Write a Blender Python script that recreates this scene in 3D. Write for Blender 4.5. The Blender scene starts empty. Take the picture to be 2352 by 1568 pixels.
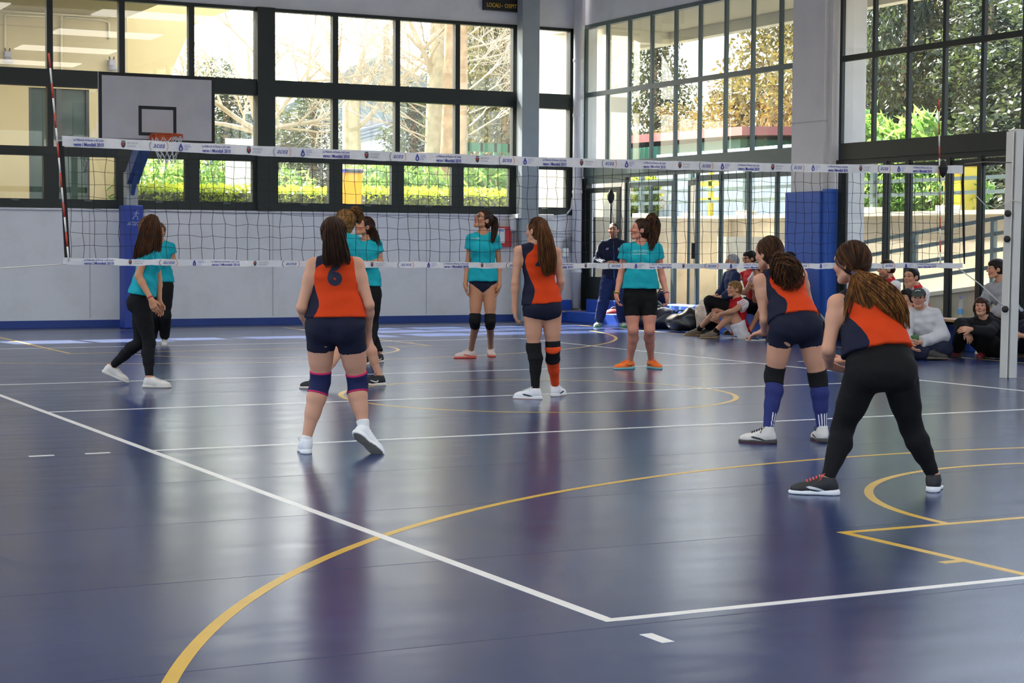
import bpy, bmesh, math, random
import numpy as np
from mathutils import Vector, Matrix
from mathutils.bvhtree import BVHTree
SC = bpy.context.scene
COL = SC.collection
random.seed(7); RNG = np.random.default_rng(7)
# ---------------------------------------------------------------- camera
# world axes: x along the net, y along the court, origin at the near-left court corner, metres
CAM_F, CAM_YAW, CAM_PITCH, CAM_ROLL = 4162.4, 0.4740026, 0.0525859, 0.0058631
CAM_P = np.array([-3.26618, -5.60714, 1.35343])
_fw = np.array([math.sin(CAM_YAW)*math.cos(CAM_PITCH), math.cos(CAM_YAW)*math.cos(CAM_PITCH), -math.sin(CAM_PITCH)])
_r = np.array([math.cos(CAM_YAW), -math.sin(CAM_YAW), 0.0]); _u = np.cross(_r, _fw)
_c, _s = math.cos(CAM_ROLL), math.sin(CAM_ROLL)
CR, CU = _c*_r + _s*_u, -_s*_r + _c*_u
cam_d = bpy.data.cameras.new('camera'); cam = bpy.data.objects.new('camera', cam_d); COL.objects.link(cam)
cam_d.sensor_width = 36.0; cam_d.lens = 36.0*CAM_F/2352.0; cam_d.clip_end = 600
cam.matrix_world = Matrix(((CR[0], CU[0], -_fw[0], CAM_P[0]), (CR[1], CU[1], -_fw[1], CAM_P[1]), (CR[2], CU[2], -_fw[2], CAM_P[2]), (0, 0, 0, 1)))
cam_d.dof.use_dof = False
SC.camera = cam
# ---------------------------------------------------------------- sky, sun, exposure
SKY_STRENGTH, HAZE, SUN_STRENGTH, EXPOSURE = 0.78, 0.45, 28.0, 0.25
SUN_DIR = Vector((0.15, -1.0, -1.08)).normalized()
world = bpy.data.worlds.new('sky'); SC.world = world; world.use_nodes = True
_n = world.node_tree.nodes; _l = world.node_tree.links; _n.clear()
_o = _n.new('ShaderNodeOutputWorld'); _b = _n.new('ShaderNodeBackground'); _b2 = _n.new('ShaderNodeBackground'); _ad = _n.new('ShaderNodeAddShader')
_sk = _n.new('ShaderNodeTexSky'); _sk.sky_type = 'NISHITA'; _sk.sun_disc = False; _sk.sun_elevation = math.asin(-SUN_DIR.z); _sk.sun_rotation = math.atan2(-SUN_DIR.x, -SUN_DIR.y); _sk.dust_density = 5.0
_l.new(_sk.outputs[0], _b.inputs['Color']); _b.inputs['Strength'].default_value = SKY_STRENGTH
_b2.inputs['Color'].default_value = (0.92, 0.96, 1.0, 1); _b2.inputs['Strength'].default_value = HAZE
_l.new(_b.outputs[0], _ad.inputs[0]); _l.new(_b2.outputs[0], _ad.inputs[1]); _l.new(_ad.outputs[0], _o.inputs[0])
sun_d = bpy.data.lights.new('sun', 'SUN'); sun_d.energy = SUN_STRENGTH; sun_d.angle = 0.012; sun_d.color = (1.0, 0.95, 0.86)
sun = bpy.data.objects.new('sun', sun_d); COL.objects.link(sun)
sun.rotation_euler = SUN_DIR.to_track_quat('-Z', 'Y').to_euler()
vs = SC.view_settings
vs.view_transform = 'Standard'; vs.look = 'None'; vs.exposure = EXPOSURE; vs.gamma = 1.0; vs.use_curve_mapping = False
# ---------------------------------------------------------------- helpers
def npv(*a): return np.array(a, float)
def ray(x, y):
    return _fw + CR*(x-1176.0)/CAM_F - CU*(y-784.0)/CAM_F
def atV(x, y, v): d = ray(x, y); return CAM_P + d*((v-CAM_P[1])/d[1])
def atU(x, y, u): d = ray(x, y); return CAM_P + d*((u-CAM_P[0])/d[0])
def atZ(x, y, z=0.0): d = ray(x, y); return CAM_P + d*((z-CAM_P[2])/d[2])
def atD(x, y, D): return CAM_P + ray(x, y)*D
def depth_of(p): return float((np.asarray(p)-CAM_P) @ _fw)

MATS = {}
def lin(c):
    return tuple(((v/255.0)/12.92 if v/255.0 <= 0.04045 else ((v/255.0+0.055)/1.055)**2.4) for v in c)
def mat(name, rgb, rough=0.6, metal=0.0, noise=0.0, nscale=8.0, bump=0.0, bscale=60.0, spec=0.5, emit=None, coat=0.0, sss=0.0, transl=None):
    if name in MATS: return MATS[name]
    m = bpy.data.materials.new(name); m.use_nodes = True; nt = m.node_tree; n = nt.nodes; l = nt.links
    b = n['Principled BSDF']; c = lin(rgb)
    b.inputs['Base Color'].default_value = (*c, 1); b.inputs['Roughness'].default_value = rough; b.inputs['Metallic'].default_value = metal
    b.inputs['Specular IOR Level'].default_value = spec
    if coat: b.inputs['Coat Weight'].default_value = coat
    if noise or bump:
        tc = n.new('ShaderNodeTexCoord')
    if noise:
        t = n.new('ShaderNodeTexNoise'); t.inputs['Scale'].default_value = nscale; t.inputs['Detail'].default_value = 5
        l.new(tc.outputs['Object'], t.inputs['Vector'])
        r = n.new('ShaderNodeMapRange'); r.inputs['From Min'].default_value = 0.3; r.inputs['From Max'].default_value = 0.7
        r.inputs['To Min'].default_value = 1-noise; r.inputs['To Max'].default_value = 1+noise
        l.new(t.outputs['Fac'], r.inputs['Value'])
        mx = n.new('ShaderNodeVectorMath'); mx.operation = 'SCALE'; mx.inputs[0].default_value = c
        l.new(r.outputs[0], mx.inputs['Scale']); l.new(mx.outputs[0], b.inputs['Base Color'])
    if bump:
        t2 = n.new('ShaderNodeTexNoise'); t2.inputs['Scale'].default_value = bscale; t2.inputs['Detail'].default_value = 4
        l.new(tc.outputs['Object'], t2.inputs['Vector'])
        bp = n.new('ShaderNodeBump'); bp.inputs['Strength'].default_value = bump; bp.inputs['Distance'].default_value = 0.01
        l.new(t2.outputs['Fac'], bp.inputs['Height']); l.new(bp.outputs[0], b.inputs['Normal'])
    if emit:
        b.inputs['Emission Color'].default_value = (*lin(rgb), 1); b.inputs['Emission Strength'].default_value = emit
    if transl:
        tr = n.new('ShaderNodeBsdfTranslucent'); tr.inputs['Color'].default_value = (*lin(transl[0]), 1)
        ms = n.new('ShaderNodeMixShader'); ms.inputs[0].default_value = transl[1]
        l.new(b.outputs[0], ms.inputs[1]); l.new(tr.outputs[0], ms.inputs[2]); l.new(ms.outputs[0], n['Material Output'].inputs[0])
    MATS[name] = m; return m

class MB:
    """collects simple shapes; build() links them as one mesh object"""
    def __init__(s): s.v = []; s.f = []; s.m = []
    def box(s, a, b, mi=0):
        x0, y0, z0 = a; x1, y1, z1 = b; i = len(s.v)
        s.v += [(x0,y0,z0),(x1,y0,z0),(x1,y1,z0),(x0,y1,z0),(x0,y0,z1),(x1,y0,z1),(x1,y1,z1),(x0,y1,z1)]
        s.f += [(i,i+3,i+2,i+1),(i+4,i+5,i+6,i+7),(i,i+1,i+5,i+4),(i+1,i+2,i+6,i+5),(i+2,i+3,i+7,i+6),(i+3,i,i+4,i+7)]; s.m += [mi]*6
        return s
    def bar(s, p, q, w, h=None, up=(0,0,1), mi=0):
        p = Vector(p); q = Vector(q); d = (q-p).normalized(); upv = Vector(up)
        if abs(d.dot(upv)) > 0.98: upv = Vector((0,1,0))
        r = d.cross(upv).normalized()*w*0.5; u2 = r.cross(d).normalized()*(h or w)*0.5; i = len(s.v)
        for c in (p, q):
            for a, b in ((-1,-1),(1,-1),(1,1),(-1,1)): s.v.append(tuple(c+r*a+u2*b))
        s.f += [(i,i+1,i+2,i+3),(i+7,i+6,i+5,i+4)]+[(i+k,i+4+k,i+4+(k+1)%4,i+(k+1)%4) for k in range(4)]; s.m += [mi]*6
        return s
    def tube(s, pts, rad, n=8, mi=0, cap=True):
        pts = [Vector(p) for p in pts]; N = len(pts); rads = rad if hasattr(rad, '__len__') else [rad]*N
        i0 = len(s.v); prev = None
        for k, p in enumerate(pts):
            d = (pts[min(k+1,N-1)]-pts[max(k-1,0)])
            d = d.normalized() if d.length > 1e-9 else Vector((0,0,1))
            if prev is None:
                a = d.orthogonal().normalized()
            else:
                a = (prev - d*prev.dot(d)); a = a.normalized() if a.length > 1e-6 else d.orthogonal().normalized()
            prev = a; b = d.cross(a)
            for j in range(n):
                t = 2*math.pi*j/n; s.v.append(tuple(p+(a*math.cos(t)+b*math.sin(t))*rads[k]))
        for k in range(N-1):
            for j in range(n):
                s.f.append((i0+k*n+j, i0+k*n+(j+1)%n, i0+(k+1)*n+(j+1)%n, i0+(k+1)*n+j)); s.m.append(mi)
        if cap:
            s.f.append(tuple(i0+j for j in reversed(range(n)))); s.f.append(tuple(i0+(N-1)*n+j for j in range(n))); s.m += [mi, mi]
        return s
    def lathe(s, c, prof, n=20, mi=0, axis=(0,0,1)):
        q = Vector((0,0,1)).rotation_difference(Vector(axis)); c = Vector(c); i0 = len(s.v)
        for r, z in prof:
            for j in range(n):
                t = 2*math.pi*j/n; s.v.append(tuple(c+q @ Vector((r*math.cos(t), r*math.sin(t), z))))
        for k in range(len(prof)-1):
            for j in range(n):
                s.f.append((i0+k*n+j, i0+k*n+(j+1)%n, i0+(k+1)*n+(j+1)%n, i0+(k+1)*n+j)); s.m.append(mi)
        s.f.append(tuple(i0+j for j in reversed(range(n)))); s.f.append(tuple(i0+(len(prof)-1)*n+j for j in range(n))); s.m += [mi, mi]
        return s
    def prism(s, poly, off, mi=0):
        """poly: planar 3D points, extruded by vector off"""
        i = len(s.v); n = len(poly); off = Vector(off)
        s.v += [tuple(p) for p in poly] + [tuple(Vector(p)+off) for p in poly]
        s.f += [tuple(range(i, i+n)), tuple(range(i+2*n-1, i+n-1, -1))] + [(i+(k+1)%n, i+k, i+n+k, i+n+(k+1)%n) for k in range(n)]; s.m += [mi]*(n+2)
        return s
    def quad(s, a, b, c, d, mi=0):
        i = len(s.v); s.v += [tuple(a), tuple(b), tuple(c), tuple(d)]; s.f.append((i,i+1,i+2,i+3)); s.m.append(mi); return s
    def build(s, name, mats, parent=None, smooth=False, loc=None, bevel=0.0):
        me = bpy.data.meshes.new(name); me.from_pydata(s.v, [], s.f); 
        if not isinstance(mats, (list, tuple)): mats = [mats]
        for m in mats: me.materials.append(m)
        if len(mats) > 1: me.polygons.foreach_set('material_index', s.m)
        if smooth: me.polygons.foreach_set('use_smooth', [True]*len(me.polygons))
        me.validate(); me.update()
        bm = bmesh.new(); bm.from_mesh(me); bmesh.ops.recalc_face_normals(bm, faces=bm.faces)
        if bevel: bmesh.ops.bevel(bm, geom=[e for e in bm.edges], offset=bevel, segments=2, affect='EDGES', profile=0.6)
        bm.to_mesh(me); bm.free()
        return obj(name, me, parent)
def obj(name, me, parent=None):
    o = bpy.data.objects.new(name, me); COL.objects.link(o)
    if parent is not None: o.parent = parent
    return o
def empty(name, loc=(0,0,0)):
    o = bpy.data.objects.new(name, None); COL.objects.link(o); o.empty_display_size = 0.1
    return o
def tag(o, label=None, cat=None, group=None, kind=None):
    if label: o['label'] = label
    if cat: o['category'] = cat
    if group: o['group'] = group
    if kind: o['kind'] = kind
    return o
def dup(o, parent=None, loc=None):
    c = o.copy(); COL.objects.link(c)
    if parent is not None: c.parent = parent
    if loc is not None: c.location = loc
    return c
def text_mesh(s, size=1.0, bold=0.0, shear=0.0, extrude=0.0):
    """flat text mesh data in the xy plane, width/height in units of size"""
    cu = bpy.data.curves.new('t', 'FONT'); cu.body = s; cu.size = size; cu.offset = bold; cu.shear = shear; cu.extrude = extrude
    cu.resolution_u = 3
    o = bpy.data.objects.new('t', cu); COL.objects.link(o)
    dg = bpy.context.evaluated_depsgraph_get(); me = bpy.data.meshes.new_from_object(o.evaluated_get(dg))
    bpy.data.objects.remove(o); bpy.data.curves.remove(cu)
    return me
def text_on(name, s, origin, xdir, ydir, height, m, parent=None, width=None, bold=0.0, shear=0.0, center=False):
    """flat lettering placed on a surface: origin = lower left, letters of given cap height"""
    me = text_mesh(s, 1.0, bold, shear); me.materials.clear(); me.materials.append(m)
    co = np.zeros(len(me.vertices)*3); me.vertices.foreach_get('co', co); co = co.reshape(-1, 3)
    mn, mxx = co.min(0), co.max(0)
    sy = height/(mxx[1]-mn[1]); sx = (width/(mxx[0]-mn[0])) if width else sy
    X = (co[:,0]-mn[0])*sx; Y = (co[:,1]-mn[1])*sy
    if center: X -= X.max()/2; Y -= Y.max()/2
    P = np.asarray(origin)[None]+X[:,None]*np.asarray(xdir)[None]+Y[:,None]*np.asarray(ydir)[None]
    me.vertices.foreach_set('co', P.ravel()); me.update()
    return obj(name, me, parent)
# ---------------------------------------------------------------- materials of the room
def floor_material():
    m = bpy.data.materials.new('blue_vinyl'); m.use_nodes = True; n = m.node_tree.nodes; l = m.node_tree.links; b = n['Principled BSDF']
    tc = n.new('ShaderNodeTexCoord')
    t = n.new('ShaderNodeTexNoise'); t.inputs['Scale'].default_value = 0.9; t.inputs['Detail'].default_value = 6; l.new(tc.outputs['Object'], t.inputs['Vector'])
    cr = n.new('ShaderNodeValToRGB'); cr.color_ramp.elements[0].color = (*lin((22, 42, 88)), 1); cr.color_ramp.elements[1].color = (*lin((28, 51, 102)), 1)
    cr.color_ramp.elements[0].position = 0.3; cr.color_ramp.elements[1].position = 0.7
    l.new(t.outputs['Fac'], cr.inputs[0]); l.new(cr.outputs[0], b.inputs['Base Color'])
    mp = n.new('ShaderNodeMapping'); mp.inputs['Scale'].default_value = (1.0, 2.6, 1.0); mp.inputs['Rotation'].default_value = (0, 0, 0.2); l.new(tc.outputs['Object'], mp.inputs['Vector'])
    t2 = n.new('ShaderNodeTexNoise'); t2.inputs['Scale'].default_value = 1.6; t2.inputs['Detail'].default_value = 1.5; l.new(mp.outputs[0], t2.inputs['Vector'])
    t3 = n.new('ShaderNodeTexNoise'); t3.inputs['Scale'].default_value = 220; l.new(tc.outputs['Object'], t3.inputs['Vector'])
    ad = n.new('ShaderNodeMath'); ad.operation = 'MULTIPLY_ADD'; ad.inputs[1].default_value = 0.004; l.new(t3.outputs['Fac'], ad.inputs[0]); l.new(t2.outputs['Fac'], ad.inputs[2])
    bp = n.new('ShaderNodeBump'); bp.inputs['Strength'].default_value = 0.22; bp.inputs['Distance'].default_value = 0.012; l.new(ad.outputs[0], bp.inputs['Height']); l.new(bp.outputs[0], b.inputs['Normal'])
    rr = n.new('ShaderNodeMapRange'); rr.inputs['To Min'].default_value = 0.19; rr.inputs['To Max'].default_value = 0.27; l.new(t2.outputs['Fac'], rr.inputs['Value']); l.new(rr.outputs[0], b.inputs['Roughness'])
    b.inputs['Specular IOR Level'].default_value = 0.8
    return m
M_FLOOR = floor_material()
M_LINE_W = mat('white_court_paint', (226, 226, 224), 0.32, noise=0.05, nscale=6)
M_LINE_Y = mat('yellow_court_paint', (206, 166, 54), 0.32, noise=0.05, nscale=6)
M_SEAM = mat('floor_seam', (30, 40, 74), 0.5)
def wall_mat(name, rgb, dirt=0.10, rough=0.75):
    m = bpy.data.materials.new(name); m.use_nodes = True; n = m.node_tree.nodes; l = m.node_tree.links; b = n['Principled BSDF']
    tc = n.new('ShaderNodeTexCoord'); t = n.new('ShaderNodeTexNoise'); t.inputs['Scale'].default_value = 1.7; t.inputs['Detail'].default_value = 8; t.inputs['Roughness'].default_value = 0.65
    l.new(tc.outputs['Object'], t.inputs['Vector'])
    cr = n.new('ShaderNodeValToRGB'); c = lin(rgb); e = cr.color_ramp.elements
    e[0].position = 0.30; e[0].color = (c[0]*(1-dirt), c[1]*(1-dirt), c[2]*(1-dirt*1.2), 1); e[1].position = 0.55; e[1].color = (*c, 1)
    l.new(t.outputs['Fac'], cr.inputs[0]); l.new(cr.outputs[0], b.inputs['Base Color']); b.inputs['Roughness'].default_value = rough
    t2 = n.new('ShaderNodeTexNoise'); t2.inputs['Scale'].default_value = 45; l.new(tc.outputs['Object'], t2.inputs['Vector'])
    bp = n.new('ShaderNodeBump'); bp.inputs['Strength'].default_value = 0.15; bp.inputs['Distance'].default_value = 0.01; l.new(t2.outputs['Fac'], bp.inputs['Height']); l.new(bp.outputs[0], b.inputs['Normal'])
    return m
M_WALL = wall_mat('white_plaster', (230, 230, 234))
M_CEIL = mat('ceiling_white', (214, 212, 208), 0.8)
M_CONC = wall_mat('painted_concrete', (214, 212, 214), 0.08)
M_FRAME = mat('dark_green_frame', (25, 33, 31), 0.45, noise=0.1, nscale=3)
M_FRAME_G = mat('grey_green_frame', (86, 101, 100), 0.45, noise=0.06, nscale=3)
M_COLUMN = mat('grey_steel_paint', (150, 160, 166), 0.5, noise=0.05, nscale=4)
M_BLUE = mat('blue_skirting', (38, 66, 140), 0.5, noise=0.08, nscale=5)
M_PIPE = mat('white_gloss_pipe', (220, 220, 226), 0.35)
M_PLASTIC_W = mat('white_plastic', (226, 226, 224), 0.45)
M_BLACK = mat('black_rubber', (18, 19, 21), 0.55)
M_BLACK_SOFT = mat('black_fabric', (20, 21, 24), 0.8, bump=0.2, bscale=200)
def glass_material(name='window_glass', tint=(0.96, 0.98, 0.97), ior=1.5, dirt=0.006):
    m = bpy.data.materials.new(name); m.use_nodes = True; n = m.node_tree.nodes; l = m.node_tree.links; n.clear()
    o = n.new('ShaderNodeOutputMaterial'); tr = n.new('ShaderNodeBsdfTransparent'); tr.inputs[0].default_value = (*tint, 1)
    g = n.new('ShaderNodeBsdfGlossy'); g.inputs['Roughness'].default_value = 0.0; g.inputs['Color'].default_value = (1, 1, 1, 1)
    ge = n.new('ShaderNodeNewGeometry'); dt = n.new('ShaderNodeVectorMath'); dt.operation = 'DOT_PRODUCT'; l.new(ge.outputs['Normal'], dt.inputs[0]); l.new(ge.outputs['Incoming'], dt.inputs[1])
    ab = n.new('ShaderNodeMath'); ab.operation = 'ABSOLUTE'; l.new(dt.outputs['Value'], ab.inputs[0])
    om = n.new('ShaderNodeMath'); om.operation = 'SUBTRACT'; om.inputs[0].default_value = 1.0; l.new(ab.outputs[0], om.inputs[1])
    pw = n.new('ShaderNodeMath'); pw.operation = 'POWER'; pw.inputs[1].default_value = 5.0; l.new(om.outputs[0], pw.inputs[0])
    f = n.new('ShaderNodeMath'); f.operation = 'MULTIPLY_ADD'; f.inputs[1].default_value = 0.96; f.inputs[2].default_value = 0.04; l.new(pw.outputs[0], f.inputs[0]); mx = n.new('ShaderNodeMixShader')
    l.new(f.outputs[0], mx.inputs[0]); l.new(tr.outputs[0], mx.inputs[1]); l.new(g.outputs[0], mx.inputs[2])
    df = n.new('ShaderNodeBsdfTranslucent'); df.inputs[0].default_value = (0.8, 0.8, 0.78, 1); mx2 = n.new('ShaderNodeMixShader'); mx2.inputs[0].default_value = dirt
    l.new(mx.outputs[0], mx2.inputs[1]); l.new(df.outputs[0], mx2.inputs[2]); l.new(mx2.outputs[0], o.inputs[0])
    return m
M_GLASS = glass_material()
# ---------------------------------------------------------------- room shell
YF, XR, XL, YB, ZC = 23.7, 13.2, -9.0, -13.0, 7.2      # far wall, right wall, left wall, rear wall, ceiling
def struct(o): o['kind'] = 'structure'; return o
floor = struct(MB().box((XL-0.3, YB-0.3, -0.2), (XR+0.25, YF+0.3, 0.0)).build('floor', M_FLOOR))
struct(MB().box((XL-0.3, YB-0.3, ZC), (XR+0.3, YF+0.3, ZC+0.25)).build('ceiling', M_CEIL))
# far wall, below and above the glazing
Z_SILL, Z_HEAD = 1.925, 5.335
wf = struct(empty('wall_far'))
MB().box((XL, YF, 0), (XR+0.3, YF+0.25, Z_SILL)).build('wall_base', M_WALL, wf)
MB().box((XL, YF, Z_HEAD), (XR+0.3, YF+0.25, ZC)).build('wall_head', M_WALL, wf)
MB().box((13.01, YF, Z_SILL), (XR+0.3, YF+0.25, Z_HEAD)).build('wall_corner', M_WALL, wf)
MJ = mat('panel_joint', (186, 186, 188), 0.8)
for px in (207, 627, 979):
    a = atV(px, 700, YF-0.002); MB().box((a[0]-0.008, YF-0.004, 0.14), (a[0]+0.008, YF, Z_SILL-0.02)).build('panel_joint', MJ, wf)
struct(MB().box((XL, YF-0.02, 0), (12.35, YF-0.0005, 0.115)).build('baseboard_far', M_BLUE))
# conduit along the far wall under the windows
cd = tag(MB().tube([(XL, YF-0.03, 1.895), (12.6, YF-0.03, 1.905), (12.85, YF-0.03, 1.93), (12.96, YF-0.04, 2.05), (12.98, YF-0.05, 2.25)], 0.021, 8).build('cable_conduit', M_PIPE, None, True), 'thin white cable conduit running under the far window band', 'conduit')
# far glazing
W1 = struct(empty('window_1'))
post = lambda nm, u0, u1, z0, z1, d0, d1, p=W1: MB().box((u0, YF+d0, z0), (u1, YF+d1, z1)).build(nm, M_FRAME, p)
bays = []
u = 7.20
bays.append([(7.20,8.27),(8.37,9.44),(9.53,10.60),(10.69,11.75),(11.85,12.92)])
s = 6.89
for k in range(3):
    e = s; lst = []
    for j in range(5):
        lst.append((e-1.07, e)); e -= 1.165
    bays.append(sorted(lst)); s = e+0.095-0.31
ROWS = [(4.13, 5.28), (2.90, 3.86)]
R3 = (2.05, 2.77)
for bi, bay in enumerate(bays):
    u0, u1 = bay[0][0]-0.09, bay[-1][1]+0.09
    if bi: u1 -= 0.09
    post('rail', u0, u1, 5.28, Z_HEAD, -0.03, 0.1)
    post('transom_beam', u0, u1, 3.86, 4.13, -0.05, 0.12)
    post('rail', u0, u1, 2.77, 2.90, -0.04, 0.1)
    post('sill_rail', u0, u1, Z_SILL, 2.05, -0.04, 0.1)
    if bi: post('bay_post', u1, u1+0.31, Z_SILL, Z_HEAD, -0.10, 0.14)
    edges = [bay[0][0]-0.09] + [(bay[k][1]+bay[k+1][0])/2 for k in range(4)] + [bay[-1][1]+0.09]
    for k in range(5):
        a, b = bay[k]
        if k < 4:
            post('mullion', b, bay[k+1][0], 2.90, 3.86, -0.02, 0.1); post('mullion', b, bay[k+1][0], 4.13, 5.28, -0.02, 0.1)
        for z0, z1 in ROWS:
            MB().box((a-0.01, YF+0.045, z0-0.01), (b+0.01, YF+0.053, z1+0.01)).build('pane', M_GLASS, W1)
        # lower row: inset awning sash
        ai, bi2 = a+0.08, b-0.065
        f = MB(); e0, e1 = edges[k], edges[k+1]
        f.box((e0, YF-0.02, 2.05), (ai, YF+0.09, 2.77)); f.box((bi2, YF-0.02, 2.05), (e1, YF+0.09, 2.77)); f.box((ai, YF-0.035, 2.05), (bi2, YF+0.07, 2.065)); f.box((ai, YF-0.035, 2.752), (bi2, YF+0.07, 2.77))
        sash = f.build('sash', M_FRAME, W1)
        MB().box(((ai+bi2)/2-0.06, YF-0.06, 2.03), ((ai+bi2)/2+0.06, YF-0.035, 2.055)).build('latch', M_FRAME_G, sash)
        MB().box((ai-0.005, YF+0.04, 2.06), (bi2+0.005, YF+0.048, 2.755)).build('pane', M_GLASS, sash)
post('mullion', 12.92, 13.01, Z_SILL, Z_HEAD, -0.03, 0.12)
post('mullion', 7.11, 7.20, Z_SILL, Z_HEAD, -0.02, 0.1)
# pillar-like steel column in front of the far glazing
c0, c1 = atV(1197, 300, YF-0.3), atV(1236, 300, YF-0.3)
tag(MB().box((c0[0], YF-0.34, 0), (c1[0], YF-0.12, ZC)).build('steel_column', M_COLUMN, None, bevel=0.006), 'slim grey steel column in front of the far windows', 'column')['kind'] = 'structure'
# corner drain pipe
pp = tag(empty('corner_pipe'), 'thick glossy white pipe rising in the far corner', 'pipe')
MB().tube([(13.03, YF-0.13, 0.22), (13.03, YF-0.13, ZC)], 0.088, 20, cap=True).build('pipe', M_PIPE, pp, True)
for z in (0.9, 2.35, 3.75, 4.75): MB().lathe((13.03, YF-0.13, z), [(0.094,-0.03),(0.098,-0.02),(0.098,0.02),(0.094,0.03)], 20).build('collar', M_PIPE, pp, True)
# right wall ------------------------------------------------------------------
wr = struct(empty('wall_right'))
MB().box((XR, 16.05, 5.40), (XR+0.25, YF, ZC)).build('wall_head', M_WALL, wr); MB().box((XR, YB, 6.95), (XR+0.25, 16.05, ZC)).build('wall_head', M_WALL, wr); MB().box((XR, YB, 5.40), (XR+0.25, 16.05, 5.62)).build('wall_head', M_WALL, wr)
W7 = struct(empty('window_7'))
for k in range(20):
    y = YB+1.45*k; MB().box((XR-0.02, y-0.05, 5.62), (XR+0.08, y+0.05, 6.95)).build('mullion', M_FRAME, W7)
    MB().box((XR+0.03, y+0.05, 5.62), (XR+0.038, y+1.40, 6.95)).build('pane', M_GLASS, W7)
PIL = [(16.05, 16.95), (8.0, 8.9), (0.0, 0.9), (-8.0, -7.1)]
for y0, y1 in PIL:
    p = struct(empty('concrete_pillar')); p['label'] = 'white painted concrete pillar on the glazed side wall'
    MB().box((XR-0.17, y0+0.1, 0), (XR+0.6, y1, ZC)).build('shaft', M_CONC, p, bevel=0.012)
    MB().box((XR-0.10, y0, 0), (XR+0.3, y0+0.1, ZC)).build('rib', M_CONC, p, bevel=0.01)
    MB().box((XR-0.172, y0+0.098, 3.21), (XR+0.2, y1+0.002, 3.235)).build('joint', MJ, p)
M_PAD = mat('blue_pad_vinyl', (34, 84, 178), 0.5, noise=0.06, nscale=2, bump=0.15, bscale=12)
for y0, y1 in PIL[:2]:
    pad = tag(empty('pillar_pad'), 'tall blue vinyl pad wrapped around the concrete pillar' if y0 > 10 else 'blue vinyl pad on the nearer concrete pillar', 'wall pad')
    MB().box((XR-0.23, y0+0.08, 0.0), (XR-0.17, y1+0.06, 2.19)).build('panel', M_PAD, pad, bevel=0.015)
    MB().box((XR-0.20, y0-0.04, 0.0), (XR+0.02, y0+0.08, 2.22)).build('panel', M_PAD, pad, bevel=0.015)
# upper glazing of the right wall: window_2 beyond the pillar, window_3 on the near side
def grid_window(name, edges, m, zz, xo=0.0):
    W = struct(empty(name)); w = 0.03
    z0, zm0, zm1, z1 = zz
    MB().box((XR-0.02, edges[0], z1), (XR+0.1, edges[-1], z1+0.07)).build('head_rail', m, W)
    MB().box((XR-0.03, edges[0], z0-0.24), (XR+0.12, edges[-1], z0)).build('transom_beam', m, W)
    for k in range(len(edges)):
        a = edges[k]; MB().box((XR-0.01, a-w, z0), (XR+0.045, a+w, z1)).build('mullion', m, W)
    for k in range(len(edges)-1):
        MB().box((XR-0.01, edges[k]+w, zm0), (XR+0.045, edges[k+1]-w, zm1)).build('rail', m, W)
        for a, b in ((z0, zm0), (zm1, z1)):
            MB().box((XR+0.03, edges[k]+w-0.01, a-0.01), (XR+0.038, edges[k+1]-w+0.01, b+0.01)).build('pane', M_GLASS, W)
    return W
grid_window('window_2', [16.95, 17.50, 18.25, 19.01, 19.77, 20.52, 21.29, 22.04, 22.81, 23.60], M_FRAME_G, (2.88, 4.08, 4.165, 5.33))
grid_window('window_3', [8.9+0.02, 9.9, 10.7, 11.5, 12.18, 12.95, 13.71, 14.46, 15.22, 15.97], M_FRAME, (2.88, 4.07, 4.155, 5.33))
grid_window('window_4', [0.9+0.02, 1.8, 2.6, 3.4, 4.2, 5.0, 5.8, 6.6, 7.3, 7.98], M_FRAME, (2.88, 4.07, 4.155, 5.33))
MB().box((XR-0.01, 16.95, 2.58), (XR+0.1, 23.6, 2.64)).build('lintel', M_FRAME_G, wr)
MB().box((XR-0.01, YB, 2.56), (XR+0.1, 16.05, 2.64)).build('lintel', M_FRAME, wr)
MB().box((XR-0.01, 22.11, 2.50), (XR+0.09, 23.6, 2.58)).build('lintel', M_FRAME_G, wr)
# glazed folding doors below
def glazed_leaf(name, y0, y1, z0, z1, m, x=XR, w=0.035, kick=0.0, label=None, angle=0.0):
    D = struct(empty(name)); 
    f = MB(); f.box((0, 0, 0), (0.04, w, z1-z0)); f.box((0, (y1-y0)-w, 0), (0.04, y1-y0, z1-z0)); f.box((0, w, z1-z0-0.09), (0.04, y1-y0-w, z1-z0)); f.box((0, w, 0), (0.04, y1-y0-w, 0.13+kick))
    f.build('leaf_frame', m, D)
    MB().box((0.018, w-0.01, 0.12+kick), (0.026, y1-y0-w+0.01, z1-z0-0.085)).build('pane', M_GLASS, D)
    D.location = (x, y0, z0)
    D.rotation_euler = (0, 0, angle)
    return D
dn = 1
MB().box((XR-0.02, 16.95, 0), (XR+0.12, 23.7, 0.05)).build('threshold', M_FRAME_G, wr)
MB().box((XR-0.02, YB, 0), (XR+0.12, 16.05, 0.05)).build('threshold', M_FRAME, wr)
DZ0, DZ1 = 0.06, 2.56
d = glazed_leaf('door_1', 22.32, 23.5, 0.05, 2.42, M_FRAME, w=0.12, kick=0.62)
bar = MB(); bar.tube([(XR-0.05, 22.47, 0.3), (XR-0.05, 22.47, 2.30)], 0.018, 8); 
for y0, y1 in ((21.30, 22.08), (20.56, 21.30)): dn += 1; glazed_leaf('door_%d' % dn, y0, y1, DZ0, DZ1-0.08, M_FRAME_G)
dn += 1; dd = glazed_leaf('door_%d' % dn, 19.83, 20.46, DZ0, DZ1-0.08, M_FRAME_G, angle=-0.35)
MB().box((-0.06, 0.01, 1.10), (0.0, 0.05, 1.36)).build('handle', M_BLACK, dd)
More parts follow.
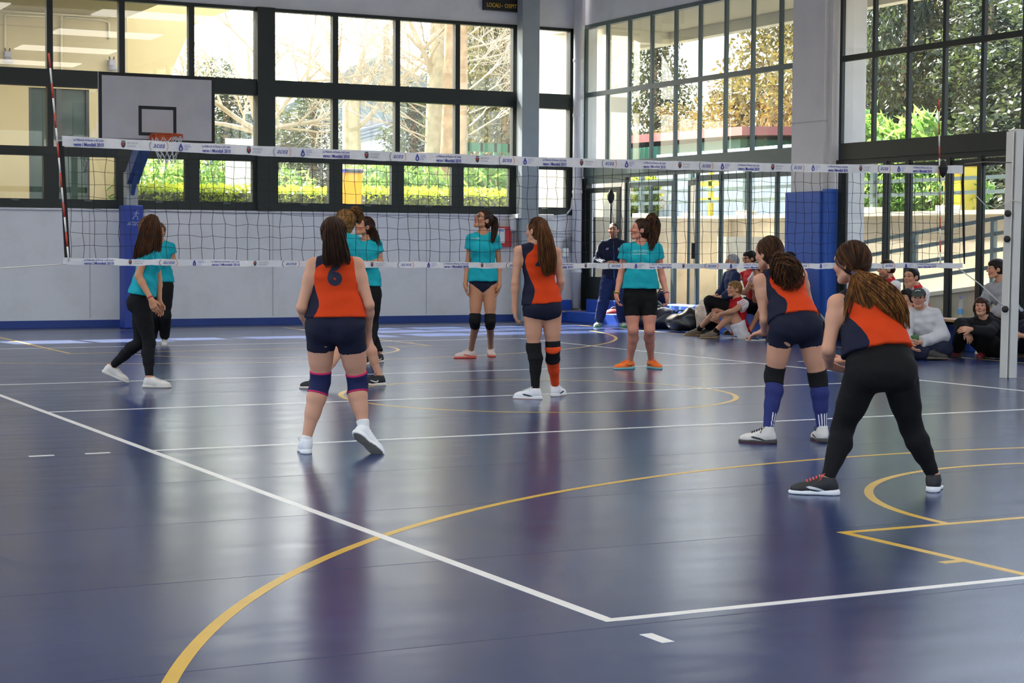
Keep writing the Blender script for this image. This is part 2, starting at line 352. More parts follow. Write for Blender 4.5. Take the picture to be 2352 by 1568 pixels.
for y0, y1 in ((19.10, 19.80), (18.30, 19.10), (17.55, 18.30), (16.97, 17.55)): dn += 1; glazed_leaf('door_%d' % dn, y0, y1, DZ0, DZ1-0.02, M_FRAME_G)
for a in (22.10, 20.50, 19.80, 19.10, 18.30, 17.55):
    MB().box((XR-0.02, a-0.022, 0.0), (XR+0.045, a+0.022, 2.58)).build('door_post', M_FRAME_G if a < 22 else M_FRAME, wr)
MB().box((XR-0.02, 23.5, 0.0), (XR+0.1, 23.66, 2.6)).build('door_post', M_FRAME, wr)
for y0, y1 in ((14.90, 15.87), (14.42, 14.90), (13.57, 14.42), (12.95, 13.57), (12.16, 12.95), (11.3, 12.16), (10.4, 11.3), (9.6, 10.4), (8.92, 9.6)): dn += 1; glazed_leaf('door_%d' % dn, y0, y1, DZ0, DZ1-0.02, M_FRAME, w=0.05)
for a in (15.93, 14.90, 14.42, 13.57, 12.95, 12.16, 11.3, 10.4, 9.6):
    MB().box((XR-0.03, a-0.04, 0.0), (XR+0.05, a+0.04, 2.58)).build('door_post', M_FRAME, wr)
MB().box((XR, -13, 0), (XR+0.2, 0, 5.40)).build('wall_base', M_WALL, wr)
for y0, y1 in ((0.95, 3.3), (3.3, 5.6), (5.6, 7.95)): dn += 1; glazed_leaf('door_%d' % dn, y0, y1, DZ0, DZ1-0.02, M_FRAME, w=0.06)
# long curtain-pull pole on the first door
pl = tag(MB().tube([(13.08, 22.43, 0.25), (13.08, 22.43, 2.30)], 0.02, 8).lathe((13.08, 22.43, 2.22), [(0.02,-0.1),(0.06,-0.02),(0.065,0.05),(0.03,0.13),(0.01,0.16)], 12).build('door_pole', M_BLACK, None, True), 'tall thin black pole with a rounded head by the far corner door', 'pole')
# unseen sides of the hall: left wall and rear wall with the same tall glazing, so that daylight comes in all round
wl = struct(empty('wall_left'))
MB().box((XL-0.25, YB, 0), (XL, YF, 1.2)).build('wall_base', M_WALL, wl); MB().box((XL-0.25, YB, 5.4), (XL, YF, ZC)).build('wall_head', M_WALL, wl)
W5 = struct(empty('window_5'))
for k in range(12):
    y = YB+0.4+k*3.05; MB().box((XL-0.2, y-0.1, 1.2), (XL-0.05, y+0.1, 5.4)).build('mullion', M_FRAME, W5)
MB().box((XL-0.2, YB, 3.2), (XL-0.05, YF, 3.4)).build('rail', M_FRAME, W5); MB().box((XL-0.13, YB, 1.2), (XL-0.12, YF, 5.4)).build('pane', M_GLASS, W5)
wb = struct(empty('wall_rear'))
MB().box((XL, YB-0.25, 0), (XR, YB, 1.2)).build('wall_base', M_WALL, wb); MB().box((XL, YB-0.25, 5.4), (XR, YB, ZC)).build('wall_head', M_WALL, wb)
W6 = struct(empty('window_6'))
for k in range(8):
    x = XL+0.4+k*3.05; MB().box((x-0.1, YB-0.2, 1.2), (x+0.1, YB-0.05, 5.4)).build('mullion', M_FRAME, W6)
MB().box((XL, YB-0.2, 3.2), (XR, YB-0.05, 3.4)).build('rail', M_FRAME, W6); MB().box((XL, YB-0.13, 1.2), (XR, YB-0.12, 5.4)).build('pane', M_GLASS, W6)
# unseen fill lights added under the ceiling to brighten the hall
M_FILL = mat('fill_light_diffuser', (255, 247, 235), 0.5, emit=4.9); M_FILL_HOUS = mat('fill_light_housing', (200, 200, 200), 0.5)
for x in (-5.5, -0.5, 4.5, 9.5):
    for y in (-9.5, -5, -0.5, 4, 8.5, 12.5):
        if y > 12 and x > 5: continue
        lp = tag(empty('added_fill_light'), 'white rectangular fill light added out of view above the court', 'lamp', 'added fill lights above the court')
        MB().box((x-1.45, y-0.65, ZC-0.16), (x+1.45, y+0.65, ZC)).build('fill_housing', M_FILL_HOUS, lp)
        MB().box((x-1.4, y-0.6, ZC-0.19), (x+1.4, y+0.6, ZC-0.16)).build('fill_diffuser', M_FILL, lp)
# ---------------------------------------------------------------- court markings (paint on the floor)
def fline(a, b, w, m, z=0.0009, name='court_line'):
    a = Vector((*a, 0)); b = Vector((*b, 0)); d = (b-a).normalized(); r = Vector((d.y, -d.x, 0))*w/2
    mb = MB(); mb.prism([(*(a-r).xy, 0.0), (*(b-r).xy, 0.0), (*(b+r).xy, 0.0), (*(a+r).xy, 0.0)], (0, 0, z))
    return mb.build(name, m, floor)
def farc(c, r, a0, a1, w, m, z=0.0006, name='court_arc'):
    mb = MB(); N = max(48, int(abs(a1-a0)*r*12)); 
    for k in range(N):
        t0 = a0+(a1-a0)*k/N; t1 = a0+(a1-a0)*(k+1)/N
        P = lambda rr, t, zz: (c[0]+rr*math.cos(t), c[1]+rr*math.sin(t), zz)
        mb.quad(P(r-w/2,t0,z), P(r+w/2,t0,z), P(r+w/2,t1,z), P(r-w/2,t1,z))
    return mb.build(name, m, floor)
LW = 0.05
fline((0.025,0),(0.025,18),LW,M_LINE_W); fline((8.975,0),(8.975,18),LW,M_LINE_W)
fline((0,0.025),(9,0.025),LW,M_LINE_W,0.0011); fline((0,17.975),(9,17.975),LW,M_LINE_W,0.0011)
fline((0.05,9),(8.95,9),LW,M_LINE_W); fline((0.05,6),(8.95,6),LW,M_LINE_W); fline((0.05,12),(8.95,12),LW,M_LINE_W)
for k in range(4):
    for y in (6, 12):
        fline((-0.24-k*0.36,y),(-0.40-k*0.36,y),LW,M_LINE_W,name='court_dash'); fline((9.24+k*0.36,y),(9.40+k*0.36,y),LW,M_LINE_W,name='court_dash')
for x in (0.025, 8.975): fline((x,-0.23),(x,-0.38),LW,M_LINE_W,name='serve_mark')
for s_, y0 in ((1, -4.5), (-1, 22.5)):
    fline((-3, y0), (12, y0), LW, M_LINE_Y, 0.0007)
    fy = y0+s_*5.8; fline((2.06, y0), (2.06, fy+s_*0.025), LW, M_LINE_Y, 0.0007); fline((6.94, y0), (6.94, fy+s_*0.025), LW, M_LINE_Y, 0.0007); fline((2.06, fy), (6.94, fy), LW, M_LINE_Y, 0.0008)
    farc((4.5, fy), 1.8, 0, s_*math.pi, LW, M_LINE_Y)
    farc((4.5, y0+s_*1.575), 6.75, s_*0.18, s_*(math.pi-0.18), LW, M_LINE_Y)
    for d in (1.75, 2.85, 3.7, 4.95): fline((2.06, y0+s_*d), (1.93, y0+s_*d), LW, M_LINE_Y, 0.0005, 'lane_tick'); fline((6.94, y0+s_*d), (7.07, y0+s_*d), LW, M_LINE_Y, 0.0005, 'lane_tick')
fline((-3, -4.5), (-3, 22.5), LW, M_LINE_Y, 0.0005); fline((12, -4.5), (12, 22.5), LW, M_LINE_Y, 0.0005)
farc((4.5, 9), 1.8, 0, 2*math.pi, LW, M_LINE_Y)
y = -4.55
while y < 23:
    fline((XL, y), (XR, y), 0.0045, M_SEAM, 0.0003, 'floor_seam'); y += 1.49
# ---------------------------------------------------------------- volleyball net
M_TAPE = mat('white_tape', (214, 214, 218), 0.6, noise=0.05, nscale=14, bump=0.5, bscale=18)
M_TAPE_BLUE = mat('tape_print_blue', (46, 52, 150), 0.6); M_TAPE_GREY = mat('tape_print_grey', (150, 150, 158), 0.6)
M_TAPE_RED = mat('tape_print_red', (176, 58, 48), 0.6); M_TAPE_LB = mat('tape_print_light_blue', (84, 108, 190), 0.6); M_TAPE_DK = mat('tape_print_dark', (40, 48, 60), 0.6); M_TAPE_OR = mat('tape_print_orange', (214, 120, 50), 0.6)
M_CORD = mat('black_net_cord', (18, 20, 22), 0.8)
NU0, NU1, NV = 0.17, 9.47, 9.0
def ztop(u): t = (u-NU0)/(NU1-NU0); return 2.212 - 0.05*4*t*(1-t)
def zbot(u): t = (u-NU0)/(NU1-NU0); return 1.185 - 0.03*t - 0.02*4*t*(1-t)
def wob(u, a=0.004): return a*(math.sin(u*7.3)+0.6*math.sin(u*17.1+1.3)+0.5*math.sin(u*3.1))
net = tag(empty('volleyball_net', ), 'black volleyball net with printed white tapes stretched across the court', 'net')
def strip(z0f, z1f, name, N=180, th=0.006):
    mb = MB()
    for k in range(N):
        a = NU0+(NU1-NU0)*k/N; b = NU0+(NU1-NU0)*(k+1)/N
        for sgn, y in ((1, NV-th), (-1, NV+th)):
            q = [(a, y+wob(a)*0.6, z0f(a)), (b, y+wob(b)*0.6, z0f(b)), (b, y+wob(b+2)*0.6, z1f(b)), (a, y+wob(a+2)*0.6, z1f(a))]
            mb.quad(*(q if sgn > 0 else q[::-1]))
        mb.quad((a, NV-th+wob(a+2)*.6, z1f(a)), (b, NV-th+wob(b+2)*.6, z1f(b)), (b, NV+th+wob(b+2)*.6, z1f(b)), (a, NV+th+wob(a+2)*.6, z1f(a)))
        mb.quad((a, NV-th+wob(a)*.6, z0f(a)), (a, NV+th+wob(a)*.6, z0f(a)), (b, NV+th+wob(b)*.6, z0f(b)), (b, NV-th+wob(b)*.6, z0f(b)))
    return mb.build(name, M_TAPE, net, True)
TT = 0.082; BT = 0.052
top_tape = strip(lambda u: ztop(u)-TT+wob(u*1.7, 0.002), lambda u: ztop(u)+wob(u*1.3, 0.0015), 'top_tape')
bot_tape = strip(lambda u: zbot(u)+wob(u*2.1, 0.004), lambda u: zbot(u)+BT+wob(u*1.9, 0.003), 'bottom_tape')
# netting: cords of the 10 cm mesh
mb = MB(); random.seed(3)
NC, NR = 93, 9
def cord_pt(i, j):
    u = NU0+0.05+(NU1-NU0-0.1)*i/NC; zt, zb = ztop(u)-TT, zbot(u)+BT; t = j/(NR+0.0)
    h1 = math.sin(i*12.9+j*78.2)*43758.5; h1 -= math.floor(h1); h2 = math.sin(i*39.3+j*11.1)*24634.6; h2 -= math.floor(h2)
    amp = 0.011 if 0 < j < NR else 0.002
    return Vector((u+0.018*t+(h1-0.5)*2*amp, NV+0.003*math.sin(i*0.7+j), zt+(zb-zt)*t+(h2-0.5)*2*amp*(1 if 0 < j < NR else 0)))
for i in range(NC+1):
    mb.tube([cord_pt(i, j) for j in range(NR+1)], 0.0023, 4, cap=False)
for j in range(1, NR):
    mb.tube([cord_pt(i, j) for i in range(NC+1)], 0.0023, 4, cap=False)
mb.build('netting', M_CORD, net)['kind'] = 'stuff'
MB().prism([atV(135, 324, NV), atV(146, 324, NV), atV(162, 600, NV), atV(150, 606, NV)], (0, 0.02, 0)).build('side_band', M_BLACK_SOFT, net)
mb = MB(); 
for t in np.linspace(0, 1, 14): pass
mb.tube([atV(2213, 378, NV), atV(2211, 420, NV), atV(2213, 500, NV), atV(2214, 560, NV), atV(2215, 606, NV)], [0.012, 0.017, 0.014, 0.013, 0.008], 6)
mb.build('side_band', M_BLACK_SOFT, net, True)
# antennas
M_RED = mat('antenna_red', (186, 58, 42), 0.45); M_WHT = mat('antenna_white', (220, 216, 212), 0.45)
def antenna(name, p0, p1, n, label):
    a = tag(empty(name), label, 'antenna', 'net antennas'); p0 = Vector(p0); p1 = Vector(p1)
    for k in range(n):
        MB().tube([p0.lerp(p1, k/n), p0.lerp(p1, (k+1)/n)], 0.0075, 8).build('red_band' if k % 2 == n % 2 - 1 or (n-1-k) % 2 == 0 else 'white_band', M_RED if (n-1-k) % 2 == 0 else M_WHT, a, True)
    return a
antenna('net_antenna', atV(158, 600, NV-0.02), atV(112, 122, NV-0.02), 14, 'red and white striped antenna leaning at the near end of the net')
antenna('net_antenna', atV(2160, 606, NV-0.02), atV(2156.5, 228, NV-0.02), 14, 'red and white striped antenna near the white net post')
cl = atV(2166, 385, NV-0.03); tag(MB().lathe((cl[0], cl[1], cl[2]-0.05), [(0.01, -0.05), (0.04, 0.0), (0.05, 0.05), (0.03, 0.1), (0.012, 0.13)], 8).build('antenna_clamp', M_BLACK_SOFT, None), 'black fabric clamp holding the far antenna to the tape', 'clamp')
# printed lettering on the tapes
def print_block(kind, u, zc, hgt, par, y=NV-0.0095):
    X, Z = (1, 0, 0), (0, 0, 1); yy = y
    if kind == 'title':
        text_on('lettering', 'La Pallavolo di Roma e del Lazio', (u, yy, zc+hgt*0.10), X, Z, hgt*0.24, M_TAPE_BLUE, par, width=0.245, bold=0.012)
        text_on('lettering', 'verso i Mondiali 2010', (u, yy, zc-hgt*0.40), X, Z, hgt*0.36, M_TAPE_BLUE, par, width=0.245, bold=0.03)
    elif kind == 'prov':
        mb = MB(); s = hgt*0.30
        mb.prism([(u-s*.7, yy, zc+s*.7), (u+s*.7, yy, zc+s*.7), (u+s*.7, yy, zc-s*.3), (u+s*.35, yy, zc-s*.9), (u, yy, zc-s*1.1), (u-s*.35, yy, zc-s*.9), (u-s*.7, yy, zc-s*.3)], (0, 0.001, 0)).build('crest', M_TAPE_DK, par)
        MB().box((u-s*.45, yy-0.001, zc-s*.25), (u+s*.3, yy, zc+s*.5)).build('crest_field', M_TAPE_RED, par)
        MB().box((u-s*.6, yy, zc+s*.9), (u+s*.6, yy+0.001, zc+s*1.25)).build('crest_crown', M_TAPE_DK, par)
        text_on('lettering', 'PROVINCIA', (u+0.035, yy, zc+hgt*0.05), X, Z, hgt*0.20, M_TAPE_GREY, par, width=0.085)
        text_on('lettering', 'DI ROMA', (u+0.035, yy, zc-hgt*0.25), X, Z, hgt*0.20, M_TAPE_GREY, par, width=0.070)
    elif kind == 'acea':
        text_on('lettering', 'acea', (u-0.045, yy, zc-hgt*0.17), X, Z, hgt*0.36, M_TAPE_BLUE, par, width=0.095, shear=0.35)
        for sg, m_ in ((-1, M_TAPE_DK), (1, M_TAPE_OR)):
            mb = MB(); pts = []
            for k in range(9):
                t = (k/8-0.5)*2.0; pts.append((u+sg*(0.045+0.032*math.cos(t)), yy, zc+hgt*0.42*math.sin(t)/math.sin(1.0)))
            mb.tube(pts, 0.0022, 4).build('logo_arc', m_, par)
    elif kind == 'comit':
        s = hgt*0.30; mb = MB(); pts = []
        for k in range(17):
            t = 2*math.pi*k/16; pts.append((u+s*0.55*math.cos(t)*(1.15 if math.sin(t) < 0 else 0.75), yy, zc-s*0.25+s*0.85*math.sin(t)))
        mb.tube(pts, 0.005, 5, cap=False); mb.lathe((u, yy, zc+s*0.95), [(0.001, -0.006), (0.006, -0.003), (0.006, 0.003), (0.001, 0.006)], 8)
        mb.build('logo_drop', M_TAPE_BLUE, par)
        for k, w_ in enumerate(('Comitato', 'Regionale', 'Lazio')):
            text_on('lettering', w_, (u+0.03, yy, zc+hgt*(0.18-0.20*k)), X, Z, hgt*0.15, M_TAPE_LB, par, width=(0.05, 0.055, 0.033)[k])
PER = 1.067
for k in range(9):
    u0 = atV(168, 322, NV)[0]+PER*k
    for kind, du in (('title', 0.0), ('prov', 0.405), ('acea', 0.70), ('comit', 0.885)):
        uu = u0+du
        if uu < NU1-0.30: print_block(kind, uu, ztop(uu+0.1)-TT/2, TT, top_tape)
    b0 = atV(192, 605, NV)[0]+PER*k
    for kind, du in (('title', 0.0), ('prov', 0.38), ('acea', 0.70), ('comit', 0.92)):
        uu = b0+du
        if uu < NU1-0.30: print_block(kind, uu, zbot(uu+0.1)+BT/2, BT*1.12, bot_tape)
# net post
M_POST = mat('net_post_white', (206, 206, 204), 0.45, noise=0.04, nscale=3); M_GROOVE = mat('post_groove', (60, 56, 52), 0.6)
npst = tag(empty('net_post'), 'white square net post with a dark slot standing beside the court', 'post')
PX, PY = 10.04, 8.92; tl = -0.0
mbp = MB().box((-0.025, -0.06, 0), (0.075, 0.06, 2.585)); mbp.build('post_body', M_POST, npst, bevel=0.008)
MB().box((-0.045, -0.035, 0), (-0.025, 0.05, 2.57)).build('slot', M_GROOVE, npst)
MB().box((-0.066, -0.05, 0), (-0.045, 0.05, 2.575)).build('rail', M_POST, npst, bevel=0.004)
MB().box((-0.03, -0.064, 2.585), (0.08, 0.064, 2.60)).build('cap', M_PLASTIC_W, npst, bevel=0.004)
for z in (1.72, 1.455, 0.725):
    MB().lathe((-0.07, -0.05, z), [(0.012, 0), (0.012, 0.03), (0.034, 0.035), (0.036, 0.06), (0.02, 0.068)], 12, axis=(-1, -0.3, 0)).build('knob', M_BLACK, npst, True)
npst.location = (PX, PY, 0); npst.rotation_euler = (0, 0.012, 0)
M_ROPE = mat('pale_rope', (206, 204, 196), 0.8)
def rope(pts, r, label, name='net_rope', m=None): return tag(MB().tube(pts, r, 6).build(name, m or M_ROPE, None, True), label, 'rope')
rope([atV(-60, 618, NV), atV(0, 616, NV), atV(80, 611, NV), atV(152, 606, NV)], 0.005, 'thin white rope leaving the lower corner of the net by the black band')
pr = np.array([PX-0.06, PY-0.06, 0.0])
rope([atV(2196, 612, NV), atV(2250, 652, NV), pr+np.array([-0.02, -0.02, 0.71])], 0.006, 'pale rope from the lower net corner down to the white post')
rope([atV(2215, 377, NV), atV(2260, 372, NV), pr+np.array([0, 0, 2.25])], 0.006, 'dark tension cable between the top tape and the white post', 'net_cable', mat('steel_cable', (110, 104, 96), 0.5))
rope([atV(2240, 447, NV), atV(2262, 470, NV), atV(2285, 478, NV), pr+np.array([-0.0, -0.02, 1.86]), pr+np.array([0.12, -0.02, 1.84])], 0.0045, 'slack thin cord looping onto the middle of the white post')
# ---------------------------------------------------------------- basketball stand
M_BOARD = mat('backboard_white', (196, 192, 196), 0.55, noise=0.06, nscale=4); M_BLINE = mat('backboard_black', (34, 32, 34), 0.6, noise=0.2, nscale=6)
M_PADB = mat('post_pad_blue', (40, 66, 158), 0.5, bump=0.15, bscale=10); M_GALV = mat('galvanised_steel', (150, 156, 162), 0.45, 0.3, noise=0.1, nscale=5)
M_ARMB = mat('arm_blue', (58, 84, 134), 0.45); M_RIM = mat('rim_orange', (206, 84, 34), 0.45); M_NETW = mat('hoop_net_white', (216, 216, 212), 0.8)
bs = tag(empty('basketball_stand'), 'basketball stand with white backboard, orange rim and blue padded post', 'basketball hoop')
BV = 21.85
tlc, trc = atV(226, 164, BV), atV(493, 177, BV); zt = (tlc[2]+trc[2])/2; bu0, bu1 = tlc[0], trc[0]; zb = zt-1.05
bd = MB().box((bu0, BV, zb), (bu1, BV+0.04, zt)).build('backboard', M_BOARD, bs)
fr = MB(); w = 0.05
for a, b in (((bu0, zb), (bu0+w, zt)), ((bu1-w, zb), (bu1, zt)), ((bu0+w, zt-w), (bu1-w, zt)), ((bu0+w, zb), (bu1-w, zb+w))): fr.box((a[0], BV-0.003, a[1]), (b[0], BV, b[1]))
fr.build('border', M_BLINE, bd)
il, ir = atV(318, 244, BV)[0], atV(405, 247, BV)[0]; it = atV(360, 244, BV)[2]; ib = atV(360, 312, BV)[2]
fr = MB()
for a, b in (((il, ib), (il+w, it)), ((ir-w, ib), (ir, it)), ((il+w, it-w), (ir-w, it)), ((il+w, ib), (ir-w, ib+w))): fr.box((a[0], BV-0.003, a[1]), (b[0], BV, b[1]))
fr.build('target_square', M_BLINE, bd)
rc = np.array([(il+ir)/2+0.03, BV-0.40, ib+0.0]); RR = 0.235
rim = MB().tube([(rc[0]+RR*math.cos(t), rc[1]+RR*math.sin(t), rc[2]) for t in np.linspace(0, 2*math.pi, 33)], 0.011, 8, cap=False).build('rim', M_RIM, bs, True)
MB().box((rc[0]-0.16, BV-0.17, rc[2]-0.085), (rc[0]+0.16, BV-0.002, rc[2]+0.01)).build('bracket', M_RIM, rim)
for k in range(12):
    t = 2*math.pi*k/12; MB().tube([(rc[0]+RR*math.cos(t), rc[1]+RR*math.sin(t), rc[2]-0.01), (rc[0]+(RR+.004)*math.cos(t+.05), rc[1]+(RR+.004)*math.sin(t+.05), rc[2]-0.06)], 0.009, 5).build('hook', M_RIM, rim)
fr = MB()
for k in range(12):
    for sg in (-1, 1):
        pts = []
        for j in range(6):
            rr = RR*(1-0.42*min(1, j/4)); t = 2*math.pi*(k+sg*0.5*j)/12; pts.append((rc[0]+rr*math.cos(t), rc[1]+rr*math.sin(t), rc[2]-0.05-0.075*j))
        fr.tube(pts, 0.006, 5, cap=False)
fr.build('hoop_net', M_NETW, rim)['kind'] = 'stuff'
pb = atZ(292, 751); pu, pv = pb[0], 23.0
MB().box((pu-0.16, pv, 0.0), (pu+0.15, pv+0.34, 1.97)).build('post_pad', M_PADB, bs, bevel=0.02)
MB().box((pu-0.10, pv+0.10, 1.9), (pu+0.09, pv+0.28, 2.50)).build('post', M_GALV, bs, bevel=0.006)
MB().bar((pu, pv+0.15, 2.40), (pu, BV+0.1, zb+0.35), 0.19, 0.22).build('arm', M_ARMB, bs)
MB().bar((pu, pv+0.2, 2.05), (pu, BV+0.1, zb+0.75), 0.06, 0.06).build('brace', M_ARMB, bs)
MB().box((pu-0.35, BV+0.04, zb+0.2), (pu+0.35, BV+0.12, zb+0.85)).build('mounting_plate', M_GALV, bs)
# print on the pad: running figure and maker's lettering
M_PRINT = mat('pad_print', (150, 164, 205), 0.5)
lp = MB(); cx, cz, yy = pu+0.02, 1.80, pv-0.002
def seg(pts, r): lp.tube([(cx+a*0.9, yy, cz+b) for a, b in pts], r, 5)
seg([(0.0, 0.0), (0.015, 0.05), (0.025, 0.07)], 0.011); seg([(0.0, 0.0), (-0.03, -0.02), (-0.055, -0.055)], 0.008); seg([(0.0, 0.0), (0.035, -0.012), (0.03, -0.055), (0.045, -0.06)], 0.008); seg([(0.02, 0.05), (-0.02, 0.045), (-0.035, 0.02)], 0.006); seg([(0.02, 0.055), (0.05, 0.03), (0.06, 0.05)], 0.006)
lp.lathe((cx+0.03, yy, cz+0.09), [(0.002, -0.012), (0.013, 0), (0.002, 0.012)], 8); lp.build('runner_mark', M_PRINT, bs)
text_on('lettering', 'ARTISPORT', (pu-0.115, pv-0.003, 1.645), (1, 0, 0), (0, 0, 1), 0.06, M_PRINT, bs, width=0.25, bold=0.02)
# ---------------------------------------------------------------- fittings on the far wall
sb0, sb1 = atV(1113, 22, YF-0.1), atV(1199, 26, YF-0.1)
sbd = tag(empty('scoreboard'), 'black scoreboard with yellow team lettering high on the far wall', 'scoreboard')
MB().box((sb0[0], YF-0.1, sb0[2]), (sb1[0]+0.02, YF-0.001, sb0[2]+0.62)).build('case', mat('scoreboard_black', (16, 15, 17), 0.4), sbd, bevel=0.008)
M_SBY = mat('scoreboard_yellow', (214, 168, 40), 0.5)
text_on('lettering', 'LOCALI', (sb0[0]+0.045, YF-0.103, sb0[2]+0.055), (1, 0, 0), (0, 0, 1), 0.075, M_SBY, sbd, width=0.27, bold=0.02)
text_on('lettering', 'OSPITI', (sb0[0]+0.40, YF-0.103, sb0[2]+0.055), (1, 0, 0), (0, 0, 1), 0.075, M_SBY, sbd, width=0.27, bold=0.02)
MB().box((sb0[0]+0.345, YF-0.103, sb0[2]+0.08), (sb0[0]+0.36, YF-0.1, sb0[2]+0.095)).build('separator_dot', M_PLASTIC_W, sbd)
hu = tag(empty('wall_heater'), 'white wall-hung heater with a grey louvred grille behind the net', 'heater')
h0, h1 = atV(1190, 490, YF-0.2), atV(1258, 490, YF-0.2)
MB().box((h0[0], YF-0.3, 1.08), (h1[0], YF-0.001, 1.86)).build('case', M_PLASTIC_W, hu, bevel=0.012)
MB().box((h0[0]-0.06, YF-0.33, 1.85), (h1[0]+0.06, YF-0.001, 1.93)).build('top_cover', M_PLASTIC_W, hu, bevel=0.01)
gx0, gx1 = h0[0]+0.13, h1[0]-0.09
MB().box((gx0, YF-0.306, 1.2), (gx1, YF-0.299, 1.78)).build('grille', mat('grille_grey', (112, 114, 118), 0.6), hu)
for k in range(10): MB().box((gx0, YF-0.318, 1.22+k*0.056), (gx1, YF-0.306, 1.24+k*0.056)).build('louvre', mat('louvre_grey', (168, 170, 172), 0.5), hu)
MB().box((h0[0]-0.14, YF-0.18, 1.62), (h0[0]-0.01, YF-0.001, 1.88)).build('side_unit', M_PLASTIC_W, hu, bevel=0.03)
r0, r1 = atV(1141, 520, YF-0.1), atV(1172, 567, YF-0.1)
fb = tag(empty('fire_hose_cabinet'), 'small red fire cabinet with a white notice on the far wall', 'fire cabinet')
MB().box((r0[0]-0.05, YF-0.16, r1[2]), (r1[0], YF-0.001, r0[2])).build('cabinet', mat('fire_red', (196, 40, 44), 0.45), fb, bevel=0.008)
MB().box((r0[0]-0.03, YF-0.165, r1[2]+0.07), (r0[0]+0.13, YF-0.16, r0[2]-0.03)).build('notice', M_PLASTIC_W, fb)
MB().box((r0[0]+0.01, YF-0.168, r0[2]-0.09), (r0[0]+0.11, YF-0.165, r0[2]-0.05)).build('notice_header', mat('notice_blue', (110, 150, 205), 0.5), fb)
cb = tag(empty('cable_box'), 'small white junction box with looped grey cables beside the corner pipe', 'junction box')
q0 = atV(1300, 577, YF-0.06); MB().box((q0[0]-0.07, YF-0.08, q0[2]-0.1), (q0[0]+0.05, YF-0.001, q0[2]+0.06)).build('box', M_PLASTIC_W, cb, bevel=0.008)
M_CABLE = mat('grey_cable', (176, 176, 180), 0.6)
for k in range(4):
    MB().tube([(q0[0]-0.06+0.035*k, YF-0.05, q0[2]+0.05), (q0[0]-0.03+0.04*k, YF-0.05, q0[2]+0.22+0.015*k), (q0[0]+0.06+0.03*k, YF-0.05, q0[2]+0.16), (q0[0]+0.10+0.02*k, YF-0.05, q0[2]-0.02*k)], 0.011, 6).build('cable', M_CABLE, cb, True)
for k in range(2): MB().tube([(12.3, YF-0.03, q0[2]+0.28+0.06*k), (13.2, YF-0.03, q0[2]+0.28+0.06*k)], 0.016, 8).build('conduit', M_PIPE, cb, True)
# blue seat blocks and bench step in the far corner
M_SEATB = mat('blue_bench_vinyl', (44, 86, 190), 0.5, noise=0.08, nscale=4)
M_PLANK = mat('bench_edge_wood', (176, 150, 128), 0.6, noise=0.15, nscale=9)
co = tag(empty('corner_bench'), 'low blue stepped bench with a worn wooden edge in the far corner', 'bench')
MB().box((12.35, 23.15, 0), (13.08, 23.42, 0.18)).build('step', M_SEATB, co, bevel=0.01)
MB().box((12.33, 23.1, 0.165), (13.08, 23.2, 0.19)).build('edge', M_PLANK, co)
MB().box((12.35, 23.55, 0.0), (12.92, 23.68, 0.37)).build('back_block', M_SEATB, co, bevel=0.01)
MB().box((12.55, 20.95, 0.0), (13.05, 23.15, 0.18)).build('step', M_SEATB, co, bevel=0.01)
for a, b in ((22.4, 23.1), (21.7, 22.35), (20.95, 21.65)): MB().box((12.97, a, 0.18), (13.05, b, 0.40)).build('back_block', M_SEATB, co, bevel=0.01)
# ---------------------------------------------------------------- outside the hall
M_CREAM = wall_mat('cream_render', (170, 155, 114), 0.06); M_CREAM2 = wall_mat('pale_cream_render', (228, 222, 204), 0.06)
M_SOIL = mat('pale_paving', (78, 76, 68), 0.9, noise=0.2, nscale=1.5); M_RET = wall_mat('retaining_concrete', (196, 184, 162), 0.25)
M_COPE = mat('coping_stone', (226, 218, 200), 0.8, noise=0.06, nscale=4); M_RAIL = mat('railing_paint', (104, 122, 124), 0.4)
M_DGLASS = mat('dark_green_glazing', (40, 58, 54), 0.08, spec=0.8)
def leaf_mat(name, rgb, tr, w=0.45):
    m = mat(name, rgb, 0.5, noise=0.45, nscale=2.2, transl=(tr, w)); return m
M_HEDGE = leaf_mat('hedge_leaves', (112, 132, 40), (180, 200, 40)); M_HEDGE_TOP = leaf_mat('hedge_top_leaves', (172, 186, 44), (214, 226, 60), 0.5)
M_OLE = leaf_mat('oleander_leaves', (92, 128, 70), (150, 190, 90)); M_CYP = leaf_mat('cypress_leaves', (58, 70, 50), (84, 96, 52), 0.25); M_CEDAR = leaf_mat('cedar_leaves', (104, 100, 62), (130, 124, 60), 0.2)
M_BARK = mat('plane_bark', (176, 146, 110), 0.9, noise=0.25, nscale=5, bump=0.5, bscale=20); M_BARK2 = mat('pale_bark', (186, 178, 148), 0.9, noise=0.2, nscale=6, bump=0.4, bscale=22); M_TWIG = mat('twig_bark', (176, 164, 140), 0.9)
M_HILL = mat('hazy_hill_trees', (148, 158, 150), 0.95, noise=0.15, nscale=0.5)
def quad_cloud(name, P, m, parent=None):
    """P: (n,4,3) quads"""
    n = len(P); me = bpy.data.meshes.new(name); me.vertices.add(n*4); me.vertices.foreach_set('co', P.reshape(-1).astype(np.float32))
    me.loops.add(n*4); me.loops.foreach_set('vertex_index', np.arange(n*4, dtype=np.int32)); me.polygons.add(n); me.polygons.foreach_set('loop_start', np.arange(0, n*4, 4, dtype=np.int32))
    me.materials.append(m); me.update(); me.validate(); return obj(name, me, parent)
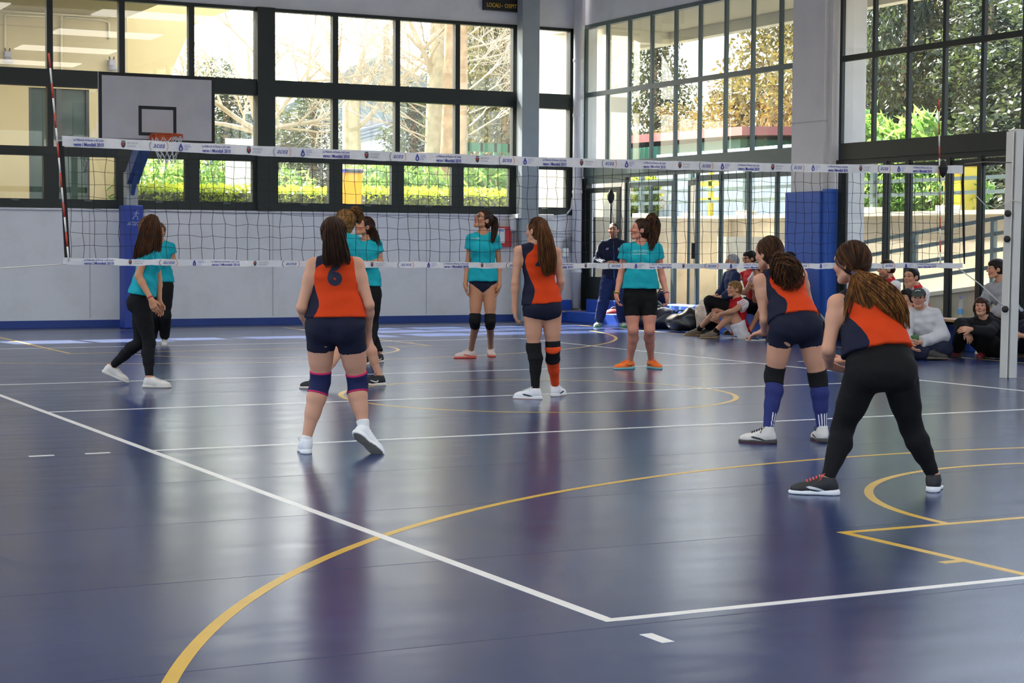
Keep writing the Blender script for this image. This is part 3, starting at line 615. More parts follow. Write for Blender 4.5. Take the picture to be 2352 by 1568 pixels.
def leaves(C, size, aspect=2.0, up=0.0, rng=RNG):
    n = len(C); a = rng.normal(size=(n, 3)); a[:, 2] += up; a /= np.linalg.norm(a, axis=1)[:, None]
    b = np.cross(a, rng.normal(size=(n, 3))); b /= np.linalg.norm(b, axis=1)[:, None]
    s = size*rng.uniform(0.6, 1.3, (n, 1)); a = a*s*aspect*0.5; b = b*s*0.5
    return np.stack([C-a, C+b*0.9-a*0.1, C+a, C-b*0.9-a*0.1], axis=1)
def blob_points(n, c, r, rng=RNG, shell=0.5):
    d = rng.normal(size=(n, 3)); d /= np.linalg.norm(d, axis=1)[:, None]
    return np.asarray(c)+d*np.asarray(r)*(shell+(1-shell)*rng.random((n, 1))**0.5)
ZU = 1.80
struct(MB().box((-40, YF+0.25, ZU-0.3), (70, 110, ZU)).box((16.8, -30, ZU-0.3), (70, YF+0.25, ZU)).build('ground', M_SOIL))
struct(MB().box((XR+0.25, -30, -0.2), (16.5, YF+0.25, -0.02)).build('path', M_SOIL))
rw = struct(empty('wall_retaining'))
MB().box((16.5, -30, -0.1), (16.8, 40, 1.90)).build('wall_face', M_RET, rw); MB().box((16.44, -30, 1.90), (16.86, 40, 1.97)).build('coping', M_COPE, rw)
MB().box((XR+0.25, YF+0.0, -0.1), (16.5, YF+0.3, 1.9)).build('wall_face', M_RET, rw)
MB().box((15.4, 22.2, 0.0), (16.5, 22.5, 1.55)).build('wall_face', M_CREAM2, rw)
# roof overhang along the glazed side, and the corner pillar outside
ov = struct(empty('roof_overhang')); ov['label'] = 'pale soffit of the roof overhang outside the glazed side wall'
MB().box((XR+0.25, -14, 5.42), (15.3, 25.6, 5.6)).build('soffit', wall_mat('soffit_beige', (176, 170, 152), 0.08), ov); MB().box((15.2, -14, 5.22), (15.42, 25.7, 5.5)).build('fascia', M_CREAM2, ov)
MB().box((XR+0.6, 23.9, 5.2), (15.3, 24.2, 5.42)).build('beam', M_CREAM2, ov)
a = atV(1247, 300, 25.3); b = atV(1302, 300, 25.3)
tag(MB().box((a[0], 25.3, ZU), (b[0]+0.45, 25.9, 6.5)).build('corner_column', M_CREAM2, None, bevel=0.02), 'square cream column standing outside the far corner windows', 'column')['kind'] = 'structure'
a = atU(1352, 300, 14.0); b = atU(1388, 300, 14.0)
tag(MB().box((14.0, b[1], ZU), (14.6, a[1]+0.1, 6.0)).build('corner_column', M_CREAM2, None, bevel=0.02), 'cream column outside the corner beyond the white pipe', 'column')['kind'] = 'structure'
# railing on the retaining wall: posts and rails
rl = tag(empty('steel_railing'), 'grey-green steel railing with four rails along the upper yard edge', 'railing')
for k, z in enumerate((2.26, 2.49, 2.72, 2.95)): MB().box((16.60, 5.0, z-0.03), (16.66, 36.0, z+0.03)).build('rail', M_RAIL, rl)
for k in range(16):
    y = 6.0+1.93*k; MB().box((16.58, y-0.04, 1.97), (16.68, y+0.04, 3.0)).build('post', M_RAIL, rl); MB().box((16.5, y-0.16, 1.97), (16.76, y+0.16, 2.06)).build('foot', M_COPE, rl)
# ramp in the light well with its sloping rail
RU = 15.0
P = lambda x, y: atU(x, y, RU)
r0, r1 = P(1985, 700), P(2352, 652); sl = (r1[2]-r0[2])/(r1[1]-r0[1]); rz = lambda v: r0[2]+sl*(v-r0[1])
rp = struct(empty('path_ramp')); rp['label'] = 'sloping concrete ramp rising outside the glass doors'
MB().prism([(RU, 20.5, -0.1), (RU, 4.0, -0.1), (RU, 4.0, rz(4.0)), (RU, 20.5, rz(20.5))], (0.25, 0, 0)).build('ramp_wall', M_RET, rp); MB().prism([(RU-0.05, 20.5, rz(20.5)), (RU-0.05, 4.0, rz(4.0)), (RU-0.05, 4.0, rz(4.0)+0.06), (RU-0.05, 20.5, rz(20.5)+0.06)], (0.35, 0, 0)).build('coping', M_COPE, rp)
MB().prism([(RU+0.25, 20.5, rz(20.5)-0.15), (RU+0.25, 4.0, rz(4.0)-0.15), (RU+0.25, 4.0, rz(4.0)-0.05), (RU+0.25, 20.5, rz(20.5)-0.05)], (1.2, 0, 0)).build('ramp_slab', M_COPE, rp)
rr = tag(empty('ramp_railing'), 'sloping grey-green handrail following the ramp outside', 'railing')
for dz in (0.28, 0.52, 0.76, 0.98): MB().prism([(RU+0.04, 20.3, rz(20.3)+dz), (RU+0.04, 4.0, rz(4.0)+dz), (RU+0.04, 4.0, rz(4.0)+dz+0.06), (RU+0.04, 20.3, rz(20.3)+dz+0.06)], (0.05, 0, 0)).build('rail', M_RAIL, rr)
for k in range(9):
    v = 20.0-1.75*k; MB().box((RU+0.03, v-0.035, rz(v)), (RU+0.1, v+0.035, rz(v)+1.04)).build('post', M_RAIL, rr)
# corrugated sheet fence and sheds on the upper yard
M_CORR = mat('corrugated_white', (206, 216, 222), 0.5); M_CORG = mat('corrugated_green', (58, 118, 96), 0.5); M_SHR = mat('shed_roof_red', (196, 120, 112), 0.6)
def corrugated(name, u, v0, v1, z0, z1, m, label):
    o = tag(empty(name), label, 'fence'); n = int((v1-v0)/0.2)
    for k in range(n):
        a = v0+k*(v1-v0)/n; b = v0+(k+1)*(v1-v0)/n; MB().prism([(u, a, z0), (u+0.05, a+0.04, z0), (u+0.05, b-0.06, z0), (u, b-0.03, z0), (u+0.07, b-0.03, z0), (u+0.12, a, z0)], (0, 0, z1-z0)).build('sheet', m, o)
    return o
corrugated('sheet_fence', 19.6, 24.4, 31.5, ZU, 3.55, M_CORR, 'pale corrugated sheet fence standing behind the yard railing')
corrugated('green_sheet_fence', 19.6, 31.6, 37.5, ZU, 3.75, M_CORG, 'green corrugated sheet fence beyond the pale one')
sh = tag(empty('garden_shed'), 'long low shed with a reddish sloping roof edge beyond the green fence', 'shed')
MB().box((21, 30, ZU), (26, 48, 3.9)).build('wall', M_CORG, sh); MB().prism([(20.7, 29.5, 3.95), (20.7, 49, 4.15), (20.7, 49, 4.35), (20.7, 29.5, 4.15)], (6, 0, 0.2)).build('roof', M_SHR, sh)
tag(MB().box((17.6, 25.7, 2.28), (17.66, 26.5, 2.38)).box((17.6, 25.7, 2.62), (17.66, 26.5, 2.72)).box((17.6, 26.05, ZU), (17.66, 26.17, 3.1)).build('yellow_barrier', mat('yellow_paint', (222, 196, 60), 0.5), None), 'yellow painted barrier frame standing behind the yard railing', 'barrier')
yb = tag(empty('yellow_bin'), 'small yellow container on the upper yard beyond the ramp', 'bin')
q = atU(2198, 470, 17.6); MB().box((17.5, q[1]-0.25, ZU), (17.9, q[1]+0.25, 2.75)).build('body', mat('yellow_plastic', (226, 196, 52), 0.45), yb, bevel=0.03); MB().box((17.46, q[1]-0.28, 2.75), (17.94, q[1]+0.28, 2.83)).build('lid', mat('yellow_lid', (206, 172, 40), 0.45), yb, bevel=0.02)
# cream annexe on the left beyond the far wall
an = tag(empty('cream_annexe'), 'cream rendered annexe with dark glazed doors and a deep soffit beyond the windows', 'building')
AV = 29.0
A = lambda x, y: atV(x, y, AV)
uR = A(293, 120)[0]; zS = A(140, 30)[2]; uD0, uD1, zD = A(66, 260)[0], A(205, 260)[0], A(130, 203)[2]
MB().box((-12, AV, ZU), (uD0, AV+0.4, zS)).build('wall', M_CREAM, an); MB().box((uD1, AV, ZU), (uR, AV+0.4, zS)).build('wall', M_CREAM, an); MB().box((uD0, AV, zD), (uD1, AV+0.4, zS)).build('wall', M_CREAM, an)
MB().box((uD0, AV+0.1, ZU), (uD1, AV+0.2, zD)).build('glazed_door', M_DGLASS, an)
for uu in (uD0, (uD0+uD1)/2, uD1): MB().box((uu-0.05, AV+0.02, ZU), (uu+0.05, AV+0.12, zD)).build('door_frame', M_FRAME, an)
MB().box((-12, AV-3.2, zS), (uR, AV+0.4, zS+0.3)).build('soffit', M_CREAM, an)
MB().box((-12, AV-0.002, A(100, 64)[2]), (uR, AV, A(100, 64)[2]+0.02)).build('render_joint', mat('render_joint', (150, 138, 104), 0.9), an)
FV = AV+0.4
F = lambda x, y: tuple(atV(x, y, FV))
MB().prism([F(293, -60), F(640, -60), F(590, 2), F(530, 23), F(480, 42), F(449, 56), F(440, 66), F(425, 95), F(408, 132), F(394, 168), F(380, 215), F(293, 215)], (0, 0.6, 0)).build('brace_wall', wall_mat('warm_cream_render', (190, 170, 116), 0.05), an)
M_COND = mat('cream_conduit', (196, 184, 146), 0.6)
for pts in ([(0, 26), (70, 30), (145, 34), (246, 40)], [(11, 36), (11, 120)], [(11, 35), (60, 37), (120, 40)], [(140, 36), (140, 165)], [(150, 40), (230, 46), (249, 52), (250, 90)]):
    MB().tube([tuple(np.array(A(*p))+np.array([0, -0.03, 0])) for p in pts], 0.022, 6).build('conduit', M_COND, an, True)
M_LMP = mat('lamp_grey', (120, 118, 128), 0.4)
for (x, y), lb in (((14, 128), 'small grey wall lamp on the annexe at the picture edge'), ((253, 147), 'small grey wall lamp on the annexe above the backboard')):
    w = tag(empty('wall_lamp'), lb, 'wall lamp', 'annexe wall lamps'); c = np.array(A(x, y))+np.array([0, -0.1, 0])
    MB().box(c-np.array([.06, .08, .05]), c+np.array([.06, .1, .07])).build('bracket', M_LMP, w, bevel=0.015); MB().lathe(tuple(c+np.array([0, -0.06, -0.09])), [(0.09, -0.06), (0.1, 0.0), (0.05, 0.05), (0.03, 0.06)], 12).build('lamp_head', M_LMP, w, True)
    for s_ in (-1, 1): MB().tube([c+np.array([s_*0.035, -0.02, 0.06]), c+np.array([s_*0.045, -0.02, 0.13])], 0.014, 6).build('cable_gland', M_BLACK, w, True)
# hedge, oleanders
def hedge(name, u0, u1, v0, v1, z1, label, dens=420):
    h = tag(empty(name), label, 'hedge'); vol = (u1-u0)
    n = int(dens*vol); C = np.stack([RNG.uniform(u0, u1, n), RNG.uniform(v0, v1, n), RNG.uniform(ZU, z1-0.05, n)], 1)
    side = RNG.random(n) < 0.7; C[side, 1] = v0+RNG.random(side.sum())*0.08
    o = quad_cloud('foliage', leaves(C, 0.05), M_HEDGE, h); o['kind'] = 'stuff'
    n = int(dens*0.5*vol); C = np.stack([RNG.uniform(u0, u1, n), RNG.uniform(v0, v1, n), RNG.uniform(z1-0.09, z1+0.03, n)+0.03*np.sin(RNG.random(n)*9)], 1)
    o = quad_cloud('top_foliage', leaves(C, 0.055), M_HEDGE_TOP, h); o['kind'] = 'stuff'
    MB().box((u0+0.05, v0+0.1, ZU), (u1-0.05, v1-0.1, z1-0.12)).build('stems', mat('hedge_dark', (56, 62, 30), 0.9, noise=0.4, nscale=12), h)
    return h
HV = 26.8
z_h = atV(700, 431, HV)[2]
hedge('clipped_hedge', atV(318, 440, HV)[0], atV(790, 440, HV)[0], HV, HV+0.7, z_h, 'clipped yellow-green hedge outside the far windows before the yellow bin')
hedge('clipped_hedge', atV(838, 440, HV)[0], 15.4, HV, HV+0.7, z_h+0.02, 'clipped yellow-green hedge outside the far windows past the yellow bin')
hedge('clipped_hedge', 17.2, 19.2, 30.5, 33.5, 3.0, 'clipped yellow-green hedge on the yard beyond the corner door', 700)
def bush(name, c, r, n, label, m=M_OLE, size=0.13, asp=4.0):
    b = tag(empty(name), label, 'shrub'); C = blob_points(n, c, r, shell=0.25); C = C[C[:, 2] > ZU]
    o = quad_cloud('foliage', leaves(C, size*0.5, asp, up=0.8), m, b); o['kind'] = 'stuff'
    mb = MB()
    for k in range(7):
        t = random.random()*6.28; mb.tube([(c[0], c[1], ZU), (c[0]+0.6*r[0]*math.cos(t), c[1]+0.6*r[1]*math.sin(t), c[2]+0.5*r[2])], 0.015, 5)
    mb.build('stems', M_TWIG, b); return b
for i, (x, r_, zz) in enumerate(((345, 1.0, 2.7), (470, 0.8, 2.75), (660, 1.0, 2.45), (870, 1.0, 2.75), (960, 0.9, 2.6), (1110, 1.0, 2.7), (1160, 0.9, 2.6))):
    c = atV(x, 420, 29.2); bush('oleander_shrub', (c[0], 29.2+0.3*(i % 3), zz-0.25), (r_, 0.7, 0.8), 900, ['light green oleander below the basketball hoop', 'oleander clump to the side of the hoop post behind the hedge', 'low oleander behind the hedge under the wide window post', 'oleander clump just past the yellow bin', 'oleander between the bin and the thick trunks', 'oleander just beyond the thick trunks', 'oleander by the grey steel column'][i], size=0.14)
for i, (x, y, r_) in enumerate(((2035, 310, 0.75), (2110, 300, 0.8), (1990, 330, 0.5))):
    c = atU(x, y, 18.2); bush('oleander_shrub', (18.2, c[1], 2.6), (0.7, r_, 1.1+0.15*i), 1400, ['sunlit oleander beside the outer pillar', 'tallest sunlit oleander behind the near glazing', 'small oleander hugging the outer pillar'][i], M_OLE, 0.2, 4.0)
c = atU(2010, 440, 17.6); bush('laurel_shrub', (17.8, c[1], 2.4), (0.5, 1.6, 0.65), 2200, 'dark leafy shrub behind the yard railing near the outer pillar', M_OLE, 0.12, 2.5)
c = atU(2120, 440, 17.6); bush('laurel_shrub', (17.9, c[1], 2.3), (0.5, 1.4, 0.6), 1800, 'leafy shrub behind the railing by the yellow container', M_OLE, 0.12, 2.5)
# wheelie bin
wb_ = tag(empty('wheelie_bin'), 'yellow wheelie bin with a dark lid outside the far windows', 'bin')
BVv = 26.5; b0, b1 = atV(786, 400, BVv), atV(834, 400, BVv); zt_ = atV(810, 397, BVv)[2]
MB().prism([(b0[0]+0.02, BVv, zt_), (b1[0]-0.01, BVv, zt_), (b1[0]-0.06, BVv, ZU), (b0[0]+0.06, BVv, ZU)], (0, 0.34, 0)).build('body', mat('bin_yellow', (240, 186, 20), 0.4, transl=((255, 200, 30), 0.3)), wb_)
MB().box((b0[0], BVv-0.03, zt_), (b1[0]+0.01, BVv+0.4, zt_+0.08)).build('lid', mat('bin_lid', (78, 80, 92), 0.5), wb_, bevel=0.03)
MB().box((b0[0]-0.01, BVv-0.05, zt_+0.0), (b0[0]+0.06, BVv-0.03, zt_+0.06)).build('handle', mat('bin_handle', (50, 70, 190), 0.5), wb_)
# trees
def branches(mb, p, d, L, r, lev, spread=0.7, up=0.15):
    n = 4; pts = [p]; q = Vector(p); dd = Vector(d).normalized()
    for k in range(n):
        dd = (dd+Vector((random.gauss(0, .12), random.gauss(0, .12), random.gauss(0, .08)+up*0.3))).normalized(); q = q+dd*L/n; pts.append(q.copy())
    mb.tube(pts, [r*(1-0.55*k/n) for k in range(n+1)], 5 if r > 0.03 else 3, cap=False)
    if lev > 0:
        for k in range(random.randint(3, 5)):
            t = random.uniform(0.25, 1.0); b = pts[min(n, int(t*n))]; nd = (dd+Vector((random.gauss(0, spread), random.gauss(0, spread), random.gauss(0.1, spread*0.6)))).normalized()
            branches(mb, b, nd, L*random.uniform(0.55, 0.85), max(0.006, r*0.5), lev-1, spread, up)
def bare_tree(name, label, trunk, limbs, m=M_BARK, twigm=M_TWIG):
    t = tag(empty(name), label, 'tree'); MB().tube([p for p, _ in trunk], [r for _, r in trunk], 14).build('trunk', m, t, True)
    mb = MB(); tw = MB()
    for p, d, L, r, lev in limbs:
        branches(tw, p, d, L, r, lev)
    o = tw.build('branches', twigm, t); return t
random.seed(11)
TV = 31.0
Tt = lambda x, y, v=TV: Vector(atV(x, y, v))
g = Tt(1045, 470); bare_tree('plane_tree', 'thick brown plane tree trunk outside the far windows', [(Vector((g.x-0.1, TV, ZU)), 0.36), (Tt(1042, 330), 0.29), (Tt(1046, 200), 0.27), (Tt(1048, 60), 0.26), (Tt(1050, -120), 0.24)],
    [(Tt(1078, y), Vector((random.uniform(.5, 1.2), random.uniform(-.3, .3), random.uniform(.1, .9))), random.uniform(1.3, 2.2), 0.024, 3) for y in (80, 110, 140, 170, 205, 235, 260, 290, 310)])
TV2 = 31.9
bare_tree('plane_tree', 'paler forked plane tree close behind the thick brown trunk', [(Vector((Tt(1000, 470, TV2).x, TV2, ZU)), 0.30), (Tt(1000, 330, TV2), 0.24), (Tt(1002, 180, TV2), 0.20), (Tt(1005, 110, TV2), 0.19), (Tt(1008, -60, TV2), 0.16)],
    [(Tt(998, 190, TV2), Tt(955, 60, TV2)-Tt(998, 190, TV2), 1.6, 0.09, 1), (Tt(1000, 115, TV2), Tt(965, 20, TV2)-Tt(1000, 115, TV2), 1.3, 0.08, 1)] + [(Tt(990, y, TV2), Vector((random.uniform(-1.2, -.4), random.uniform(-.3, .3), random.uniform(-.1, .8))), random.uniform(1.3, 2.3), 0.024, 3) for y in (120, 145, 170, 200, 220, 250, 280, 300, 320, 335)], M_BARK2)
TV3 = 34.0
bare_tree('plane_tree', 'small pollarded tree with knobbly branches beyond the middle windows', [(Vector((Tt(808, 470, TV3).x, TV3, ZU)), 0.26), (Tt(808, 340, TV3), 0.22), (Tt(806, 250, TV3), 0.20), (Tt(806, 225, TV3), 0.2)],
    [(Tt(806, 228, TV3), Vector((a, 0.1, b)), L, 0.085, 3) for a, b, L in ((-.7, 1, 1.7), (.1, 1.2, 1.9), (.7, .9, 1.8), (1.2, .4, 1.9))] + [(Tt(812, 300, TV3), Vector((1, 0, .5)), 1.5, 0.07, 2)], M_BARK2)
TV4 = 33.0
bare_tree('plane_tree', 'bare knobbly tree spreading behind the wide window post', [(Vector((Tt(610, 470, TV4).x, TV4, ZU)), 0.26), (Tt(600, 340, TV4), 0.2), (Tt(596, 300, TV4), 0.18)],
    [(Tt(597, 305, TV4), Vector((a, 0.1, b)), L, 0.07, 3) for a, b, L in ((-1, .6, 2.0), (-.5, 1, 1.9), (.3, 1.1, 2.0), (1.0, .7, 2.2), (1.1, .2, 1.8), (-1.1, .1, 1.6))], M_BARK2)
# evergreen trees
EVG = {}
def evergreen_mesh(kind, m, n=10000):
    key = (kind, m.name)
    if key not in EVG:
        C = []; nb = 16
        for k in range(nb):
            f = k/(nb-1); rr = (1-0.72*f)*(0.8+0.4*random.random()); C.append(blob_points(int(n/nb*(1.4-0.8*f)), (random.gauss(0, .16), random.gauss(0, .16), 0.12+0.86*f), (rr, rr, 1.25/nb), shell=0.3))
        P = leaves(np.concatenate(C)*npv(2, 2, 8), 0.085, 2.0, up=0.5); o = quad_cloud('foliage', P/npv(2, 2, 8)[None, None], m); EVG[key] = o.data; bpy.data.objects.remove(o)
    return EVG[key]
def evergreen(name, label, c, r, h, n, m, size=0.22, lean=0.0):
    t = tag(empty(name), label, 'tree'); o = obj('foliage', evergreen_mesh(int(c[0]) % 2, m), t); o['kind'] = 'stuff'; o.location = (c[0], c[1], ZU); o.scale = (r, r, h); o.rotation_euler = (0, 0, c[1] % 6)
    MB().tube([(c[0], c[1], ZU), (c[0], c[1], ZU+h*0.9)], [0.22, 0.05], 8).build('trunk', M_BARK, t); return t
ev = [(1120, 41, 1.9, 9.0, M_CYP, 'dark cypress just past the thick trunks'), (1165, 39, 1.7, 8.5, M_CEDAR, 'brownish cypress beside the grey steel column'), (1090, 46, 2.2, 9.5, M_CYP, 'tall dark cypress behind the thick trunks'), (1225, 42, 1.8, 9.0, M_CYP, 'dark cypress behind the grey steel column'), (720, 46, 1.8, 4.2, M_CYP, 'low dark evergreen beyond the wide window post'), (520, 44, 1.8, 4.6, M_CYP, 'low evergreen behind the backboard edge'), (660, 50, 2.0, 3.9, M_CEDAR, 'pale low evergreen beyond the middle windows'), (950, 50, 2.0, 4.8, M_CYP, 'low evergreen between the two bare trees')]
for x, v, r_, h_, m_, lb in ev:
    c = atV(x, 420, v); evergreen('evergreen_tree', lb, c, r_, h_, 5500, m_, 0.26)
evr = [(1500, 27, 1.8, 8, M_CYP), (1590, 26, 2.0, 3.6, M_CEDAR), (1690, 25, 2.1, 4.2, M_CEDAR), (1790, 25, 2.2, 9.0, M_CEDAR), (1840, 28, 2.2, 11, M_CYP), (1900, 24, 2.0, 10, M_CEDAR), (2030, 25, 1.6, 9, M_CYP), (2080, 24, 1.5, 10, M_CYP), (2130, 27, 2.0, 6.2, M_CEDAR), (2200, 25, 2.0, 5.8, M_CEDAR), (2270, 24, 2.0, 5.4, M_CYP), (2340, 25, 2.2, 5.6, M_CYP), (2420, 24, 2.2, 5.4, M_CYP), (1420, 30, 1.4, 2.9, M_CEDAR)]
places = ['seen past the white corner pipe panes', 'low by the red shed roof', 'mid height beyond the far side glazing', 'tall next to the padded pillar', 'tallest directly behind the padded pillar', 'hidden mostly by the padded pillar', 'slim first past the outer pillar', 'slim second past the outer pillar', 'behind the sunlit oleander', 'above the far antenna', 'left of the net post top', 'behind the net post top', 'at the picture edge', 'small bushy near the shed roof end']
for (x, u_, r_, h_, m_), pl_ in zip(evr, places):
    c = atU(x, 420, u_); evergreen('evergreen_tree', ('dark cypress ' if m_ is M_CYP else 'yellow-brown cedar ')+pl_, c, r_, h_, 8000, m_, 0.28)
# distant wooded hill, white stair building, green fence mesh
hl = MB(); pts = []
hp = [(380, 330), (430, 290), (500, 275), (560, 262), (640, 250), (700, 222), (760, 185), (830, 140), (880, 125), (920, 150), (960, 175), (1000, 165), (1060, 170), (1120, 180), (1200, 200), (1320, 230)]
HVv = 95.0
top = [tuple(atV(x, y, HVv)) for x, y in hp]; hl.prism(top+[(top[-1][0], HVv, ZU), (top[0][0], HVv, ZU)], (0, 6, 0)); struct(hl.build('hill', M_HILL))
sb = tag(empty('white_stair_block'), 'white building block with outside stairs far beyond the small bare tree', 'building'); SV = 58.0
S = lambda x, y: tuple(atV(x, y, SV))
p0, p1 = S(772, 300), S(890, 385); MB().box((p0[0], SV, ZU), (p1[0], SV+3, atV(880, 293, SV)[2])).build('wall', mat('bright_white_wall', (236, 236, 232), 0.8), sb)
for k in range(4): MB().bar(S(800, 330-k*8), S(885, 308-k*8), 0.25, 0.08).build('stair_flight', mat('stair_grey', (170, 176, 178), 0.8), sb)
MB().box((S(830, 270)[0], SV+0.5, atV(850, 293, SV)[2]), (S(960, 270)[0], SV+3, atV(850, 270, SV)[2])).build('roof', mat('dull_roof', (146, 140, 134), 0.9), sb)
gf = tag(empty('mesh_fence'), 'green mesh fence with solid top band past the thick trunks', 'fence'); GV = 36.5
G_ = lambda x, y: tuple(atV(x, y, GV)); u0_, u1_ = G_(1075, 340)[0], G_(1262, 340)[0]
M_GF = mat('fence_green', (60, 120, 84), 0.5)
MB().box((u0_, GV, G_(1100, 348)[2]), (u1_, GV+0.05, G_(1100, 328)[2])).build('top_band', M_GF, gf)
for k in range(7): uu = u0_+(u1_-u0_)*k/6; MB().box((uu-0.04, GV, ZU), (uu+0.04, GV+0.08, G_(1100, 328)[2])).build('post', M_GF, gf)
mb = MB()
for k in range(40): uu = u0_+(u1_-u0_)*k/40; mb.tube([(uu, GV+0.03, ZU), (uu+0.8, GV+0.03, G_(1100, 348)[2])], 0.012, 3)
mb.build('wire_mesh', M_GF, gf)['kind'] = 'stuff'
hpb = tag(empty('white_hoop_board'), 'white backboard on a post outside beyond the thick trunks', 'backboard'); MB().box((atV(1072, 300, 40)[0], 40, atV(1100, 318, 40)[2]), (atV(1106, 300, 40)[0], 40.05, atV(1100, 297, 40)[2])).build('board', M_PLASTIC_W, hpb); MB().box((atV(1094, 300, 40)[0], 40.05, ZU), (atV(1104, 300, 40)[0], 40.15, atV(1100, 300, 40)[2])).build('pole', M_PLASTIC_W, hpb)
c = atV(520, 400, 28.2); mb = MB()
for k in range(5):
    x = c[0]+0.13*k; mb.prism([(x, 28.2, ZU+0.25+0.08*(k % 2)), (x+0.10, 28.2, ZU+0.22), (x+0.11, 28.2, 3.4), (x-0.01, 28.2, 3.4)], (0, 0.04, 0))
tag(mb.build('white_awning_strips', M_PLASTIC_W, None), 'bright white hanging cloth strips beyond the hedge near the hoop', 'cloth')
# ---------------------------------------------------------------- people: bodies and clothes grown as smooth implicit surfaces
def npv(*a): return np.array(a, float)
def nrm(v): v = np.asarray(v, float); return v/(np.linalg.norm(v)+1e-12)
class Vox:
    def __init__(s, lo, hi, h):
        s.lo = np.asarray(lo, float); s.h = h; s.n = np.maximum(4, np.ceil((np.asarray(hi)-s.lo)/h).astype(int)+1); s.D = np.full(s.n, 0.09, np.float32)
    def reg(s, lo, hi):
        i0 = np.clip(np.floor((np.asarray(lo)-s.lo)/s.h).astype(int), 0, s.n); i1 = np.clip(np.ceil((np.asarray(hi)-s.lo)/s.h).astype(int)+1, 0, s.n)
        if np.any(i1 <= i0): return None
        sl = tuple(slice(a, b) for a, b in zip(i0, i1))
        ax = [(s.lo[k]+s.h*np.arange(i0[k], i1[k])).astype(np.float32) for k in range(3)]
        return sl, ax[0][:, None, None], ax[1][None, :, None], ax[2][None, None, :]
    def put(s, sl, d, k, op='u'):
        D = s.D[sl]
        if op == 'u':
            if k > 1e-6: h = np.clip(0.5+0.5*(D-d)/k, 0, 1); s.D[sl] = D*(1-h)+d*h-k*h*(1-h)
            else: s.D[sl] = np.minimum(D, d)
        elif op == 's':
            d = -d
            if k > 1e-6: h = np.clip(0.5-0.5*(D-d)/k, 0, 1); s.D[sl] = D*(1-h)+d*h+k*h*(1-h)
            else: s.D[sl] = np.maximum(D, d)
        elif op == 'i':
            if k > 1e-6: h = np.clip(0.5-0.5*(D-d)/k, 0, 1); s.D[sl] = D*(1-h)+d*h+k*h*(1-h)
            else: s.D[sl] = np.maximum(D, d)
    def cone(s, a, b, ra, rb, k=0.02, op='u', grow=0.0):
        a = np.asarray(a, float); b = np.asarray(b, float); m = max(ra, rb)+grow+0.05+k; r = s.reg(np.minimum(a, b)-m, np.maximum(a, b)+m)
        if r is None: return
        sl, X, Y, Z = r; ab = b-a; L2 = float(ab@ab)+1e-12
        X = X-np.float32(a[0]); Y = Y-np.float32(a[1]); Z = Z-np.float32(a[2])
        t = np.clip((X*np.float32(ab[0])+Y*np.float32(ab[1])+Z*np.float32(ab[2]))/np.float32(L2), 0, 1)
        d = np.sqrt((X-t*np.float32(ab[0]))**2+(Y-t*np.float32(ab[1]))**2+(Z-t*np.float32(ab[2]))**2)-(np.float32(ra+grow)+t*np.float32(rb-ra))
        s.put(sl, d, k, op)
    def ell(s, c, ax, r, k=0.02, op='u', grow=0.0):
        c = np.asarray(c, float); r_ = np.asarray(r, float)+grow; m = r_.max()+0.05+k; q = s.reg(c-m, c+m)
        if q is None: return
        sl, X, Y, Z = q; X = X-np.float32(c[0]); Y = Y-np.float32(c[1]); Z = Z-np.float32(c[2]); k0 = 0; k1 = 0
        for i in range(3):
            w = X*np.float32(ax[i][0])+Y*np.float32(ax[i][1])+Z*np.float32(ax[i][2]); k0 = k0+(w/np.float32(r_[i]))**2; k1 = k1+(w/np.float32(r_[i]**2))**2
        k0 = np.sqrt(k0); d = k0*(k0-1)/(np.sqrt(k1)+1e-6); s.put(sl, d, k, op)
    def tube(s, secs, k=0.0, op='u', grow=0.0):
        """secs: (centre, right, front, half width, half depth)"""
        for i in range(len(secs)-1):
            c0, r0, f0, a0, b0 = secs[i]; c1, r1, f1, a1, b1 = secs[i+1]; m = max(a0, b0, a1, b1)+grow+0.06
            q = s.reg(np.minimum(c0, c1)-m, np.maximum(c0, c1)+m)
            if q is None: continue
            sl, X, Y, Z = q; ab = c1-c0; L2 = float(ab@ab); T = ab/math.sqrt(L2); F4 = np.float32
            X = X-F4(c0[0]); Y = Y-F4(c0[1]); Z = Z-F4(c0[2])
            t = np.clip((X*F4(ab[0])+Y*F4(ab[1])+Z*F4(ab[2]))/F4(L2), 0, 1)
            X = X-t*F4(ab[0]); Y = Y-t*F4(ab[1]); Z = Z-t*F4(ab[2])
            def dot(v0, v1): return X*(F4(v0[0])+t*F4(v1[0]-v0[0]))+Y*(F4(v0[1])+t*F4(v1[1]-v0[1]))+Z*(F4(v0[2])+t*F4(v1[2]-v0[2]))
            x = dot(r0, r1); y = dot(f0, f1); w = X*F4(T[0])+Y*F4(T[1])+Z*F4(T[2])
            A = F4(a0+grow)+t*F4(a1-a0); B = F4(b0+grow)+t*F4(b1-b0); Cc = B*F4(0.75)
            k0 = np.sqrt((x/A)**2+(y/B)**2+(w/Cc)**2); k1 = np.sqrt((x/A**2)**2+(y/B**2)**2+(w/Cc**2)**2)
            s.put(sl, k0*(k0-1)/(k1+1e-6), k if i == 0 else 0.012, op)
    def merge(s, o, k=0.02):
        h = np.clip(0.5+0.5*(s.D-o.D)/k, 0, 1); s.D = (s.D*(1-h)+o.D*h-k*h*(1-h)).astype(np.float32)
    def plane(s, p, n, k=0.006, op='i'):
        """keep the side behind the normal"""
        n = nrm(n); q = s.reg(s.lo-1, s.lo+s.n*s.h+1); sl, X, Y, Z = q
        s.put(sl, ((X-p[0])*n[0]+(Y-p[1])*n[1]+(Z-p[2])*n[2]).astype(np.float32), k, op)
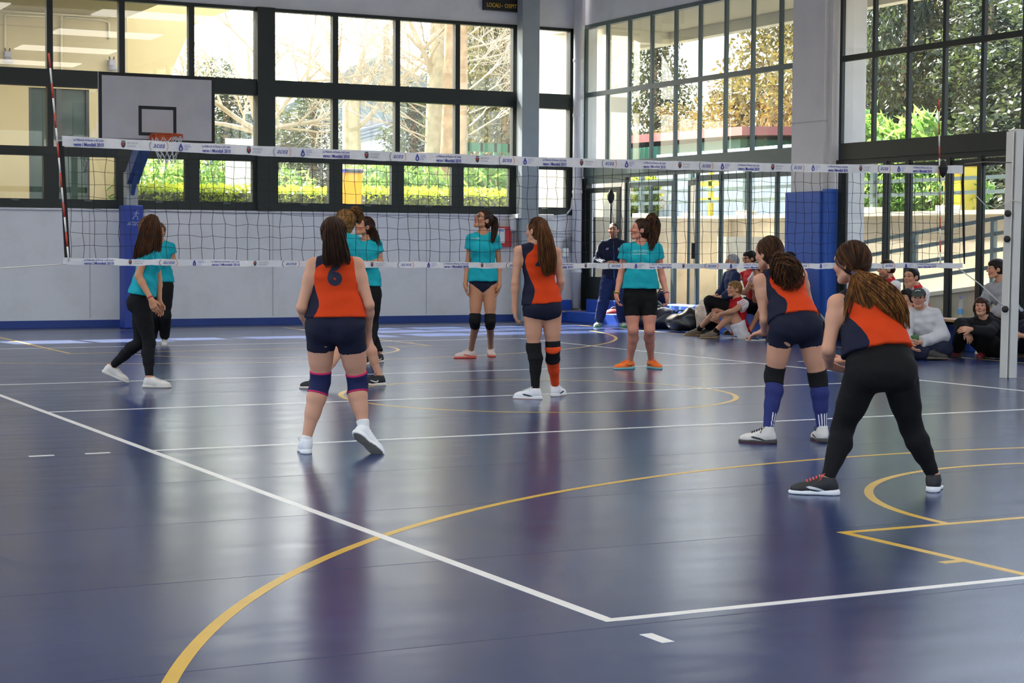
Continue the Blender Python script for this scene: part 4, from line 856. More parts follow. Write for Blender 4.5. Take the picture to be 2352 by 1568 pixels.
    def wrinkle(s, amp, f, seed=0.0):
        q = s.reg(s.lo-1, s.lo+s.n*s.h+1); sl, X, Y, Z = q
        s.D += np.float32(amp)*(np.sin(f*(Z+0.35*X)+2.2*np.sin(f*0.31*X+seed)+1.7*np.sin(f*0.27*Y+2*seed))*np.sin(f*0.33*(X-Y)+1.3*np.sin(f*0.4*Z)+seed)).astype(np.float32)
    def mesh(s):
        D = s.D; D[0]=0.05; D[-1]=0.05; D[:,0]=0.05; D[:,-1]=0.05; D[:,:,0]=0.05; D[:,:,-1]=0.05
        S = D < 0; c = np.zeros(np.array(D.shape)-1, np.int8)
        for i in (0, 1):
            for j in (0, 1):
                for k in (0, 1): c += S[i:D.shape[0]-1+i, j:D.shape[1]-1+j, k:D.shape[2]-1+k]
        I = np.argwhere((c > 0) & (c < 8))
        if len(I) == 0: return np.zeros((0, 3)), np.zeros((0, 4), int)
        idx = np.full(c.shape, -1, np.int32); idx[I[:, 0], I[:, 1], I[:, 2]] = np.arange(len(I))
        P = np.zeros((len(I), 3)); N = np.zeros(len(I))
        co = [(a, b, d) for a in (0, 1) for b in (0, 1) for d in (0, 1)]
        V = {o: D[I[:, 0]+o[0], I[:, 1]+o[1], I[:, 2]+o[2]] for o in co}
        for o in co:
            for ax in range(3):
                if o[ax] == 0:
                    o2 = list(o); o2[ax] = 1; o2 = tuple(o2); a = V[o]; b = V[o2]; m = (a < 0) != (b < 0); t = np.where(m, a/(a-b+1e-12), 0)
                    for k in range(3): P[:, k] += np.where(m, o[k]+(t if k == ax else 0), 0)
                    N += m
        P = (P/N[:, None]+I)*s.h+s.lo
        Fs = []
        for ax in range(3):
            b = [slice(None)]*3; b2 = [slice(None)]*3; b[ax] = slice(0, -1); b2[ax] = slice(1, None)
            sa = S[tuple(b)]; sb_ = S[tuple(b2)]; E = np.argwhere(sa != sb_); fl = sa[E[:, 0], E[:, 1], E[:, 2]]
            o1, o2 = [(1, 2), (2, 0), (0, 1)][ax]; ok = (E[:, o1] > 0) & (E[:, o2] > 0) & (E[:, o1] < D.shape[o1]-1) & (E[:, o2] < D.shape[o2]-1); E = E[ok]; fl = fl[ok]
            def g(d1, d2): e = E.copy(); e[:, o1] -= d1; e[:, o2] -= d2; return idx[e[:, 0], e[:, 1], e[:, 2]]
            q = np.stack([g(1, 1), g(0, 1), g(0, 0), g(1, 0)], 1); q[~fl] = q[~fl][:, ::-1]; Fs.append(q)
        F = np.concatenate(Fs); F = F[(F >= 0).all(1)]; return P, F
def mesh_np(name, V, F, mats, parent=None, col=None, attrs=None, smooth=True):
    me = bpy.data.meshes.new(name); n = len(F); me.vertices.add(len(V)); me.vertices.foreach_set('co', np.asarray(V, np.float32).ravel())
    me.loops.add(n*4); me.loops.foreach_set('vertex_index', F.astype(np.int32).ravel()); me.polygons.add(n); me.polygons.foreach_set('loop_start', np.arange(0, n*4, 4, dtype=np.int32))
    me.polygons.foreach_set('use_smooth', np.full(n, smooth))
    if col is not None:
        a = me.color_attributes.new('tint', 'FLOAT_COLOR', 'POINT'); a.data.foreach_set('color', np.c_[col, np.ones(len(col))].astype(np.float32).ravel())
    for k, v in (attrs or {}).items():
        a = me.attributes.new(k, 'FLOAT', 'POINT'); a.data.foreach_set('value', np.asarray(v, np.float32))
    for m in (mats if isinstance(mats, (list, tuple)) else [mats]): me.materials.append(m)
    me.update(calc_edges=True); return obj(name, me, parent)
def attr_material(name, rough, bump=0.1, bscale=90, spec=0.35):
    m = bpy.data.materials.new(name); m.use_nodes = True; n = m.node_tree.nodes; l = m.node_tree.links; b = n['Principled BSDF']
    a = n.new('ShaderNodeVertexColor'); a.layer_name = 'tint'; l.new(a.outputs['Color'], b.inputs['Base Color']); b.inputs['Roughness'].default_value = rough; b.inputs['Specular IOR Level'].default_value = spec
    return m
M_SKIN = attr_material('skin', 0.5)
def fabric(name, rgb, rough=0.85, noise=0.08):
    return mat('fabric_'+name, rgb, rough, noise=noise, nscale=14, bump=0.35, bscale=26, spec=0.25)
def pattern_fabric(name, base, layers):
    """layers: list of (attribute, colour): colour shows where the attribute is below zero"""
    m = bpy.data.materials.new('fabric_'+name); m.use_nodes = True; n = m.node_tree.nodes; l = m.node_tree.links; b = n['Principled BSDF']; b.inputs['Roughness'].default_value = 0.85; b.inputs['Specular IOR Level'].default_value = 0.25
    cur = None
    for att, rgb in layers:
        a = n.new('ShaderNodeAttribute'); a.attribute_name = att; lt = n.new('ShaderNodeMath'); lt.operation = 'LESS_THAN'; lt.inputs[1].default_value = 0.0; l.new(a.outputs['Fac'], lt.inputs[0])
        mx = n.new('ShaderNodeMix'); mx.data_type = 'RGBA'; l.new(lt.outputs[0], mx.inputs['Factor'])
        if cur is None: mx.inputs['A'].default_value = (*lin(base), 1)
        else: l.new(cur, mx.inputs['A'])
        mx.inputs['B'].default_value = (*lin(rgb), 1); cur = mx.outputs['Result']
    l.new(cur, b.inputs['Base Color'])
    tc = n.new('ShaderNodeTexCoord'); t2 = n.new('ShaderNodeTexNoise'); t2.inputs['Scale'].default_value = 24; t2.inputs['Detail'].default_value = 4; l.new(tc.outputs['Object'], t2.inputs['Vector'])
    bp = n.new('ShaderNodeBump'); bp.inputs['Strength'].default_value = 0.35; bp.inputs['Distance'].default_value = 0.01; l.new(t2.outputs['Fac'], bp.inputs['Height']); l.new(bp.outputs[0], b.inputs['Normal'])
    return m
M_JERSEY = pattern_fabric('orange_jersey', (206, 62, 16), [('panel', (26, 29, 50))])
M_NAVY = fabric('navy_short', (22, 25, 46)); M_TEAL = fabric('teal_tee', (22, 158, 172)); M_LEGG = fabric('black_legging', (16, 16, 19)); M_KPAD = fabric('black_kneepad', (20, 20, 22)); M_KPADN = pattern_fabric('navy_kneepad', (30, 36, 76), [('edge', (196, 40, 96))])
M_SOCKB = pattern_fabric('blue_sock', (44, 52, 110), [('stripe', (226, 226, 232))]); M_SOCKO = fabric('orange_sock', (232, 78, 34)); M_SOCKK = fabric('black_sock', (18, 18, 20)); M_SOCKW = fabric('white_sock', (226, 226, 226))
M_EYEW = mat('eye_white', (196, 184, 174), 0.3); M_IRIS = mat('eye_iris', (42, 28, 20), 0.2)
def hair_mat(name, c0, c1):
    m = bpy.data.materials.new('hair_'+name); m.use_nodes = True; n = m.node_tree.nodes; l = m.node_tree.links; b = n['Principled BSDF']; tc = n.new('ShaderNodeTexCoord'); t = n.new('ShaderNodeTexNoise'); t.inputs['Scale'].default_value = 16; t.inputs['Detail'].default_value = 3
    mp = n.new('ShaderNodeMapping'); mp.inputs['Scale'].default_value = (3, 3, 0.5); l.new(tc.outputs['Object'], mp.inputs[0]); l.new(mp.outputs[0], t.inputs['Vector'])
    cr = n.new('ShaderNodeValToRGB'); cr.color_ramp.elements[0].position = 0.35; cr.color_ramp.elements[1].position = 0.68; cr.color_ramp.elements[0].color = (*lin(c0), 1); cr.color_ramp.elements[1].color = (*lin(c1), 1)
    l.new(t.outputs['Fac'], cr.inputs[0]); l.new(cr.outputs[0], b.inputs['Base Color']); b.inputs['Roughness'].default_value = 0.5; b.inputs['Specular IOR Level'].default_value = 0.18
    mp2 = n.new('ShaderNodeMapping'); mp2.inputs['Scale'].default_value = (220, 220, 18); l.new(tc.outputs['Object'], mp2.inputs[0]); t2 = n.new('ShaderNodeTexNoise'); t2.inputs['Scale'].default_value = 1.0; l.new(mp2.outputs[0], t2.inputs['Vector'])
    bp = n.new('ShaderNodeBump'); bp.inputs['Strength'].default_value = 0.6; bp.inputs['Distance'].default_value = 0.004; l.new(t2.outputs['Fac'], bp.inputs['Height']); l.new(bp.outputs[0], b.inputs['Normal'])
    return m
H_DARK = hair_mat('dark_brown', (32, 20, 14), (66, 40, 26)); H_BROWN = hair_mat('brown', (62, 38, 22), (112, 70, 38)); H_AUBURN = hair_mat('auburn', (72, 44, 26), (140, 88, 48)); H_BLOND = hair_mat('dark_blond', (96, 66, 34), (160, 118, 62)); H_BLACK = hair_mat('black', (16, 13, 12), (38, 28, 24)); H_GREY = hair_mat('grey', (120, 120, 122), (186, 186, 188)); H_OMBRE = hair_mat('ombre', (96, 60, 26), (176, 120, 58))
SKIN_F = np.array(lin((200, 148, 122))); SKIN_T = np.array(lin((190, 134, 102))); SKIN_M = np.array(lin((196, 144, 116)))

class Person: pass
def cdir(x, y, z): return nrm(x*CR+y*CU+z*_fw)
def make_person(name, label, J, head, spec):
    """J: joints in world space; head: (centre, forward, up); spec: sizes, hands, clothes"""
    p = Person(); s = spec.get('s', 1.0); male = spec.get('male', False); hb = spec.get('h', 0.008)*1.25; hf = spec.get('hf', 0.0048)*1.22
    J = {k: np.asarray(v, float) for k, v in J.items()}
    skin = spec.get('skin', SKIN_F); fat = spec.get('fat', 1.0)
    C, HF, HU = head; C = np.asarray(C); HF = nrm(HF); HU = nrm(np.asarray(HU)-HF*(np.asarray(HU)@HF)); HR = np.cross(HF, HU); hs = spec.get('hs', 1.0)*s*0.985
    H = lambda r, u, f: C+(HR*r+HU*u+HF*f)*hs
    hipL, hipR, shL, shR = J['hipL'], J['hipR'], J['shL'], J['shR']; pc = (hipL+hipR)/2; sm = (shL+shR)/2
    rh = nrm(hipR-hipL); rs = nrm(shR-shL); up = nrm(sm-pc); fh = nrm(np.cross(up, rh)); fs = nrm(np.cross(up, rs)); rh = np.cross(fh, up); rs = np.cross(fs, up)
    bend = spec.get('bend', 0.0)
    hw = spec.get('hipw', 0.172 if not male else 0.165)*s*fat; ww = spec.get('waistw', 0.128 if not male else 0.148)*s*fat; cw = spec.get('chestw', 0.150 if not male else 0.172)*s*fat; sw = np.linalg.norm(shR-shL)/2
    L = np.linalg.norm(sm-pc)
    def sec(t, a, b, off=0.0, tw=None):
        tw = t if tw is None else tw; r = nrm(rh*(1-tw)+rs*tw); f = nrm(fh*(1-tw)+fs*tw); c = pc+up*L*t+f*(off+bend*math.sin(math.pi*min(max(t, 0), 1))); return (c, r, f, a, b)
    dz = 0.045*s/L
    secs = [sec(-0.10, hw*0.80, 0.088*s*fat, -0.004), sec(0.02, hw, 0.108*s*fat, -0.006), sec(0.16, hw*0.95, 0.102*s*fat, -0.004), sec(0.42, ww, 0.086*s*fat, 0.006), sec(0.66, ww*0.55+cw*0.45, 0.097*s*fat, 0.006), sec(0.84, cw, 0.098*s*fat, 0.0), sec(0.97, max(cw*0.93, sw-0.05*s), 0.078*s*fat, -0.008), sec(1.05, 0.085*s, 0.055*s, -0.012)]
    nb = J.get('neck', sm+up*0.05*s)
    legs = {}; arms = {}
    for S_ in 'LR':
        legs[S_] = (J['hip'+S_], J['kn'+S_], J['an'+S_]); arms[S_] = (J['sh'+S_], J['el'+S_], J['wr'+S_])
    tr = spec.get('thigh', 0.086)*s*fat; kr = 0.056*s*fat; cr_ = spec.get('calf', 0.056)*s*fat; ar = 0.031*s
    ur = (0.0415 if not male else 0.049)*s*fat; er = (0.033 if not male else 0.037)*s*fat; wr_ = 0.0245*s
    def calf_back(S_):
        h, k, a = legs[S_]; ax = nrm(a-k); b = (h-k); b = b-ax*(b@ax); 
        foot = J.get('toe'+S_)
        if foot is not None: b2 = -(foot-a); b2 = b2-ax*(b2@ax); b = nrm(b2) if np.linalg.norm(b2) > 0.02 else b
        return nrm(b) if np.linalg.norm(b) > 1e-3 else -fh
    def put_torso(v, g=0.0, k=0.0, secs_=None):
        v.tube(secs_ or secs, k, grow=g)
        for S_ in 'LR':
            h = legs[S_][0]; sg = -1 if S_ == 'L' else 1
            v.ell(h-fh*0.045*s-up*0.015*s-rh*sg*0.012*s, (rh, fh, up), npv(0.085, 0.078, 0.092)*s*fat, 0.03, grow=g)
        if not male:
            for sg in (-1, 1): c = secs[5]; v.ell(c[0]+c[1]*sg*0.062*s+c[2]*0.068*s-up*0.03*s, (c[1], c[2], up), npv(0.058, 0.048, 0.056)*s, 0.03, grow=g)
    def put_leg(v, S_, g=0.0, k=0.03, t0=0.0, upto=2.0, flare=0.0):
        h, kn, a = legs[S_]; cb = calf_back(S_); tk = nrm(kn-h)
        if t0 < 1.0: v.cone(h, kn, tr, kr, k, grow=g); v.cone(h+(kn-h)*0.15, h+(kn-h)*0.6, tr*0.98, tr*0.80, k, grow=g)
        if upto > 1.0:
            v.cone(kn, kn+(a-kn)*0.28+cb*0.014*s, kr*0.95, cr_, 0.02, grow=g); v.cone(kn+(a-kn)*0.28+cb*0.014*s, kn+(a-kn)*0.55+cb*0.008*s, cr_, cr_*0.80, 0.02, grow=g); v.cone(kn+(a-kn)*0.5+cb*0.006*s, a, cr_*0.80, ar, 0.02, grow=g+flare)
    def put_arm(v, S_, g=0.0, k=0.02):
        sh, el, wr = arms[S_]
        v.cone(sh, sh+(el-sh)*0.35, ur*1.12, ur*1.02, 0.035, grow=g); v.cone(sh+(el-sh)*0.3, el, ur, er, k, grow=g)
        v.cone(el, el+(wr-el)*0.28, er, er*1.03, k, grow=g); v.cone(el+(wr-el)*0.25, wr, er*1.03, wr_, k, grow=g)
    def put_hand(v, S_):
        wr = arms[S_][2]; hd = spec.get('hand'+S_, {}); d = nrm(hd.get('d', wr-arms[S_][1])); n_ = hd.get('n', -nrm(np.cross(up, d)) if False else None)
        sg = -1 if S_ == 'L' else 1
        if n_ is None: n_ = -rs*sg
        n_ = nrm(np.asarray(n_)-d*(np.asarray(n_)@d)); sd = nrm(np.cross(d, n_))        # sd: across the knuckles
        th = hd.get('thumb', fs); tsg = 1.0 if (sd@np.asarray(th)) >= 0 else -1.0; sd = sd*tsg           # thumb side
        hz = s*(1.08 if male else 0.98)*hd.get('sz', 1.0); cu = hd.get('curl', 0.45); ax = (d, sd, n_)
        v.cone(wr, wr+d*0.03*hz, wr_, 0.026*hz, 0.015)
        v.ell(wr+d*0.052*hz, ax, npv(0.050, 0.040, 0.0165)*hz, 0.012)
        v.ell(wr+d*0.074*hz, ax, npv(0.024, 0.040, 0.0125)*hz, 0.008)
        for o, Lf, r0 in ((0.029, 0.066, 0.0088), (0.0098, 0.076, 0.009), (-0.0098, 0.070, 0.0088), (-0.029, 0.055, 0.0078)):
            b = wr+(d*(0.088-abs(o)*0.18)+sd*o*1.05)*hz; a1 = cu*(0.7+8*max(0, -o)); spr = sd*o*hd.get('spread', 1.6)
            d1 = nrm(d*math.cos(a1)+n_*math.sin(a1)+spr); d2 = nrm(d*math.cos(a1*2.3)+n_*math.sin(a1*2.3)+spr*0.8); d3 = nrm(d*math.cos(a1*3.1)+n_*math.sin(a1*3.1)+spr*0.6)
            m1 = b+d1*Lf*0.48*hz; m2 = m1+d2*Lf*0.32*hz; m3 = m2+d3*Lf*0.22*hz
            v.cone(b-d*0.012*hz, m1, r0*hz, r0*0.95*hz, 0.004); v.cone(m1, m2, r0*0.95*hz, r0*0.88*hz, 0.003); v.cone(m2, m3, r0*0.88*hz, r0*0.76*hz, 0.003)
        tb = wr+(d*0.028+sd*0.030)*hz; t1 = tb+nrm(d*0.75+sd*0.6+n_*0.35)*0.036*hz; t2 = t1+nrm(d*0.95+sd*0.15+n_*0.35)*0.030*hz
        v.cone(tb-d*0.012*hz-sd*0.01*hz, t1, 0.0135*hz, 0.0112*hz, 0.010); v.cone(t1, t2, 0.0108*hz, 0.009*hz, 0.004)
    hax = (HR, HF, HU)
    def put_head(v):
        v.ell(H(0, 0.022, -0.012), hax, npv(0.0745, 0.094, 0.094)*hs, 0.0); v.ell(H(0, -0.034, 0.030), hax, npv(0.055, 0.060, 0.064)*hs, 0.03)
        v.cone(H(-0.014, -0.096, 0.066), H(0.014, -0.096, 0.066), 0.0165*hs, 0.0165*hs, 0.03); v.ell(H(0, 0.032, 0.060), hax, npv(0.058, 0.030, 0.030)*hs, 0.03)
        for sg in (-1, 1):
            v.ell(H(sg*0.036, -0.028, 0.068), hax, npv(0.024, 0.02, 0.022)*hs, 0.02); v.ell(H(sg*0.031, 0.008, 0.099), hax, npv(0.018, 0.011, 0.0095)*hs, 0.010, 's')
            v.cone(H(sg*0.012, 0.024, 0.090), H(sg*0.044, 0.026, 0.080), 0.006*hs, 0.006*hs, 0.012)
            v.ell(H(sg*0.076, -0.006, -0.006), (nrm(HR+HF*0.35*sg), HF, HU), npv(0.0075, 0.019, 0.031)*hs, 0.006); v.cone(H(sg*0.050, -0.066, 0.006), H(sg*0.020, -0.096, 0.055), 0.012*hs, 0.013*hs, 0.03)
        v.cone(H(0, 0.014, 0.092), H(0, -0.026, 0.112), 0.0075*hs, 0.0105*hs, 0.012); v.cone(H(-0.011, -0.032, 0.098), H(0.011, -0.032, 0.098), 0.008*hs, 0.008*hs, 0.008)
        v.ell(H(0, -0.056, 0.090), hax, npv(0.023, 0.011, 0.006)*hs, 0.006); v.ell(H(0, -0.067, 0.088), hax, npv(0.020, 0.012, 0.007)*hs, 0.006); v.ell(H(0, -0.0615, 0.101), hax, npv(0.022, 0.006, 0.002)*hs, 0.003, 's')
        nr = (0.050 if not male else 0.058)*s
        v.cone(nb-up*0.02*s, H(0, -0.055, -0.028), nr*1.05, nr*0.92, 0.018)
        v.cone(nb-nrm(rs)*0.055*s-up*0.03*s, nb+up*0.02*s, 0.036*s, 0.036*s, 0.04); v.cone(nb+nrm(rs)*0.055*s-up*0.03*s, nb+up*0.02*s, 0.036*s, 0.036*s, 0.04)
        v.cone(shL, nb, 0.042*s, 0.040*s, 0.03); v.cone(shR, nb, 0.042*s, 0.040*s, 0.03)
    def put_body(v, parts='all'):
        put_torso(v)
        for S_ in 'LR':
            put_leg(v, S_); put_arm(v, S_); put_hand(v, S_)
            a = legs[S_][2]; t = J.get('toe'+S_)
            if t is not None: v.cone(a, a+(t-a)*0.8, ar, 0.022*s, 0.02)
        put_head(v)
    allp = np.array([*J.values(), H(0, .14, 0), H(0, 0, .13), H(0, 0, -.13)]); lo, hi = allp.min(0)-0.22*s, allp.max(0)+0.22*s
    v = Vox(lo, hi, hb); put_body(v); V, F = v.mesh(); boxes = []
    boxes.append((C-npv(.135, .135, .15)*hs, C+npv(.135, .135, .15)*hs))
    for S_ in 'LR':
        wr = arms[S_][2]; hd = spec.get('hand'+S_, {}); d = nrm(hd.get('d', wr-arms[S_][1])); c = wr+d*0.09*s
        if spec.get('fine_hand', True): boxes.append((c-0.105*s, c+0.105*s))
    VV, FF = [V], [F]; off = len(V); keep = np.ones(len(F), bool)
    for lo_, hi_ in boxes:
        cen = V[FF[0]].mean(1); keep &= ~((cen > lo_+hb*1.5) & (cen < hi_-hb*1.5)).all(1)
        vf = Vox(lo_-hf*3, hi_+hf*3, hf); put_body(vf); v2, f2 = vf.mesh()
        if len(f2) == 0: continue
        cen = v2[f2].mean(1); f2 = f2[((cen > lo_) & (cen < hi_)).all(1)]; VV.append(v2); FF.append(f2+off); off += len(v2)
    FF[0] = FF[0][keep]; V = np.concatenate(VV); F = np.concatenate(FF); used = np.zeros(len(V), bool); used[F.ravel()] = True; mp = np.cumsum(used)-1; V = V[used]; F = mp[F]
    # colouring of the face (lips, brows, cheeks) and body
    q = np.stack([(V-C)@HR, (V-C)@HU, (V-C)@HF], 1)/hs; col = np.repeat(skin[None], len(V), 0)
    def blend(m, c): nonlocal col; col = col*(1-m[:, None])+np.asarray(c)[None]*m[:, None]
    def spot(cx, cu, cf, rx, ru, soft=1.0): return np.clip(1.6-1.2*(((np.abs(q[:, 0])-cx)/rx)**2+((q[:, 1]-cu)/ru)**2), 0, 1)*(q[:, 2] > cf)
    blend(0.35*spot(0.04, -0.03, 0.04, 0.028, 0.025), np.array(lin((206, 110, 96)))); blend(0.75*spot(0.0, -0.062, 0.07, 0.026, 0.012), np.array(lin((168, 84, 78))))
    hc = spec.get('browc', np.array(lin((48, 34, 26)))); blend(0.8*spot(0.031, 0.033, 0.055, 0.021, 0.0055), hc)
    if spec.get('beard'):
        m = np.clip((-0.045-q[:, 1])/0.02, 0, 1)*(q[:, 2] > -0.005)*(q[:, 1] > -0.125)*(np.linalg.norm(q, axis=1) < 0.16); m = m*(1-spot(0, -0.062, 0.07, 0.022, 0.009)); blend(0.55*m, hc)
    zz = V[:, 2]; 
    body = mesh_np('person', V, F, M_SKIN, None, col); tag(body, label, 'person', spec.get('group'))
    p.o = body; p.legs, p.arms, p.secs, p.H, p.h = legs, arms, secs, H, hb
    # eyes
    if spec.get('eyes', True):
        for sg in (-1, 1):
            c = H(sg*0.031, 0.007, 0.0805); mb = MB(); n1, n2 = 8, 10; i0 = 0; r = 0.0112*hs
            for a in range(n1+1):
                th = math.pi*a/n1
                for b in range(n2):
                    ph = 2*math.pi*b/n2; w = HF*math.cos(th)+(HR*math.cos(ph)+HU*math.sin(ph))*math.sin(th); mb.v.append(tuple(c+w*r))
            for a in range(n1):
                for b in range(n2): mb.f.append((a*n2+b, a*n2+(b+1) % n2, (a+1)*n2+(b+1) % n2, (a+1)*n2+b)); mb.m.append(1 if a < 3 else 0)
            mb.build('eye', [M_EYEW, M_IRIS], body, True)
    # ---------------- clothes
    def cl_bounds(pts, m): pts = np.array(pts); return pts.min(0)-m, pts.max(0)+m
    def torso_coords(V):
        t = ((V-pc)@up)/L; tt = np.clip(t, -0.1, 1.05); out = np.zeros((len(V), 3)); ts = [-0.10, 0.02, 0.16, 0.42, 0.66, 0.84, 0.97, 1.05]
        A = np.interp(tt, ts, [c[3] for c in secs]); rr = rh[None]*(1-tt[:, None])+rs[None]*tt[:, None]; ff = fh[None]*(1-tt[:, None])+fs[None]*tt[:, None]; cc = pc[None]+up[None]*(L*tt)[:, None]
        return t, ((V-cc)*rr).sum(1)/A, ((V-cc)*ff).sum(1)
    p.torso_coords = torso_coords
    shirt = spec.get('shirt')
    if shirt:
        kind = shirt['kind']; g = shirt.get('g', 0.010)*s; hem = shirt.get('hem', 0.03); pts = [c[0] for c in secs]+[shL, shR]
        if kind in ('tee', 'long'): pts += [J['elL'], J['elR']]
        if kind == 'long': pts += [J['wrL'], J['wrR']]
        lo, hi = cl_bounds(pts, 0.20*s); v = Vox(lo, hi, hb); put_torso(v, g)
        fl = shirt.get('flare', 0.0)
        if fl: v.tube([sec(hem-0.05, hw+fl, 0.11*s*fat+fl), sec(hem+0.25, hw*0.9+fl*0.5, 0.1*s*fat+fl*0.5)], 0.04, grow=g)
        v.cone(shL, nb, 0.042*s, 0.04*s, 0.03, grow=g); v.cone(shR, nb, 0.042*s, 0.04*s, 0.03, grow=g)
        v.plane(sec(hem, 1, 1)[0], -up, 0.005)
        if kind == 'tee':
            for S_ in 'LR':
                sh, el, wr = arms[S_]; fr = shirt.get('sleeve', 0.42); e = sh+(el-sh)*fr; sgap = shirt.get('loose', 0.016)*s; v2 = Vox(lo, hi, hb)
                v2.cone(sh, e+(el-sh)*0.15, ur*1.15, ur+sgap, 0.0, grow=g); v2.plane(e, el-sh, 0.004); v.merge(v2, 0.03)
        elif kind == 'long':
            for S_ in 'LR':
                sh, el, wr = arms[S_]; lg = shirt.get('loose', 0.012)*s; v2 = Vox(lo, hi, hb); cf = el+(wr-el)*shirt.get('cuff', 0.94)
                v2.cone(sh, el, ur*1.12, er*1.1+lg, 0.03, grow=g); v2.cone(el, wr, er*1.1+lg, wr_*1.25+lg*0.6, 0.03, grow=g); v_cut_arm(v2, cf, nrm(wr-el), 0.075*s); v.merge(v2, 0.02)
        if shirt.get('hood'): v.ell(nb-fs*0.06*s+up*0.0, (rs, fs, up), npv(0.11, 0.06, 0.07)*s, 0.03); v.cone(nb-rs*0.07*s+fs*0.03*s, nb-rs*0.05*s-fs*0.05*s, 0.03*s, 0.04*s, 0.03); v.cone(nb+rs*0.07*s+fs*0.03*s, nb+rs*0.05*s-fs*0.05*s, 0.03*s, 0.04*s, 0.03)
        if shirt.get('collar'): v.cone(nb-up*0.02*s, nb+(H(0, -0.055, -0.016)-nb)*0.45, 0.066*s, 0.060*s, 0.02)
        v.wrinkle(shirt.get('wr', 0.0035), shirt.get('wf', 42), spec.get('seed', 1.0))
        if kind == 'jersey':
            for S_ in 'LR':
                sh, el, wr = arms[S_]; out_ = nrm(sh-sm); v_cut_arm(v, sh-out_*0.012*s, nrm(out_+up*0.10), 0.125*s); v.cone(sh+out_*0.02*s-up*0.02*s, el, 0.047*s, 0.045*s, 0.008, 's')
        if not shirt.get('collar'): v.cone(nb+(H(0, -0.055, -0.016)-nb)*shirt.get('neck', 0.28)+up*0.0, H(0, -0.05, 0.0), shirt.get('neckr', 0.058)*s, 0.085*s, 0.008, 's')
        else: v.cone(nb+(H(0, -0.055, -0.016)-nb)*0.5, H(0, -0.04, 0.0), 0.056*s, 0.10*s, 0.008, 's'); v.plane(nb+(H(0, -0.055, -0.016)-nb)*0.62, H(0, -0.055, -0.016)-nb)
        V2, F2 = v.mesh(); at = {}
        t, xn, yn = torso_coords(V2)
        if kind == 'jersey':
            ss = [-0.1, 0.05, 0.12, 0.22, 0.33, 0.45, 0.58, 0.72, 0.86, 0.95, 1.02, 1.12]; xb = [-0.66, -0.74, -0.68, -0.56, -0.52, -0.64, -0.78, -0.88, -0.88, -0.80, -0.62, -0.40]
            at['panel'] = xn-np.interp(t, ss, xb); at['panel'] = np.where(np.abs(xn) > 0, at['panel'], 1)
        if shirt.get('pattern'): at.update(shirt['pattern'](V2, t, xn, yn, p, J, nb, s))
        p.shirt = mesh_np(shirt.get('name', 'shirt'), V2, F2, shirt['mat'], body, None, at)
        p.shirtVF = (V2, F2)
    pants = spec.get('pants')
    if pants:
        g = pants.get('g', 0.007)*s; fr = pants.get('len', 2.0); top = pants.get('top', 0.22); pts = [secs[0][0], secs[3][0], hipL, hipR]+[legs[S_][1] for S_ in 'LR']+([legs[S_][2] for S_ in 'LR'] if fr > 1 else [])
        lo, hi = cl_bounds(pts, 0.18*s); v = Vox(lo, hi, hb); put_torso(v, g, 0.0, secs[:4]); v.plane(sec(top, 1, 1)[0], up, 0.005)
        for S_ in 'LR':
            h, kn, a = legs[S_]; lo_g = pants.get('loose', 0.0)*s; v2 = Vox(lo, hi, hb)
            if fr > 1:
                put_leg(v2, S_, g+lo_g*0.6, flare=lo_g*0.5)
                if lo_g: v2.cone(kn, a, kr+lo_g, ar+lo_g*0.9, 0.03, grow=g)
                v2.plane(kn+(a-kn)*(fr-1), a-kn, 0.004) if fr < 1.99 and (a-kn)@(kn-h) > 0 else v_cut_arm(v2, kn+(a-kn)*(fr-1), nrm(a-kn), 0.085*s)
            else:
                v2.cone(h, h+(kn-h)*min(1, fr+0.12), tr, tr+(kr-tr)*min(1, fr+0.12)+lo_g, 0.0, grow=g); v2.cone(h+(kn-h)*0.15, h+(kn-h)*max(0.2, min(0.6, fr+0.1)), tr*0.98, tr*(0.98-0.4*(max(0.2, min(0.6, fr+0.1))-0.15))+lo_g, 0.015, grow=g); v2.plane(h+(kn-h)*fr, nrm(kn-h)+pants.get('vcut', 0.0)*rh*(1 if S_ == 'R' else -1), 0.004)
            v.merge(v2, 0.02)
        v.wrinkle(pants.get('wr', 0.002), pants.get('wf', 50), spec.get('seed', 1.0)+2)
        if fr < 0.3:
            for S_ in 'LR': h, kn, a = legs[S_]; v_cut_arm(v, h+(kn-h)*fr, nrm(nrm(kn-h)+pants.get('vcut', 0.0)*rh*(1 if S_ == 'R' else -1)), 0.17*s)
        V2, F2 = v.mesh(); at = {}
        if pants.get('pattern'): at.update(pants['pattern'](V2, p, J, s))
        p.pants = mesh_np(pants.get('name', 'shorts' if fr < 1.2 else 'trousers'), V2, F2, pants['mat'], body, None, at)
    for S_, f0, f1, g, m_, nm, extra in spec.get('legwear', []):
        h, kn, a = legs[S_]; P_ = lambda f: h+(kn-h)*f if f <= 1 else kn+(a-kn)*(f-1); D_ = lambda f: nrm(kn-h) if f <= 1 else nrm(a-kn)
        lo, hi = cl_bounds([P_(f0), P_(f1), kn if f0 < 1 < f1 else P_(f0)], 0.11*s); v = Vox(lo, hi, min(hb, 0.0075)); put_leg(v, S_, g*s)
        if extra == 'pad': sd_ = nrm(a-kn); cb_ = calf_back(S_); v.ell(kn-cb_*0.03*s, (nrm(np.cross(cb_, sd_)), cb_, sd_), npv(0.048, 0.036, 0.07)*s, 0.02)
        v.plane(P_(f0), -D_(f0)); v.plane(P_(f1), D_(f1)); V2, F2 = v.mesh(); at = {}
        if extra == 'edge' or extra == 'edgepad':
            d0 = (V2-P_(f0))@D_(f0); d1 = (P_(f1)-V2)@D_(f1); at['edge'] = np.minimum(d0, d1)-0.011
